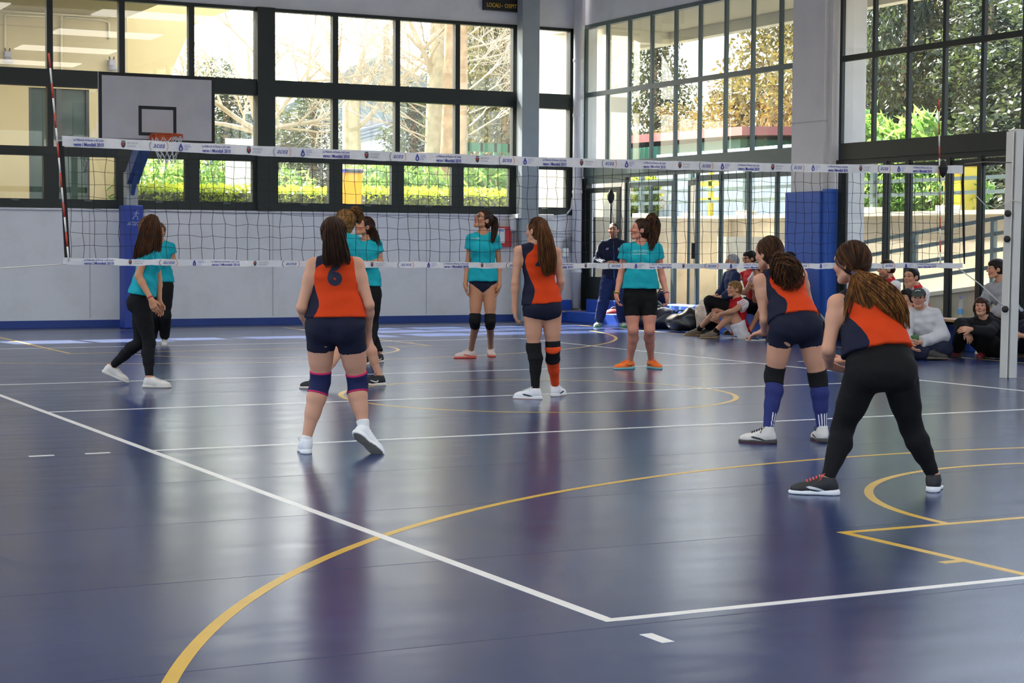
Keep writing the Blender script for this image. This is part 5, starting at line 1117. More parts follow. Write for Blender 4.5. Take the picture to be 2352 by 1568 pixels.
        if extra == 'stripe':
            ax = D_(1.5); rel = V2-P_(1.5); xx = np.cross(ax, calf_back(S_)); ang = np.arctan2(rel@xx, rel@calf_back(S_)); low = ((V2-kn)@ax)/np.linalg.norm(a-kn)
            at['stripe'] = np.where((low > 0.70-0.05*np.abs(ang*2 % 1)) & (np.abs(ang) < 1.0), np.abs(((ang*2.2) % 1.0)-0.5)-0.22, 1.0)
        mesh_np(nm, V2, F2, m_, body, None, at)
    for S_, f, m_, r_ in spec.get('bands', []):
        sh, el, wr = arms[S_]; d = nrm(wr-el); c = el+(wr-el)*f; mb = MB(); a_ = nrm(np.cross(d, up)); b_ = np.cross(d, a_); rr = r_*s
        mb.tube([c+(a_*math.cos(t)+b_*math.sin(t))*rr for t in np.linspace(0, 2*math.pi, 17)], 0.0055, 6, cap=False).build('wristband', m_, body, True)
    return p
def v_cut_arm(v, e, d, R, k=0.0):
    """trim a sleeve or trouser leg: remove what lies past the end point along d within radius R"""
    d = nrm(d); a = e; b = e+d*R*2.2; q = v.reg(e-R*2.6, e+d*R*2.4+R*2.6)
    if q is None: return
    sl, X, Y, Z = q; X = X-np.float32(e[0]); Y = Y-np.float32(e[1]); Z = Z-np.float32(e[2]); w = X*np.float32(d[0])+Y*np.float32(d[1])+Z*np.float32(d[2]); rad = np.sqrt(np.maximum(X**2+Y**2+Z**2-w**2, 0))
    cut = np.maximum(-w, rad-np.float32(R)); v.put(sl, cut.astype(np.float32), 0.004, 's')
def v_cut_hem(v, p, n, a, b):
    v.plane(p, n, 0.005)
def project_flat(me_or_pts, bvh, org, direction, off=0.003):
    out = []
    for q in me_or_pts:
        h = bvh.ray_cast(Vector(q), Vector(direction))
        out.append(tuple(h[0]-Vector(direction)*off) if h[0] is not None else tuple(q))
    return out
def print_on(person_VF, name, s_, centre, xdir, ydir, into, height, m, parent, width=None, bold=0.0, shear=0.0):
    """lettering wrapped on a garment: projected from just outside the cloth along 'into'"""
    V, F = person_VF; bvh = BVHTree.FromPolygons([tuple(x) for x in V], [tuple(int(i) for i in f) for f in F])
    me = text_mesh(s_, 1.0, bold, shear); bm = bmesh.new(); bm.from_mesh(me); bmesh.ops.triangulate(bm, faces=bm.faces); 
    for _ in range(2): bmesh.ops.subdivide_edges(bm, edges=[e for e in bm.edges if e.calc_length() > 0.12], cuts=1)
    bmesh.ops.triangulate(bm, faces=bm.faces); co = np.array([v.co[:] for v in bm.verts]); mn, mx = co.min(0), co.max(0); sy = height/(mx[1]-mn[1]); sx = width/(mx[0]-mn[0]) if width else sy
    X = (co[:, 0]-(mn[0]+mx[0])/2)*sx; Y = (co[:, 1]-(mn[1]+mx[1])/2)*sy; into = nrm(into); P = np.asarray(centre)[None]-into[None]*0.3+X[:, None]*nrm(xdir)[None]+Y[:, None]*nrm(ydir)[None]
    P2 = project_flat(P, bvh, None, into, 0.0025)
    for v, q in zip(bm.verts, P2): v.co = q
    bm.to_mesh(me); bm.free(); me.materials.clear(); me.materials.append(m); return obj(name, me, parent)
# ---------------- shoes
def shoe(p, heel, toe, spec, s=1.0, side=None):
    """heel and toe: points on the sole line; spec: upper, sole, lace materials"""
    heel = np.asarray(heel, float); toe = np.asarray(toe, float); x = nrm(toe-heel); up_h = np.asarray(spec.get('up', (0, 0, 1)), float); y = nrm(np.cross(up_h, x)); z = np.cross(x, y); Ls = 0.262*s*spec.get('len', 1.0)/0.262
    W = lambda a, b, c: heel+(x*a+y*b+z*c)*Ls
    ax = (x, y, z); h = 0.0065
    pts = np.array([W(-.03, 0, -.01), W(.29, 0, 0), W(.06, 0, .15), W(.1, .07, 0), W(.1, -.07, 0)]); lo, hi = pts.min(0)-0.05, pts.max(0)+0.05
    v = Vox(lo, hi, h)
    v.ell(W(.045, 0, .045), ax, npv(.050, .036, .050)*Ls, 0.0); v.cone(W(.06, 0, .066), W(.19, 0, .030), .036*Ls, .030*Ls, 0.03); v.cone(W(.075, 0, .085), W(.13, 0, .052), .026*Ls, .026*Ls, 0.02); v.ell(W(.185, 0, .030), ax, npv(.075, .043, .034)*Ls, 0.025); v.ell(W(.10, 0, .04), ax, npv(.07, .036, .042)*Ls, 0.02)
    v.cone(W(.05, 0, .07), W(.048, 0, spec.get('high', .105)), .036*Ls, .037*Ls, 0.02); v.plane(W(0, 0, .012), -z); v.plane(W(.05, 0, spec.get('high', .105)-0.004), z*1.0-x*0.12 if spec.get('slope', True) else z); V, F = v.mesh()
    o = mesh_np('shoe', V, F, spec['upper'], p.o)
    v = Vox(lo, hi, h); v.ell(W(.052, 0, .014), ax, npv(.066, .039, .045)*Ls, 0.0); v.cone(W(.05, 0, .012), W(.2, 0, .012), .031*Ls, .034*Ls, 0.02); v.ell(W(.185, 0, .012), ax, npv(.085, .0465, .036)*Ls, 0.02); v.plane(W(0, 0, .0), -z, 0.003); v.plane(W(0, 0, .034), z+x*0.05, 0.004); V2, F2 = v.mesh()
    mesh_np('sole', V2, F2, spec['sole'], o)
    if spec.get('out'):
        v = Vox(lo, hi, h); v.ell(W(.055, 0, .004), ax, npv(.060, .036, .02)*Ls, 0.0); v.cone(W(.05, 0, .004), W(.2, 0, .004), .03*Ls, .034*Ls, 0.02); v.ell(W(.185, 0, .004), ax, npv(.083, .0455, .02)*Ls, 0.02); v.plane(W(0, 0, -.003), -z, 0.002); v.plane(W(0, 0, .006), z, 0.002); V3, F3 = v.mesh(); mesh_np('outsole', V3, F3, spec['out'], o)
    bvh = BVHTree.FromPolygons([tuple(q) for q in V], [tuple(int(i) for i in f) for f in F])
    def top(a, b):
        hh = bvh.ray_cast(Vector(W(a, b, .2)), Vector(-z)); return hh[0]+Vector(z)*0.002 if hh[0] is not None else Vector(W(a, b, .06))
    if spec.get('lace'):
        for k in range(5):
            a = .095+.017*k; mb = MB(); mb.tube([top(a, -.022), top(a+.006, 0)+Vector(z)*0.004, top(a, .022)], 0.0048, 5); mb.build('lace', spec['lace'], o, True)
        MB().tube([top(.09, .004), Vector(W(.07, .03, .12)), Vector(W(.085, .05, .10)), Vector(W(.10, .035, .075))], 0.0025, 5).build('lace', spec['lace'], o, True)
    if spec.get('mark'):
        for sg in (-1, 1):
            poly = spec['mark_shape']; pts2 = []
            for a, c in poly:
                hh = bvh.ray_cast(Vector(W(a, sg*.12, c)), Vector(-y*sg)); pts2.append(hh[0]+Vector(y*sg)*0.0015 if hh[0] is not None else Vector(W(a, sg*.04, c)))
            mb = MB(); i = 0
            n2 = len(pts2)//2
            for k in range(n2-1): mb.quad(pts2[k], pts2[k+1], pts2[len(pts2)-2-k], pts2[len(pts2)-1-k])
            mb.build('side_mark', spec['mark'], o)
    return o
SWOOSH = [(.045, .050), (.060, .034), (.085, .034), (.120, .046), (.165, .060), (.120, .052), (.085, .045), (.068, .044), (.056, .052), (.052, .060)]
STREAK = [(.06, .025), (.10, .04), (.15, .05), (.17, .045), (.15, .035), (.10, .026)]
# ---------------- hair
def hair_cap(p, head, m, thick=0.012, spec=None, name='hair', hs=1.0, h=0.006, low=-0.085, front=0.034, slope=0.55, wr=0.0025, fringe=0.0, vol=None, ears=True):
    C, HF, HU = head; HF = nrm(HF); HU = nrm(np.asarray(HU)-HF*(np.asarray(HU)@HF)); HR = np.cross(HF, HU); H = lambda r, u, f: np.asarray(C)+(HR*r+HU*u+HF*f)*hs; ax = (HR, HF, HU)
    v = Vox(np.asarray(C)-0.2*hs, np.asarray(C)+0.2*hs, h); v.ell(H(0, 0.022, -0.012), ax, npv(0.0745, 0.094, 0.094)*hs, 0.0, grow=thick); v.cone(H(0, -0.02, -0.05), H(0, low-0.005, -0.045), 0.056*hs, 0.048*hs, 0.03)
    if vol: 
        for (r, u, f), rad in vol: v.ell(H(r, u, f), ax, np.asarray(rad)*hs, 0.03)
    v.wrinkle(wr, 70, 0.3)
    sl, X, Y, Z = v.reg(v.lo-1, v.lo+v.n*v.h+1); qx = X-C[0]; qy = Y-C[1]; qz = Z-C[2]; d_ = lambda a: (qx*a[0]+qy*a[1]+qz*a[2])/hs
    f = d_(HF)-(front+fringe*0.0+slope*d_(HU)); v.put(sl, (f*0.8*hs).astype(np.float32), 0.006, 'i'); v.put(sl, ((low-d_(HU)-0.35*np.maximum(d_(HF), 0))*hs).astype(np.float32), 0.01, 'i')
    if ears:
        for sg in (-1, 1): v.ell(H(sg*0.085, -0.012, 0.004), ax, npv(0.022, 0.026, 0.034)*hs, 0.008, 's')
    if fringe: v.ell(H(0, 0.062, 0.055), ax, npv(0.066, 0.045, 0.035+fringe)*hs, 0.02); v.wrinkle(0.002, 120, 1.1)
    V, F = v.mesh(); return mesh_np(name, V, F, m, p.o)
def strands(p, path, width, m, n=90, r=0.0042, name='ponytail', wave=0.0, seed=1, flat=1.0, spread_end=1.0, jitter_len=0.15, core=True, m2=None, parent=None):
    """tapered strands along a path (list of points) with the given half-widths"""
    n = int(n*1.4); r = r*0.64; rng = random.Random(seed); path = [Vector(q) for q in path]; N = len(path); T = 7 if wave < 0.4 else 13
    def ev(t):
        f = t*(N-1); i = min(int(f), N-2); a = f-i; p0, p1, p2, p3 = path[max(i-1, 0)], path[i], path[i+1], path[min(i+2, N-1)]
        return 0.5*((2*p1)+(p2-p0)*a+(2*p0-5*p1+4*p2-p3)*a*a+(3*p1-p0-3*p2+p3)*a**3)
    def wv(t): f = t*(len(width)-1); i = min(int(f), len(width)-2); return width[i]+(width[i+1]-width[i])*(f-i)
    mb = MB(); view = Vector(_fw)
    for k in range(n):
        ang = rng.random()*6.283; rad = math.sqrt(rng.random()) if rng.random() < 0.3 else 0.78+0.22*rng.random(); tl = 1.0-jitter_len*rng.random(); ph = rng.random()*6.28; pts = []; rr = []
        for j in range(T):
            t = tl*j/(T-1); c = ev(t); d = (ev(min(1, t+.02))-ev(max(0, t-.02))).normalized(); sx = d.cross(view); sx = sx.normalized() if sx.length > 1e-4 else Vector((1, 0, 0)); sy = sx.cross(d); w = wv(t)
            a = ang+wave*0.5*math.sin(9*t+ph); pts.append(c+sx*w*rad*math.cos(a)*spread_end+sy*w*rad*math.sin(a)*flat+(sx*math.sin(ph+t*11)+sy*math.cos(ph*2+t*10))*wave*0.011); rr.append(r*(0.75+0.5*rng.random())*(1-0.75*t**2)+0.0006)
        mb.tube(pts, rr, 3, cap=False, mi=0 if (m2 is None or rng.random() < 0.6) else 1)
    if core:
        mb.tube([ev(t) for t in np.linspace(0, 0.85, 10)], [wv(t)*0.66*min(1, flat*1.1)*(1-0.6*max(0, t-0.5)) for t in np.linspace(0, 0.85, 10)], 8)
    return mb.build(name, [m] if m2 is None else [m, m2], parent or p.o, True)

def comb(p, head, tie, m, n=220, hs=1.0, thick=0.013, r=0.0016, seed=3, front=0.034, slope=0.55, low=-0.075, lift=0.002, m2=None):
    """fine strands lying on the head, combed from the hairline to the tie point"""
    C, HF, HU = head; C = np.asarray(C); HF = nrm(HF); HU = nrm(np.asarray(HU)-HF*(np.asarray(HU)@HF)); HR = np.cross(HF, HU); rng = np.random.default_rng(seed); rad = npv(0.0745, 0.094, 0.094)+thick/hs+lift
    loc = lambda P: np.array([(P-C)@HR/hs, (P-C)@HF/hs+0.012, (P-C)@HU/hs-0.022])/rad
    td = nrm(loc(np.asarray(tie))); mb = MB(); k = 0
    while k < n:
        d = nrm(rng.normal(size=3)); q = d*rad; u = q[2]+0.022; f = q[1]-0.012
        if f > front+slope*u-0.004 or u < low or d@td > 0.93: continue
        if abs(q[0]) > 0.05 and -0.05 < u < 0.024 and -0.02 < f < 0.04: continue
        if u < -0.005 and f > -0.015: continue
        k += 1; om = math.acos(max(-1, min(1, d@td))); pts = []; off = 0.0015*rng.random()
        for j in range(8):
            t = j/7; w = (math.sin((1-t)*om)*d+math.sin(t*om)*td)/max(1e-4, math.sin(om)); w = nrm(w); qq = w*(rad+off); pts.append(C+(HR*qq[0]+HF*(qq[1]-0.012)+HU*(qq[2]+0.022))*hs)
        mb.tube(pts, r, 3, cap=False, mi=0 if (m2 is None or rng.random() < 0.6) else 1)
    return mb.build('combed_hair', [m] if m2 is None else [m, m2], p.o, True)
# ---------------------------------------------------------------- the people in the hall
FWH = nrm(npv(_fw[0], _fw[1], 0)); CRH = nrm(npv(CR[0], CR[1], 0)); ZV = npv(0, 0, 1)
def Dg(x, y): return depth_of(atZ(x, y))
def hdir(rx, fz): return nrm(rx*CRH+fz*FWH)
def foot(hx, hy, rx, fz, s=1.0, lift=0.0, tilt=0.0):
    """heel pixel on the floor, horizontal toe direction; returns heel, toe, ankle, toe joint"""
    h = atZ(hx, hy, lift); x = hdir(rx, fz); x = nrm(x-ZV*tilt); z = nrm(np.cross(x, nrm(np.cross(ZV, x)))); z = z if z[2] > 0 else -z
    return dict(heel=h, toe=h+x*0.26*s, an=h+(x*0.055+z*0.088)*s, tj=h+(x*0.20+z*0.035)*s, up=z)
def foot3(h, t, up, s=1.0):
    h = np.asarray(h); x = nrm(np.asarray(t)-h); z = nrm(np.asarray(up)-x*(np.asarray(up)@x)); return dict(heel=h, toe=h+x*0.26*s, an=h+(x*0.055+z*0.088)*s, tj=h+(x*0.20+z*0.035)*s, up=z)
def build(name, label, D0, px, fL, fR, head, spec, shoes):
    J = {k: atD(v[0], v[1], D0+(v[2] if len(v) > 2 else 0)) for k, v in px.items()}
    s = spec.get('s', 1.0)
    for S_, f in (('L', fL), ('R', fR)):
        if f is not None: J['an'+S_] = f['an']; J['toe'+S_] = f['tj']
        elif 'an'+S_ in J: pass
    C = atD(head[0][0], head[0][1], D0+(head[0][2] if len(head[0]) > 2 else 0)); hd = (C, cdir(*head[1]), nrm(ZV+0.0*CU+sum(c*v for c, v in zip(head[2] if len(head) > 2 else (0, 0, 0), (CRH, FWH, ZV)))))
    p = make_person(name, label, J, hd, spec); p.head = hd; p.J = J; p.D0 = D0
    if shoes:
        for S_, f in (('L', fL), ('R', fR)):
            if f is not None: sp = dict(shoes); sp['up'] = f['up']; shoe(p, f['heel'], f['toe'], sp, s)
    p.hs = spec.get('hs', 1.0)*s*0.985
    return p
def shoe_mats(name, up, so, lace=None, mark=None, shape=None, out=None, **k):
    d = dict(upper=mat('shoe_'+name, up, 0.6, noise=0.06, nscale=20), sole=mat('sole_'+name, so, 0.6)); 
    if lace: d['lace'] = mat('lace_'+name, lace, 0.7)
    if mark: d['mark'] = mat('mark_'+name, mark, 0.5); d['mark_shape'] = shape or SWOOSH
    if out: d['out'] = mat('outsole_'+name, out, 0.7)
    d.update(k); return d
SH_WHITE = shoe_mats('white', (226, 228, 232), (236, 236, 238), (226, 226, 228), out=(120, 116, 108)); SH_WHITE2 = shoe_mats('offwhite', (218, 212, 206), (214, 206, 196), (206, 200, 194)); SH_ASICS = shoe_mats('white_gum', (228, 228, 232), (226, 226, 228), (210, 210, 212), (40, 40, 46), STREAK, out=(190, 120, 70))
SH_BASK = shoe_mats('white_black_high', (212, 208, 204), (60, 56, 56), (30, 30, 32), (44, 42, 44), STREAK, out=(130, 50, 44), high=.125); SH_RUN = shoe_mats('black_run', (30, 30, 34), (232, 232, 238), (226, 92, 88), (206, 206, 210), STREAK, out=(30, 30, 32)); SH_BLKN = shoe_mats('black_knit', (24, 24, 27), (216, 206, 196), (30, 30, 32), (228, 228, 230), SWOOSH)
SH_CORAL = shoe_mats('coral_white', (226, 204, 196), (228, 96, 70), (222, 220, 214), (232, 92, 66), STREAK); SH_ORANGE = shoe_mats('orange', (250, 124, 46), (120, 186, 196), (250, 120, 50), (28, 26, 26), SWOOSH); SH_COACH = shoe_mats('white_green', (196, 200, 186), (70, 150, 80), (60, 70, 50), (70, 110, 90), STREAK); SH_SUEDE = shoe_mats('brown_suede', (112, 98, 84), (150, 124, 84), (150, 140, 124)); SH_NAVY = shoe_mats('navy_run', (34, 42, 74), (206, 204, 200), (34, 42, 74), (96, 160, 214), SWOOSH); SH_REDK = shoe_mats('dark_red', (120, 24, 36), (60, 50, 48), (90, 20, 30)); SH_DARK = shoe_mats('dark', (52, 48, 46), (90, 82, 74), (40, 40, 40))
M_NUM = mat('navy_number', (30, 32, 60), 0.7)
UPDN = (0, 0, -1)
# --- number six, seen from behind
D0 = Dg(703, 1042); s = 0.975
fL = foot(705, 1043, -0.22, 1.0, s); tR = atD(874, 1046, D0+0.02); hR = atD(813, 995, D0-0.06); fR = foot3(hR, tR, FWH*0.8+ZV*0.6+CRH*0.3, s)
P6 = build('person', 'volleyball player with number six on her orange back, seen from behind', D0, dict(hipL=(738, 752, 0.02), hipR=(802, 752, -0.02), shL=(720, 609, 0.0), shR=(819, 608, 0.02), neck=(769, 596, 0.0), elL=(693, 706, -0.02), wrL=(716, 768, 0.22), elR=(847, 700, 0.0), wrR=(845, 768, 0.16), knL=(736, 876, 0.10), knR=(822, 880, 0.10)), fL, fR,
    ((766, 541, 0.02), (-0.15, 0.05, 1.0)), dict(s=s, seed=1.3, fat=1.06, hipw=0.185, waistw=0.138, thigh=0.090, calf=0.060, skin=SKIN_F, eyes=False, handL=dict(d=cdir(0.6, -0.5, 0.5), n=cdir(0, -.3, -1)), handR=dict(d=cdir(-0.1, -0.9, 0.5)), shirt=dict(kind='jersey', hem=0.15, g=0.008, flare=0.006, mat=M_JERSEY, name='jersey', wr=0.003), pants=dict(len=0.42, mat=M_NAVY, g=0.007, top=0.30),
    legwear=[('L', 0.80, 1.22, 0.008, M_KPADN, 'knee_pad', 'edge'), ('R', 0.80, 1.22, 0.008, M_KPADN, 'knee_pad', 'edge'), ('L', 1.93, 2.05, 0.006, M_SOCKW, 'sock', None), ('R', 1.80, 2.05, 0.006, M_SOCKW, 'sock', None)]), SH_WHITE)
hair_cap(P6, P6.head, H_DARK, 0.014, hs=P6.hs, ears=False)
comb(P6, P6.head, atD(764, 507, D0-0.07), H_DARK, 320, P6.hs, 0.014, m2=H_BROWN)
strands(P6, [atD(764, 506, D0-0.06), atD(765, 520, D0-0.14), atD(768, 552, D0-0.17), atD(772, 585, D0-0.17), atD(776, 612, D0-0.16)], [0.025, 0.055, 0.075, 0.09, 0.085], H_DARK, 260, 0.0035, seed=2)
MB().tube([atD(757, 507, D0-0.11), atD(764, 503, D0-0.12), atD(771, 507, D0-0.11)], 0.006, 6).build('hair_tie', M_PLASTIC_W, P6.o, True)
t_ = P6.secs; cb = t_[4][0]*0.35+t_[5][0]*0.65
print_on(P6.shirtVF, 'number', '6', atD(769, 630, D0-0.1), CR, CU, _fw, 0.150, M_NUM, P6.shirt, width=0.095, bold=0.06)
# --- number four in the middle
D0 = Dg(1225, 917); s = 0.985
fL = foot(1243, 917, -1.0, 0.35, s); fR = foot(1270, 911, 0.45, 1.0, s)
P4 = build('person', 'player with long auburn ponytail, orange jersey, one black and one orange sock', D0, dict(hipL=(1224, 709, 0.0), hipR=(1267, 709, 0.03), shL=(1192, 577, -0.02), shR=(1276, 579, 0.03), neck=(1237, 561, 0.0), elL=(1183, 648, -0.03), wrL=(1182, 708, 0.0), elR=(1288, 646, 0.06), wrR=(1279, 694, 0.20), knL=(1226, 799, 0.03), knR=(1270, 801, 0.06)), fL, fR,
    ((1233, 530, 0.0), (-0.75, 0.12, 0.65)), dict(s=s, seed=2.1, fat=0.98, skin=SKIN_F, handL=dict(d=cdir(0.08, -1, 0.15)), shirt=dict(kind='jersey', hem=0.09, g=0.008, flare=0.004, mat=M_JERSEY, name='jersey'), pants=dict(len=0.24, mat=M_NAVY, g=0.006, top=0.25, vcut=0.22),
    legwear=[('L', 0.86, 1.30, 0.010, M_KPAD, 'knee_pad', 'pad'), ('R', 0.80, 1.28, 0.010, pattern_fabric('banded_kneepad', (20, 20, 22), [('edge', (232, 84, 40))]), 'knee_pad', 'pad'), ('L', 1.0, 1.98, 0.005, M_SOCKK, 'sock', None), ('R', 1.0, 1.93, 0.005, M_SOCKO, 'sock', None), ('R', 0.94, 1.02, 0.013, M_SOCKO, 'knee_band', None)]), SH_ASICS)
hair_cap(P4, P4.head, H_BROWN, 0.010, hs=P4.hs)
comb(P4, P4.head, atD(1243, 511, D0-0.04), H_BROWN, 300, P4.hs, 0.010, m2=H_DARK)
strands(P4, [atD(1242, 510, D0-0.02), atD(1248, 520, D0-0.11), atD(1253, 552, D0-0.15), atD(1258, 595, D0-0.16), atD(1263, 634, D0-0.14)], [0.022, 0.045, 0.075, 0.085, 0.05], H_BROWN, 260, 0.0034, seed=4, m2=H_AUBURN)
MB().tube([atD(1238, 513, D0-0.06), atD(1242, 509, D0-0.09), atD(1248, 512, D0-0.1)], 0.007, 6).build('hair_tie', mat('tan_band', (196, 160, 120), 0.7), P4.o, True)
print_on(P4.shirtVF, 'number', '4', atD(1243, 604, D0-0.1), CR, CU, _fw, 0.125, M_NUM, P4.shirt, width=0.10, bold=0.05)
# --- player with curly ponytail, blue socks
D0 = Dg(1765, 1018); s = 0.99
fL = foot(1781, 1019, -1.0, 0.45, s); fR = foot(1893, 1017, -0.1, 1.0, s)
PC = build('person', 'orange-shirted player with curly brown ponytail and striped blue socks, leaning forward', D0, dict(hipL=(1797, 756, 0.0), hipR=(1858, 752, 0.05), shL=(1746, 645, 0.14), shR=(1838, 632, 0.26), neck=(1788, 622, 0.24), elL=(1757, 733, 0.12), wrL=(1757, 762, 0.34), elR=(1858, 700, 0.40), wrR=(1815, 745, 0.5), knL=(1778, 862, 0.08), knR=(1879, 870, 0.10)), fL, fR,
    ((1766, 582, 0.26), (-0.7, 0.0, 0.75)), dict(s=s, seed=3.3, fat=1.02, skin=SKIN_F, bend=-0.03, handL=dict(d=cdir(-0.7, -0.15, 0.4), n=cdir(0, -1, 0.1)), shirt=dict(kind='jersey', hem=0.16, g=0.008, flare=0.006, mat=M_JERSEY, name='jersey'), pants=dict(len=0.36, mat=M_NAVY, g=0.006, top=0.32),
    legwear=[('L', 0.80, 1.16, 0.010, M_KPAD, 'knee_pad', 'pad'), ('R', 0.84, 1.16, 0.010, M_KPAD, 'knee_pad', 'pad'), ('L', 1.05, 1.99, 0.005, M_SOCKB, 'sock', 'stripe'), ('R', 1.05, 1.99, 0.005, M_SOCKB, 'sock', 'stripe')]), SH_BASK)
hair_cap(PC, PC.head, H_DARK, 0.012, hs=PC.hs, low=-0.08)
comb(PC, PC.head, atD(1784, 594, D0+0.18), H_DARK, 320, PC.hs, 0.012, m2=H_BROWN)
strands(PC, [atD(1782, 592, D0+0.20), atD(1792, 602, D0+0.12), atD(1806, 622, D0+0.06), atD(1813, 642, D0+0.06), atD(1814, 662, D0+0.08)], [0.03, 0.075, 0.105, 0.105, 0.08], H_DARK, 280, 0.004, seed=5, wave=1.3, m2=H_BROWN, jitter_len=0.35)
# --- nearest player in black leggings
D0 = Dg(1880, 1138); s = 1.0
fL = foot(1924, 1137, -1.0, 0.25, s); fR = foot(2142, 1131, 0.30, 1.0, s)
PN = build('person', 'nearest orange-shirted player in black leggings crouching with feet apart', D0, dict(hipL=(1985, 856, 0.02), hipR=(2063, 852, 0.05), shL=(1922, 697, 0.12), shR=(2042, 688, 0.22), neck=(1980, 668, 0.22), elL=(1902, 802, 0.08), wrL=(1905, 838, 0.30), elR=(2050, 790, 0.45), wrR=(1948, 828, 0.52), knL=(1934, 985, 0.16), knR=(2093, 982, 0.18)), fL, fR,
    ((1956, 604, 0.22), (-0.72, 0.0, 0.72)), dict(s=s, seed=4.7, fat=1.06, hipw=0.186, waistw=0.142, chestw=0.158, skin=SKIN_F, bend=-0.03, handL=dict(d=cdir(0.9, -0.35, 0.3), n=cdir(0, 1, 0.3)), handR=dict(d=cdir(-1, 0.0, 0.1), n=cdir(0, 1, -0.2)), shirt=dict(kind='jersey', hem=0.27, g=0.008, flare=0.006, mat=M_JERSEY, name='jersey', wr=0.0035), pants=dict(len=2.03, mat=M_LEGG, g=0.005, top=0.42, name='leggings')), SH_RUN)
hair_cap(PN, PN.head, H_DARK, 0.013, hs=PN.hs, low=-0.07)
comb(PN, PN.head, atD(1968, 624, D0+0.14), H_DARK, 380, PN.hs, 0.013, m2=H_BROWN)
strands(PN, [atD(1966, 622, D0+0.16), atD(1975, 634, D0+0.08), atD(2008, 655, D0+0.02), atD(2046, 690, D0+0.02), atD(2066, 725, D0+0.05), atD(2078, 762, D0+0.08)], [0.025, 0.035, 0.065, 0.075, 0.06, 0.03], H_BROWN, 320, 0.0032, seed=6, m2=H_OMBRE, jitter_len=0.4, flat=0.6)
strands(PN, [atD(1968, 626, D0+0.14), atD(1972, 645, D0+0.08), atD(1985, 690, D0+0.04), atD(2012, 730, D0+0.05), atD(2042, 760, D0+0.06)], [0.025, 0.05, 0.06, 0.05, 0.02], H_BROWN, 150, 0.003, seed=16, m2=H_OMBRE, jitter_len=0.5, core=False, flat=0.5, name='loose_strands')
strands(PN, [atD(1966, 628, D0+0.14), atD(1962, 650, D0+0.08), atD(1950, 695, D0+0.03), atD(1938, 752, D0+0.05)], [0.02, 0.03, 0.025, 0.01], H_BROWN, 40, 0.003, seed=26, m2=H_OMBRE, jitter_len=0.5, core=False, name='loose_strands')
MB().tube([atD(1958, 626, D0+0.12), atD(1968, 632, D0+0.09), atD(1980, 628, D0+0.10)], 0.012, 8).build('hair_tie', mat('blue_scrunchie', (40, 56, 116), 0.7), PN.o, True)
# --- teal team -------------------------------------------------------------------------
def tee(hem=0.06, **k): d = dict(kind='tee', hem=hem, g=0.012, flare=0.012, mat=M_TEAL, name='shirt', wr=0.0045, sleeve=0.45, neck=0.12, neckr=0.066); d.update(k); return d
# walker by the padded post
D0 = Dg(362, 888); s = 0.99
fR = foot(330, 890, 1.0, 0.0, s); tb_ = atZ(291, 879, 0.015); fL = foot3(tb_-hdir(1, 0.05)*0.23*s+ZV*0.10, tb_, ZV, s)
TW = build('person', 'teal-shirted girl with long loose brown hair walking past the blue padded post', D0, dict(hipL=(326, 694, 0.12), hipR=(322, 694, -0.06), shL=(356, 573, 0.17), shR=(334, 577, -0.12), neck=(344, 566, 0.02), elL=(364, 640, 0.20), wrL=(366, 692, 0.14), elR=(318, 634, -0.16), wrR=(347, 687, -0.2), knL=(322, 787, 0.10), knR=(343, 788, -0.04)), fL, fR,
    ((345, 526, 0.03), (0.75, -0.05, 0.65)), dict(s=s, seed=5.1, skin=SKIN_T, handL=dict(d=cdir(0.05, -1, 0.1)), handR=dict(d=cdir(0.35, -1, 0.0), n=cdir(0.3, 0, 1)), shirt=tee(0.14, sleeve=0.50), pants=dict(len=1.95, mat=M_LEGG, g=0.005, top=0.30, name='leggings'), bands=[('R', 0.93, mat('red_thread', (170, 40, 60), 0.7), 0.029)]), SH_WHITE2)
hair_cap(TW, TW.head, H_BROWN, 0.016, hs=TW.hs, ears=False, low=-0.10)
strands(TW, [atD(352, 498, D0-0.05), atD(345, 520, D0-0.10), atD(338, 550, D0-0.12), atD(328, 575, D0-0.14), atD(318, 600, D0-0.12)], [0.05, 0.085, 0.095, 0.085, 0.055], H_BROWN, 280, 0.0038, seed=7, m2=H_DARK, name='loose_hair')
strands(TW, [atD(356, 502, D0-0.04), atD(362, 525, D0-0.10), atD(362, 555, D0-0.12), atD(362, 580, D0-0.12)], [0.03, 0.04, 0.045, 0.03], H_BROWN, 60, 0.005, seed=8, m2=H_DARK, name='loose_hair', core=False)
# girl hidden behind her
D0 = Dg(377, 796); s = 0.97
fL = foot(379, 791, 0.1, -1.0, s); fR = foot(352, 792, -0.1, -1.0, s)
TB = build('person', 'teal-shirted girl in black trousers half hidden behind the walking girl', D0, dict(hipL=(380, 657, 0), hipR=(355, 657, 0), shL=(392, 567, 0), shR=(345, 567, 0), neck=(368, 556, 0), elL=(399, 599, 0.05), wrL=(379, 602, -0.2), elR=(338, 600, 0.05), wrR=(360, 604, -0.2), knL=(379, 725, -0.02), knR=(354, 725, -0.02)), fL, fR, ((366, 532, -0.02), (0.1, 0.0, -1.0)), dict(s=s, h=0.010, hf=0.006, seed=5.6, skin=SKIN_T, handL=dict(d=cdir(-1, 0, -0.3), n=cdir(0, -1, 0)), handR=dict(d=cdir(1, 0, -0.3), n=cdir(0, -1, 0)), shirt=tee(0.10), pants=dict(len=1.9, mat=M_LEGG, g=0.008, loose=0.018, top=0.3)), SH_WHITE2)
hair_cap(TB, TB.head, H_BROWN, 0.014, hs=TB.hs)
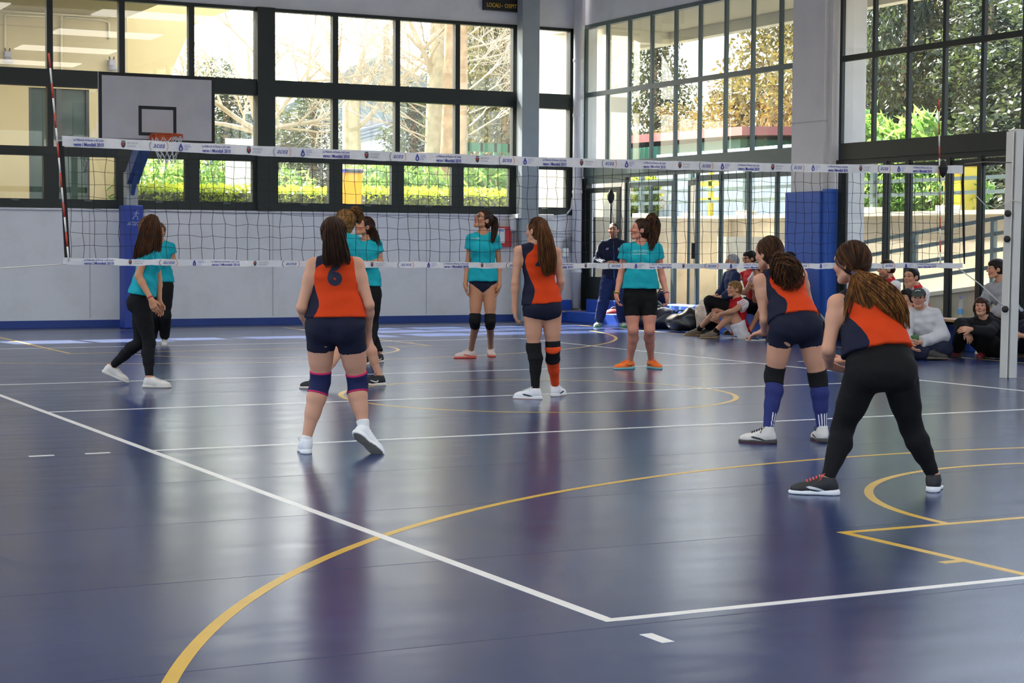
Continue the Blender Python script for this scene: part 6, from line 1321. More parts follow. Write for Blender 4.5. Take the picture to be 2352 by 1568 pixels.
# dark blond girl behind number six
D0 = Dg(868, 886); s = 1.035
fR = foot(884, 886, -1.0, 0.3, s); fL = foot(752, 893, -1.0, 0.2, s)
TD = build('person', 'teal-shirted girl with dark blond bun looking up behind number six', D0, dict(hipL=(790, 700, -0.08), hipR=(826, 698, 0.06), shL=(782, 556, -0.16), shR=(812, 553, 0.10), neck=(796, 543, 0.0), elL=(776, 630, -0.18), wrL=(770, 690, -0.1), elR=(822, 622, 0.16), wrR=(806, 668, 0.26), knL=(783, 790, -0.05), knR=(842, 786, 0.03)), fL, fR, ((789, 511, -0.02), (-0.85, 0.25, 0.45)), dict(s=s, seed=6.2, skin=SKIN_F, calf=0.052, shirt=tee(0.06, sleeve=0.42), pants=dict(len=0.5, mat=M_LEGG, g=0.012, loose=0.02, top=0.3)), SH_BLKN)
hair_cap(TD, TD.head, H_BLOND, 0.014, hs=TD.hs)
comb(TD, TD.head, atD(808, 490, D0+0.04), H_BLOND, 240, TD.hs, 0.014, m2=H_BROWN)
strands(TD, [atD(806, 489, D0+0.04), atD(817, 486, D0+0.06), atD(823, 497, D0+0.06), atD(816, 512, D0+0.05)], [0.02, 0.045, 0.045, 0.02], H_BLOND, 60, 0.005, seed=9, wave=1.5, name='hair_bun', m2=H_BROWN)
# girl with dark ponytail and black trousers
D0 = Dg(872, 832); s = 1.0
fL = foot(846, 838, -1.0, -0.3, s); fR = foot(880, 832, -0.8, -0.6, s)
TE = build('person', 'teal-shirted girl with a dark side ponytail and black trousers watching upward', D0, dict(hipL=(855, 672, -0.06), hipR=(829, 672, 0.05), shL=(866, 561, -0.03), shR=(824, 559, 0.08), neck=(845, 550, 0.03), elL=(874, 602, -0.02), wrL=(846, 604, -0.22), elR=(816, 602, 0.1), wrR=(826, 610, -0.12), knL=(853, 750, -0.04), knR=(840, 750, 0.05)), fL, fR, ((838, 521, 0.0), (-0.80, 0.30, -0.45)), dict(s=s, seed=6.9, skin=SKIN_T, handL=dict(d=cdir(-1, -0.1, -0.2), n=cdir(0, -0.4, 1)), handR=dict(d=cdir(0.7, 0.1, -0.3), n=cdir(0, -1, 0)), shirt=tee(0.12), pants=dict(len=1.92, mat=M_LEGG, g=0.008, loose=0.016, top=0.3)), SH_BLKN)
hair_cap(TE, TE.head, H_DARK, 0.012, hs=TE.hs)
comb(TE, TE.head, atD(851, 517, D0+0.02), H_DARK, 240, TE.hs, 0.012, m2=H_BROWN)
strands(TE, [atD(850, 515, D0+0.02), atD(855, 530, D0+0.02), atD(862, 548, D0-0.04), atD(872, 566, D0-0.08)], [0.025, 0.05, 0.05, 0.02], H_DARK, 90, 0.0045, seed=10, wave=0.6)
# girl with glasses
D0 = Dg(1108, 828); s = 1.045
fR = foot(1092, 822, -1.0, -0.45, s); fL = foot(1126, 817, 0.12, -1.0, s)
TG = build('person', 'teal-shirted girl with glasses and black knee pads looking up at the ball', D0, dict(hipR=(1094, 660, 0.0), hipL=(1125, 660, 0.0), shR=(1082, 549, 0.0), shL=(1137, 549, 0.0), neck=(1110, 537, 0.0), elR=(1075, 603, 0.03), wrR=(1069, 652, -0.03), elL=(1147, 603, 0.03), wrL=(1147, 652, -0.03), knR=(1091, 735, -0.03), knL=(1126, 736, -0.03)), fL, fR,
    ((1110, 506, 0.0), (-0.72, 0.42, -0.55)), dict(s=s, seed=7.4, fat=0.92, skin=SKIN_T*0.92, thigh=0.082, calf=0.05, handR=dict(d=cdir(0.1, -1, 0)), handL=dict(d=cdir(-0.1, -1, 0)), shirt=tee(0.12, sleeve=0.42), pants=dict(len=0.03, mat=M_NAVY, g=0.006, top=0.28, name='briefs', vcut=0.75), legwear=[('L', 0.80, 1.20, 0.012, M_KPAD, 'knee_pad', 'pad'), ('R', 0.80, 1.20, 0.012, M_KPAD, 'knee_pad', 'pad')]), SH_CORAL)
hair_cap(TG, TG.head, H_DARK, 0.010, hs=TG.hs)
comb(TG, TG.head, atD(1123, 499, D0+0.08), H_DARK, 240, TG.hs, 0.010, m2=H_BROWN)
strands(TG, [atD(1122, 498, D0+0.08), atD(1133, 500, D0+0.10), atD(1137, 520, D0+0.04), atD(1133, 545, D0-0.10), atD(1130, 558, D0-0.13)], [0.02, 0.04, 0.045, 0.03, 0.015], H_DARK, 80, 0.0045, seed=12)
def glasses(p, m):
    H = p.H; mb = MB()
    for sg in (-1, 1):
        mb.tube([H(sg*0.033+0.022*math.cos(t), 0.006+0.016*math.sin(t), 0.103-0.12*0.022*abs(math.cos(t))) for t in np.linspace(0, 6.283, 15)], 0.0022, 5, cap=False); mb.tube([H(sg*0.055, 0.010, 0.098), H(sg*0.078, 0.012, 0.05), H(sg*0.080, 0.008, 0.0)], 0.002, 5)
    mb.tube([H(-0.011, 0.008, 0.106), H(0.011, 0.008, 0.106)], 0.002, 5); return mb.build('glasses', m, p.o)
M_SPEC = mat('dark_spectacle_frame', (24, 20, 20), 0.3); glasses(TG, M_SPEC)
M_SHIRTPRINT = mat('pale_shirt_print', (176, 216, 220), 0.7)
print_on(TG.shirtVF, 'shirt_print', 'SAN GIUSEPPE', atD(1092, 548, D0), CR, CU, _fw, 0.02, M_SHIRTPRINT, TG.shirt, width=0.10)
# girl in orange shoes
D0 = Dg(1470, 851); s = 1.0
fR = foot(1456, 847, -0.95, -0.55, s); fL = foot(1489, 845, 0.55, -1.0, s)
TO = build('person', 'teal-shirted girl in black shorts and bright orange shoes looking aside', D0, dict(hipR=(1451, 686, 0.0), hipL=(1490, 686, 0.0), shR=(1437, 572, 0.0), shL=(1509, 572, 0.0), neck=(1473, 560, 0.0), elR=(1426, 632, 0.04), wrR=(1416, 676, -0.06), elL=(1520, 632, 0.04), wrL=(1531, 676, -0.06), knR=(1454, 757, -0.03), knL=(1492, 757, -0.03)), fL, fR,
    ((1471, 528, -0.02), (-0.95, 0.18, -0.15)), dict(s=s, seed=8.8, fat=1.05, skin=np.array(lin((206, 140, 118))), handR=dict(d=cdir(0.05, -1, -0.1), curl=0.7), handL=dict(d=cdir(0.15, -1, -0.1), curl=0.8), shirt=tee(0.20, sleeve=0.38, g=0.014, flare=0.018), pants=dict(len=0.56, mat=M_LEGG, g=0.008, loose=0.004, top=0.36, wr=0.003), bands=[('R', 0.93, mat('yellow_band', (210, 200, 60), 0.5), 0.03), ('R', 0.97, M_BLACK, 0.029), ('L', 0.95, mat('purple_thread', (90, 40, 80), 0.6), 0.029)]), SH_ORANGE)
hair_cap(TO, TO.head, H_DARK, 0.014, hs=TO.hs)
comb(TO, TO.head, atD(1489, 508, D0+0.0), H_DARK, 260, TO.hs, 0.014, m2=H_BROWN)
strands(TO, [atD(1488, 508, D0+0.0), atD(1499, 500, D0+0.02), atD(1504, 520, D0+0.02), atD(1499, 548, D0-0.02), atD(1492, 576, D0-0.08)], [0.03, 0.05, 0.06, 0.06, 0.02], H_DARK, 130, 0.005, seed=13, wave=0.8, m2=H_BROWN)
print_on(TO.shirtVF, 'shirt_print', 'SAN GIUSEPPE', atD(1471, 577, D0), CR, CU, _fw, 0.020, M_SHIRTPRINT, TO.shirt, width=0.165)
print_on(TO.shirtVF, 'shirt_print', 'CALASANZIO', atD(1468, 583.5, D0), CR, CU, _fw, 0.020, M_SHIRTPRINT, TO.shirt, width=0.155)
# --- the coach -------------------------------------------------------------------------
def sleeve_attrs(V, t, xn, yn, p, J, nb, s, white_sleeve=False):
    st = np.ones(len(V)); sl = np.ones(len(V)); up = nrm((J['shL']+J['shR'])/2-(J['hipL']+J['hipR'])/2); rs = nrm(J['shR']-J['shL'])
    for S_, sg in (('L', -1), ('R', 1)):
        sh, el, wr = J['sh'+S_], J['el'+S_], J['wr'+S_]; best = np.full(len(V), 9.0); ang = np.zeros(len(V)); par = np.zeros(len(V))
        for i, (a, b) in enumerate(((sh, el), (el, wr))):
            ab = b-a; L = np.linalg.norm(ab); d = ab/L; q = V-a; tt = np.clip(q@d/L, 0, 1); r = q-tt[:, None]*ab[None]; dist = np.linalg.norm(r, axis=1); out = rs*sg*1.0+up*0.9-nrm(np.cross(up, rs))*0.2; out = nrm(out-d*(out@d)); o2 = np.cross(d, out); an = np.arctan2(r@o2, r@out); m = dist < best; ang = np.where(m, an, ang); par = np.where(m, tt+i, par); best = np.minimum(best, dist)
        lat = (V-(J['shL']+J['shR'])/2)@rs*sg; half = np.linalg.norm(J['shR']-J['shL'])/2; up_ = np.where(par <= 1.0, np.maximum(best-0.10*s, half*0.97-lat), best-0.075*s); sl = np.minimum(sl, up_)
        onarm = (best < 0.085*s) & (par > 0.03) & (xn*sg > 0.75); st = np.where(onarm, np.abs(((ang/0.42+0.5) % 1.0)-0.5)-0.16, st); st = np.where(onarm & (np.abs(ang) > 0.63), 1.0, st)
    return dict(stripe=st, sleeve=sl)
D0 = Dg(1400, 752); s = 1.07
fR = foot(1378, 750, -0.35, -1.0, s); fL = foot(1428, 750, 0.2, -1.0, s)
COACH = build('person', 'bearded coach in navy tracksuit standing by the far corner door', D0, dict(hipR=(1397, 640, 0), hipL=(1422, 640, 0), shR=(1385, 562, 0), shL=(1432, 562, 0), neck=(1409, 553, 0), elR=(1374, 598, 0.06), wrR=(1392, 606, -0.16), elL=(1441, 598, 0.06), wrL=(1422, 607, -0.16), knR=(1386, 693, -0.02), knL=(1426, 693, -0.02)), fL, fR,
    ((1409, 529, -0.02), (-0.2, 0.06, -1.0)), dict(s=s, male=True, h=0.009, hf=0.005, seed=9.1, skin=SKIN_M, beard=True, handR=dict(d=cdir(0.9, 0.15, -0.3), n=cdir(0, -.3, 1), curl=0.7), handL=dict(d=cdir(-0.9, 0.15, -0.3), n=cdir(0, -.3, 1), curl=0.7), shirt=dict(kind='long', hem=-0.02, g=0.016, flare=0.01, collar=True, mat=pattern_fabric('navy_track_jacket', (24, 30, 54), [('stripe', (214, 216, 222)), ('zip', (60, 100, 176))]), name='track_jacket', wr=0.005, loose=0.014,
    pattern=lambda V, t, xn, yn, p, J, nb, s: {**{k: v for k, v in sleeve_attrs(V, t, xn, yn, p, J, nb, s).items() if k == 'stripe'}, 'zip': np.where((yn > 0) & (t < 1.2), np.abs(xn)-0.035, 1.0)}), pants=dict(len=1.95, mat=fabric('navy_track_pants', (32, 46, 88)), g=0.012, loose=0.02, top=0.2, wr=0.005, name='track_pants')), SH_COACH)
hair_cap(COACH, COACH.head, H_BLACK, 0.008, hs=COACH.hs, low=-0.05, front=0.028, slope=0.50)
M_CREST = mat('pale_crest', (196, 204, 216), 0.6)
print_on(COACH.shirtVF, 'chest_mark', '///', atD(1394, 572, D0), CR, CU, _fw, 0.035, M_CREST, COACH.shirt, width=0.05, bold=0.03); print_on(COACH.shirtVF, 'chest_mark', 'O', atD(1421, 573, D0), CR, CU, _fw, 0.05, M_CREST, COACH.shirt, width=0.04, bold=0.04)
# --- spectators ------------------------------------------------------------------------
LO = dict(h=0.0105, hf=0.0055)
M_REDJ = pattern_fabric('red_track_top', (196, 26, 38), [('sleeve', (228, 226, 228)), ('stripe', (196, 26, 38))]); M_REDT = pattern_fabric('red_white_tee', (176, 24, 34), [('sleeve', (226, 222, 226)), ('stripe', (196, 40, 60))])
def redpat(V, t, xn, yn, p, J, nb, s):
    d = sleeve_attrs(V, t, xn, yn, p, J, nb, s); d['stripe'] = np.where(d['sleeve'] < 0, d['stripe'], 1.0); return d
# grey haired man on the bench
D0 = 27.3; s = 1.01
SG = build('person', 'grey-haired man in a navy shirt sitting at the end of the spectators', D0, dict(hipR=(1684, 704, 0.17), hipL=(1690, 706, -0.14), shR=(1672, 632, 0.2), shL=(1690, 634, -0.16), neck=(1683, 622, 0.0), elR=(1660, 668, 0.25), wrR=(1640, 684, 0.15), elL=(1676, 675, -0.24), wrL=(1650, 684, -0.15), knR=(1645, 692, 0.15), knL=(1630, 692, -0.15)), foot(1652, 769, -1, 0, s), foot(1634, 771, -1, 0, s), ((1681, 602, 0.02), (-0.95, 0.0, -0.25)), dict(s=s, male=True, seed=10.2, skin=SKIN_M, browc=np.array(lin((120, 116, 110))), shirt=dict(kind='long', hem=0.0, g=0.014, mat=fabric('navy_top', (34, 46, 82)), name='shirt', cuff=0.6), pants=dict(len=1.93, mat=M_LEGG, g=0.012, loose=0.02, top=0.2), **LO), SH_DARK)
hair_cap(SG, SG.head, H_GREY, 0.012, hs=SG.hs, low=-0.06)
# boy with glasses
D0 = 28.0; s = 1.05
SB = build('person', 'boy with glasses in a red and white shirt leaning his arm forward', D0, dict(hipR=(1738, 706, 0.14), hipL=(1742, 708, -0.14), shR=(1712, 632, 0.18), shL=(1734, 634, -0.16), neck=(1727, 620, 0.0), elR=(1688, 642, 0.15), wrR=(1664, 660, 0.1), elL=(1712, 672, -0.2), wrL=(1690, 668, -0.1), knR=(1692, 694, 0.15), knL=(1690, 698, -0.15)), foot(1702, 768, -1, 0, s), foot(1706, 764, -1, 0, s), ((1722, 594, 0.0), (-0.95, -0.05, -0.3)), dict(s=s, male=True, seed=11.2, skin=SKIN_M, shirt=dict(kind='tee', hem=0.0, g=0.014, mat=M_REDT, name='shirt', pattern=redpat), pants=dict(len=0.75, mat=M_LEGG, g=0.012, loose=0.03, top=0.2), **LO), SH_DARK)
hair_cap(SB, SB.head, H_BLACK, 0.014, hs=SB.hs, low=-0.05, fringe=0.004); glasses(SB, M_SPEC)
# boy bowed behind the tape, with navy trainers
D0 = 27.3; s = 1.03
S5 = build('person', 'dark-haired boy bowed behind the lower tape with bare shins and navy trainers', D0, dict(hipR=(1790, 760, 0.12), hipL=(1795, 762, -0.12), shR=(1752, 660, 0.16), shL=(1768, 664, -0.16), neck=(1757, 646, 0.0), elR=(1735, 690, 0.1), wrR=(1732, 665, -0.05), elL=(1750, 700, -0.22), wrL=(1738, 668, -0.12), knR=(1760, 688, 0.13), knL=(1772, 694, -0.13)), foot(1756, 783, -1, -0.1, s), foot(1728, 778, -1, -0.1, s), ((1744, 620, 0.0), (-0.85, -0.45, -0.2)), dict(s=s, male=True, seed=12.2, skin=SKIN_M, shirt=dict(kind='tee', hem=0.0, g=0.014, mat=M_REDT, name='shirt', pattern=redpat), pants=dict(len=0.7, mat=M_NAVY, g=0.012, loose=0.03, top=0.2), **LO), SH_NAVY)
hair_cap(S5, S5.head, H_DARK, 0.014, hs=S5.hs, low=-0.05, fringe=0.004)
# head behind the curly ponytail
D0 = 26.8; s = 1.04
S4 = build('person', 'short-haired boy half hidden behind the curly-haired player by the blue pad', D0, dict(hipR=(1822, 712, 0.12), hipL=(1830, 714, -0.12), shR=(1800, 634, 0.16), shL=(1826, 636, -0.12), neck=(1814, 624, 0.0), elR=(1790, 680, 0.2), wrR=(1775, 700, 0.1), elL=(1815, 685, -0.2), wrL=(1790, 702, -0.1), knR=(1782, 712, 0.15), knL=(1790, 716, -0.12)), foot(1800, 780, -1, 0, s), foot(1795, 776, -1, 0, s), ((1811, 597, 0.0), (-0.9, 0.0, -0.3)), dict(s=s, male=True, seed=12.9, skin=SKIN_M, shirt=dict(kind='tee', hem=0.0, g=0.014, mat=M_REDT, name='shirt', pattern=redpat), pants=dict(len=0.75, mat=M_LEGG, g=0.012, loose=0.02, top=0.2), **LO), SH_DARK)
hair_cap(S4, S4.head, H_BLACK, 0.010, hs=S4.hs, low=-0.05)
# boy on the floor with his arms round his knees
D0 = 27.0; s = 1.03
fR = foot(1612, 771, -1, -0.12, s); fL = foot(1648, 777, -1, -0.15, s)
S3 = build('person', 'light-brown-haired boy in red and white shirt sitting with arms round his knees', D0, dict(hipR=(1700, 764, 0.14), hipL=(1704, 768, -0.12), shR=(1676, 695, 0.18), shL=(1709, 698, -0.16), neck=(1694, 686, 0.0), elR=(1640, 706, 0.28), wrR=(1642, 722, 0.02), elL=(1684, 714, -0.28), wrL=(1652, 722, -0.12), knR=(1650, 708, 0.15), knL=(1684, 718, -0.14)), fL, fR, ((1687, 664, 0.0), (-0.92, 0.1, -0.35)), dict(s=s, male=True, seed=13.1, skin=SKIN_M, handR=dict(d=cdir(0.2, -1, -0.3), curl=0.6), handL=dict(d=cdir(-0.6, -0.7, 0.1), curl=0.6), shirt=dict(kind='tee', hem=0.0, g=0.014, flare=0.01, mat=M_REDT, name='shirt', pattern=redpat, wr=0.005, loose=0.025), pants=dict(len=0.55, mat=fabric('white_shorts', (226, 224, 232)), g=0.014, loose=0.035, top=0.2, wr=0.005), legwear=[('L', 1.82, 2.02, 0.006, M_SOCKK, 'sock', None), ('R', 1.82, 2.02, 0.006, M_SOCKK, 'sock', None)], h=0.009, hf=0.005), SH_SUEDE)
hair_cap(S3, S3.head, H_BLOND, 0.014, hs=S3.hs, low=-0.05, fringe=0.006)
# two men in red track tops
D0 = 24.4; s = 1.07
S6 = build('person', 'man in a red track top looking away behind the long loose ponytail', D0, dict(hipR=(2058, 722, 0.16), hipL=(2062, 724, -0.14), shR=(2024, 656, 0.2), shL=(2056, 657, -0.12), neck=(2044, 645, 0.0), elR=(2010, 705, 0.2), wrR=(1990, 718, 0.1), elL=(2040, 712, -0.2), wrL=(2005, 720, -0.15), knR=(2002, 722, 0.15), knL=(1998, 728, -0.15)), foot(2016, 800, -1, 0, s), foot(2020, 796, -1, 0, s), ((2036, 618, 0.0), (-0.95, 0.0, -0.15)), dict(s=s, male=True, seed=14.1, skin=SKIN_M, beard=True, shirt=dict(kind='long', hem=0.0, g=0.018, collar=True, mat=M_REDJ, name='track_top', pattern=redpat, wr=0.005), pants=dict(len=1.93, mat=M_LEGG, g=0.012, loose=0.02, top=0.2), **LO), SH_DARK)
hair_cap(S6, S6.head, H_DARK, 0.012, hs=S6.hs, low=-0.05)
D0 = 23.9; s = 1.06
S7 = build('person', 'man in a red track top holding his hand to his mouth', D0, dict(hipR=(2120, 728, 0.16), hipL=(2124, 730, -0.14), shR=(2088, 672, 0.18), shL=(2122, 674, -0.12), neck=(2106, 662, 0.0), elR=(2078, 704, 0.10), wrR=(2085, 664, -0.02), elL=(2112, 722, -0.2), wrL=(2082, 728, -0.2), knR=(2072, 730, 0.15), knL=(2066, 735, -0.15)), foot(2088, 806, -1, 0, s), foot(2090, 802, -1, 0, s), ((2094, 636, 0.0), (-0.80, 0.0, -0.6)), dict(s=s, male=True, seed=15.1, skin=SKIN_M, handR=dict(d=cdir(0.25, 1, -0.2), n=cdir(0.5, 0, 1), curl=0.9), shirt=dict(kind='long', hem=0.0, g=0.018, collar=True, mat=M_REDJ, name='track_top', pattern=redpat, wr=0.005), pants=dict(len=1.93, mat=M_LEGG, g=0.012, loose=0.02, top=0.2), **LO), SH_DARK)
hair_cap(S7, S7.head, H_BLACK, 0.008, hs=S7.hs, low=-0.05)
# boy with a fringe behind the cap
D0 = 23.2; s = 1.0
S8 = build('person', 'boy with a dark fringe peering from behind the man in the cap', D0, dict(hipR=(2092, 798, 0.14), hipL=(2098, 800, -0.12), shR=(2064, 722, 0.18), shL=(2094, 724, -0.14), neck=(2082, 712, 0.0), elR=(2054, 765, 0.2), wrR=(2040, 785, 0.05), elL=(2080, 772, -0.2), wrL=(2050, 790, -0.15), knR=(2045, 755, 0.15), knL=(2050, 760, -0.12)), foot(2036, 812, -1, 0, s), foot(2040, 816, -1, 0, s), ((2084, 684, 0.0), (-0.85, 0.02, -0.5)), dict(s=s, male=True, seed=16.1, skin=SKIN_F, shirt=dict(kind='tee', hem=0.0, g=0.014, mat=fabric('pale_tee', (206, 208, 206)), name='shirt'), pants=dict(len=1.9, mat=M_NAVY, g=0.012, loose=0.02, top=0.2), **LO), SH_DARK)
hair_cap(S8, S8.head, H_BLACK, 0.016, hs=S8.hs, low=-0.06, fringe=0.012, ears=False)
# man in the cap
D0 = Dg(2120, 824); s = 1.06
S9 = build('person', 'man in a grey cap and pale grey sweatshirt sitting cross-legged on the floor', D0, dict(hipR=(2110, 798, 0.22), hipL=(2140, 798, 0.16), shR=(2091, 722, 0.04), shL=(2147, 722, 0.02), neck=(2117, 710, 0.03), elR=(2078, 768, 0.0), wrR=(2086, 790, -0.22), elL=(2164, 772, 0.0), wrL=(2112, 786, -0.26), knR=(2070, 800, -0.12), knL=(2170, 802, -0.12), anR=(2140, 815, -0.25), anL=(2098, 815, -0.12), toeR=(2160, 819, -0.24), toeL=(2078, 818, -0.12)), None, None, ((2110, 685, -0.03), (-0.35, 0.0, -1.0)), dict(s=s, male=True, h=0.010, hf=0.005, seed=17.1, fat=1.08, skin=SKIN_F, handR=dict(d=cdir(0.5, -0.6, -0.4)), handL=dict(d=cdir(-1, -0.3, 0)), shirt=dict(kind='long', hem=-0.02, g=0.022, flare=0.03, mat=fabric('grey_sweat', (198, 198, 204)), name='sweatshirt', wr=0.006, loose=0.022), pants=dict(len=1.9, mat=fabric('navy_trouser', (30, 34, 56)), g=0.014, loose=0.02, top=0.15)), None)
for S_ in 'LR':
    a_, t_ = S9.J['an'+S_], S9.J['toe'+S_]; x_ = nrm(npv(t_[0]-a_[0], t_[1]-a_[1], 0)); h_ = a_-x_*0.07; h_ = npv(h_[0], h_[1], 0.012); shoe(S9, h_, h_+x_*0.27, {**SH_DARK, 'up': ZV}, s)
hair_cap(S9, S9.head, H_DARK, 0.006, hs=S9.hs, low=-0.05)
def cap_hat(p, m, m2):
    H = p.H; C, HF, HU = p.head; HF = nrm(HF); HU = nrm(HU-HF*(HU@HF)); HR = np.cross(HF, HU); hs = p.hs; v = Vox(C-0.2, C+0.24, 0.006)
    v.ell(H(0, 0.030, -0.008), (HR, HF, HU), npv(0.088, 0.106, 0.098)*hs, 0.0); sl, X, Y, Z = v.reg(v.lo-1, v.lo+v.n*v.h+1); u_ = ((X-C[0])*HU[0]+(Y-C[1])*HU[1]+(Z-C[2])*HU[2])/hs; f_ = ((X-C[0])*HF[0]+(Y-C[1])*HF[1]+(Z-C[2])*HF[2])/hs; v.put(sl, ((0.042+0.1*np.minimum(f_, 0)-u_)*hs).astype(np.float32), 0.006, 'i'); V, F = v.mesh(); o = mesh_np('cap', V, F, m, p.o)
    v = Vox(C-0.2, C+0.24, 0.005); v.ell(H(0, 0.040, 0.105), (HR, nrm(HF-HU*0.25), nrm(HU+HF*0.25)), npv(0.075, 0.075, 0.010)*hs, 0.0); V, F = v.mesh(); mesh_np('brim', V, F, m, o)
    MB().tube([H(-0.03, 0.082, 0.090), H(0, 0.090, 0.094), H(0.03, 0.080, 0.090)], 0.008, 6).build('cap_print', m2, o, True)
cap_hat(S9, fabric('grey_cap', (70, 72, 72)), mat('cap_print', (180, 182, 180), 0.7))
MB().lathe(tuple(atD(2102, 776, S9.D0-0.19)), [(0.02, -0.04), (0.06, -0.02), (0.06, 0.02), (0.02, 0.04)], 8).build('shirt_print', mat('green_print', (70, 110, 70), 0.8), S9.shirt)
# boy in black
D0 = Dg(2262, 824); s = 0.98
fR = foot(2206, 820, -1, -0.3, s); fL = foot(2258, 822, -0.5, -1, s)
S10 = build('person', 'boy in black with a dark bob and dark red shoes hugging his knees', D0, dict(hipR=(2268, 800, 0.22), hipL=(2292, 802, 0.10), shR=(2236, 742, 0.10), shL=(2286, 745, 0.0), neck=(2262, 732, 0.05), elR=(2206, 744, 0.02), wrR=(2222, 760, -0.20), elL=(2272, 764, -0.20), wrL=(2230, 756, -0.30), knR=(2212, 752, -0.04), knL=(2256, 766, -0.14)), fL, fR, ((2254, 705, 0.0), (-0.45, 0.12, -0.9)), dict(s=s, male=True, h=0.0095, hf=0.005, seed=18.1, skin=SKIN_F, handR=dict(d=cdir(0.3, -1, -0.1), n=cdir(0, 0, 1)), handL=dict(d=cdir(-1, 0, 0), n=cdir(0, -0.5, 1)), shirt=dict(kind='long', hem=0.0, g=0.018, flare=0.01, mat=fabric('black_hoodie', (22, 22, 26)), name='sweatshirt', wr=0.005, loose=0.02, hood=True), pants=dict(len=1.93, mat=M_LEGG, g=0.012, loose=0.025, top=0.2)), SH_REDK)
hair_cap(S10, S10.head, H_DARK, 0.018, hs=S10.hs, low=-0.09, fringe=0.016, ears=False, vol=[((-.075, -.03, -.005), (.03, .05, .07)), ((.075, -.03, -.005), (.03, .05, .07))])
# hooded boy on the bench
D0 = 23.35; s = 1.07
S11 = build('person', 'boy in a grey hooded sweatshirt sitting on the bench behind the net post', D0, dict(hipR=(2318, 722, 0.18), hipL=(2326, 724, -0.12), shR=(2276, 662, 0.18), shL=(2318, 664, -0.12), neck=(2302, 648, 0.02), elR=(2258, 706, 0.15), wrR=(2278, 722, -0.06), elL=(2300, 718, -0.2), wrL=(2275, 712, -0.16), knR=(2266, 728, 0.12), knL=(2272, 736, -0.16)), foot(2300, 816, -0.9, -0.4, s), foot(2286, 813, -0.9, -0.2, s), ((2288, 618, 0.0), (-0.95, 0.02, -0.05)), dict(s=s, male=True, h=0.010, hf=0.0055, seed=19.1, skin=SKIN_M, shirt=dict(kind='long', hem=0.0, g=0.02, flare=0.02, hood=True, mat=fabric('grey_hoodie', (150, 152, 160)), name='hoodie', wr=0.006, loose=0.022), pants=dict(len=1.93, mat=M_LEGG, g=0.012, loose=0.025, top=0.2)), SH_WHITE2)
hair_cap(S11, S11.head, H_BLACK, 0.018, hs=S11.hs, low=-0.06, fringe=0.008)
# boy cut by the picture edge
D0 = Dg(2345, 826); s = 1.04
S12 = build('person', 'person in a white tee and dark trousers cut off by the picture edge', D0, dict(hipR=(2405, 802, 0.15), hipL=(2415, 804, -0.1), shR=(2372, 730, 0.16), shL=(2404, 732, -0.14), neck=(2390, 716, 0.0), elR=(2345, 770, 0.1), wrR=(2322, 786, -0.05), elL=(2375, 775, -0.2), wrL=(2345, 770, -0.2), knR=(2352, 752, 0.12), knL=(2360, 760, -0.12)), foot(2350, 820, -0.8, -0.6, s), foot(2342, 816, -0.9, -0.4, s), ((2380, 690, 0.0), (-0.95, 0.0, -0.3)), dict(s=s, male=True, seed=20.1, skin=SKIN_M, shirt=dict(kind='tee', hem=0.0, g=0.014, mat=fabric('white_tee', (214, 214, 216)), name='shirt', sleeve=0.6), pants=dict(len=1.9, mat=M_NAVY, g=0.012, loose=0.025, top=0.2), **LO), SH_SUEDE)
hair_cap(S12, S12.head, H_DARK, 0.014, hs=S12.hs, low=-0.05)
# ---------------------------------------------------------------- benches, bags and small things by the side wall
M_WOODB = mat('bench_wood', (186, 150, 110), 0.5, noise=0.15, nscale=7); M_LEGM = mat('bench_leg_green', (44, 58, 56), 0.5)
bn = tag(empty('wooden_bench'), 'long wooden bench on dark legs behind the spectators near the net post', 'bench')
for k in range(3): MB().box((12.56+0.125*k, 9.4, 0.40), (12.675+0.125*k, 15.3, 0.435)).build('plank', M_WOODB, bn, bevel=0.004)
for y in (9.7, 11.3, 12.9, 14.6):
    MB().box((12.60, y-0.03, 0), (12.64, y+0.03, 0.40)).build('leg', M_LEGM, bn); MB().box((12.88, y-0.03, 0), (12.92, y+0.03, 0.40)).build('leg', M_LEGM, bn); MB().box((12.58, y-0.03, 0.36), (12.92, y+0.03, 0.40)).build('bracket', M_LEGM, bn)
pn = tag(empty('floor_pad'), 'low blue padded panels along the foot of the near glass doors', 'wall pad')
for k in range(4): MB().box((12.98, 9.4+1.55*k, 0.0), (13.10, 10.92+1.55*k, 0.36)).build('panel', M_SEATB, pn, bevel=0.012)
cbn = tag(empty('covered_bench'), 'long bench covered with a creased blue cloth behind the bags', 'bench')
def cloth_box(x0, x1, y0, y1, z1, n=40):
    mb = MB(); ys = np.linspace(y0, y1, n)
    f = lambda y, k: 0.018*math.sin(y*21+k)+0.012*math.sin(y*47+2*k)
    for a, b in zip(ys[:-1], ys[1:]):
        mb.quad((x0+f(a, 0)*1.6-0.03, a, 0.0), (x0+f(b, 0)*1.6-0.03, b, 0.0), (x0+f(b, 1)*0.5, b, z1-0.02), (x0+f(a, 1)*0.5, a, z1-0.02)); mb.quad((x0+f(a, 1)*0.5, a, z1-0.02), (x0+f(b, 1)*0.5, b, z1-0.02), (x0+0.05, b, z1+f(b, 3)*0.3), (x0+0.05, a, z1+f(a, 3)*0.3)); mb.quad((x0+0.05, a, z1+f(a, 3)*0.3), (x0+0.05, b, z1+f(b, 3)*0.3), (x1, b, z1), (x1, a, z1))
    return mb
cloth_box(12.84, 13.12, 17.05, 20.85, 0.40).build('cloth', mat('blue_cloth', (58, 104, 206), 0.6, noise=0.1, nscale=4), cbn, True)
MB().box((12.90, 17.1, 0.0), (13.10, 20.8, 0.37)).build('bench_body', M_SEATB, cbn)
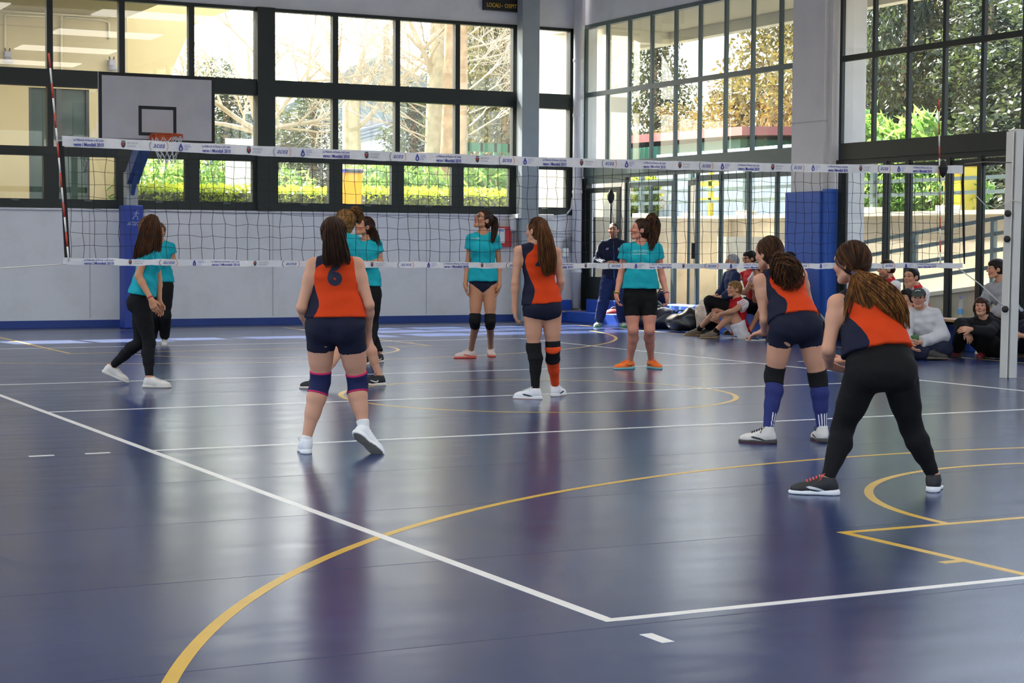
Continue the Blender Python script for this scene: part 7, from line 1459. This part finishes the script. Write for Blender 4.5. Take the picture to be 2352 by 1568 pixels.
# water bottle on the bench
c = atU(2206, 722, 12.66); M_PET = glass_material('bottle_plastic', (0.93, 0.96, 0.98), 1.4, 0.10)
bt = tag(empty('water_bottle'), 'clear water bottle with a blue label standing on the wooden bench', 'bottle'); z0 = 0.436
MB().lathe((12.66, c[1], z0), [(0.028, 0.0), (0.034, 0.01), (0.034, 0.06), (0.031, 0.075), (0.034, 0.09), (0.034, 0.15), (0.030, 0.17), (0.034, 0.19), (0.033, 0.22), (0.016, 0.265), (0.013, 0.28)], 18).build('bottle_body', M_PET, bt, True)
MB().lathe((12.66, c[1], z0), [(0.0348, 0.07), (0.0352, 0.075), (0.0352, 0.135), (0.0348, 0.14)], 18).build('label', mat('bottle_label', (96, 160, 220), 0.5), bt, True); MB().lathe((12.66, c[1], z0), [(0.015, 0.275), (0.0155, 0.28), (0.0155, 0.30), (0.014, 0.302)], 14).build('cap', mat('bottle_cap', (120, 110, 190), 0.5), bt, True)
# bags
def bag(name, label, c, r, m, extras=None, yaw=0.0, cat='bag', wr=0.01, f=26, seed=1.0, strap=None):
    c = np.asarray(c, float); ax = (npv(math.cos(yaw), math.sin(yaw), 0), npv(-math.sin(yaw), math.cos(yaw), 0), npv(0, 0, 1)); v = Vox(c-np.max(r)*1.5-0.1, c+np.max(r)*1.5+0.1, 0.012)
    v.ell(c, ax, r, 0.0)
    for dc, rr in (extras or []): v.ell(c+ax[0]*dc[0]+ax[1]*dc[1]+ax[2]*dc[2], ax, rr, 0.05)
    v.wrinkle(wr, f, seed); v.plane((0, 0, 0.004), (0, 0, -1), 0.02); V, F = v.mesh(); t = tag(empty(name), label, cat); mesh_np('bag_body', V, F, m, t)
    tp = [c+ax[0]*r[0]*0.5+ax[2]*r[2]*0.8, c+ax[2]*(r[2]*1.15), c-ax[0]*r[0]*0.5+ax[2]*r[2]*0.8]; MB().tube([tp[0], (tp[0]+tp[1])/2+ax[2]*0.03, tp[1], (tp[2]+tp[1])/2+ax[2]*0.03, tp[2]], 0.014, 6).build('strap', strap or M_BLACK, t, True)
    return t
M_BAGN = mat('navy_nylon', (24, 28, 48), 0.3, spec=0.7, bump=0.3, bscale=10); M_BAGK = mat('black_nylon', (20, 20, 22), 0.28, spec=0.7, bump=0.3, bscale=12)
g_ = lambda x, y: atZ(x, y)
a = g_(1528, 753); bag('sports_bag', 'glossy navy sports bag lying on the floor before the blue cloth', (12.62, 20.15, 0.14), npv(0.40, 0.19, 0.20), M_BAGN, [((0.2, 0, 0.05), (0.2, 0.17, 0.16))], yaw=-1.0, seed=2.0)
a = g_(1530, 748); bag('sports_bag', 'crumpled black sports bag heaped on top of the navy one', (12.68, 20.45, 0.36), npv(0.26, 0.15, 0.13), M_BAGK, [((-0.1, 0, 0.06), (0.15, 0.12, 0.12))], yaw=-1.0, seed=3.0)
a = g_(1592, 763); bag('backpack', 'shiny black backpack lying beside the suede shoes', (12.45, 19.0, 0.15), npv(0.32, 0.16, 0.16), M_BAGK, [((0.12, 0.0, 0.10), (0.16, 0.14, 0.14))], yaw=-1.0, seed=5.0)
a = g_(1607, 752); bag('carrier_bag', 'pale floral carrier bag standing against the blue cloth', (12.66, 18.75, 0.24), npv(0.16, 0.12, 0.24), mat('pale_bag', (224, 206, 186), 0.6, noise=0.25, nscale=26), None, seed=6.0, strap=M_PLASTIC_W)
a = g_(1412, 744); bag('sports_bag', 'red bag with a green flap on the floor beside the coach', (a[0]+0.1, a[1]+0.1, 0.12), npv(0.28, 0.14, 0.14), mat('red_bag', (190, 40, 46), 0.5, noise=0.1, nscale=8), [((0.12, 0, 0.06), (0.12, 0.1, 0.12))], yaw=-0.5, seed=7.0); bag('bundle', 'small green jacket bundle lying on the red bag', (a[0]+0.28, a[1]+0.02, 0.22), npv(0.13, 0.1, 0.10), mat('green_cloth', (60, 150, 50), 0.7, noise=0.15, nscale=9), None, seed=8.0, cat='clothes')
a = atU(1520, 684, 12.95); bag('knit_cap', 'round dark navy knitted cap resting on the blue cloth bench', (12.95, a[1], 0.50), npv(0.12, 0.12, 0.12), M_NAVY, None, seed=9.0, cat='hat')
a = g_(1900, 790); bag('backpack', 'dark backpack leaning by the foot of the blue pillar pad', (12.6, 15.7, 0.2), npv(0.14, 0.2, 0.24), M_BAGK, None, seed=10.0)
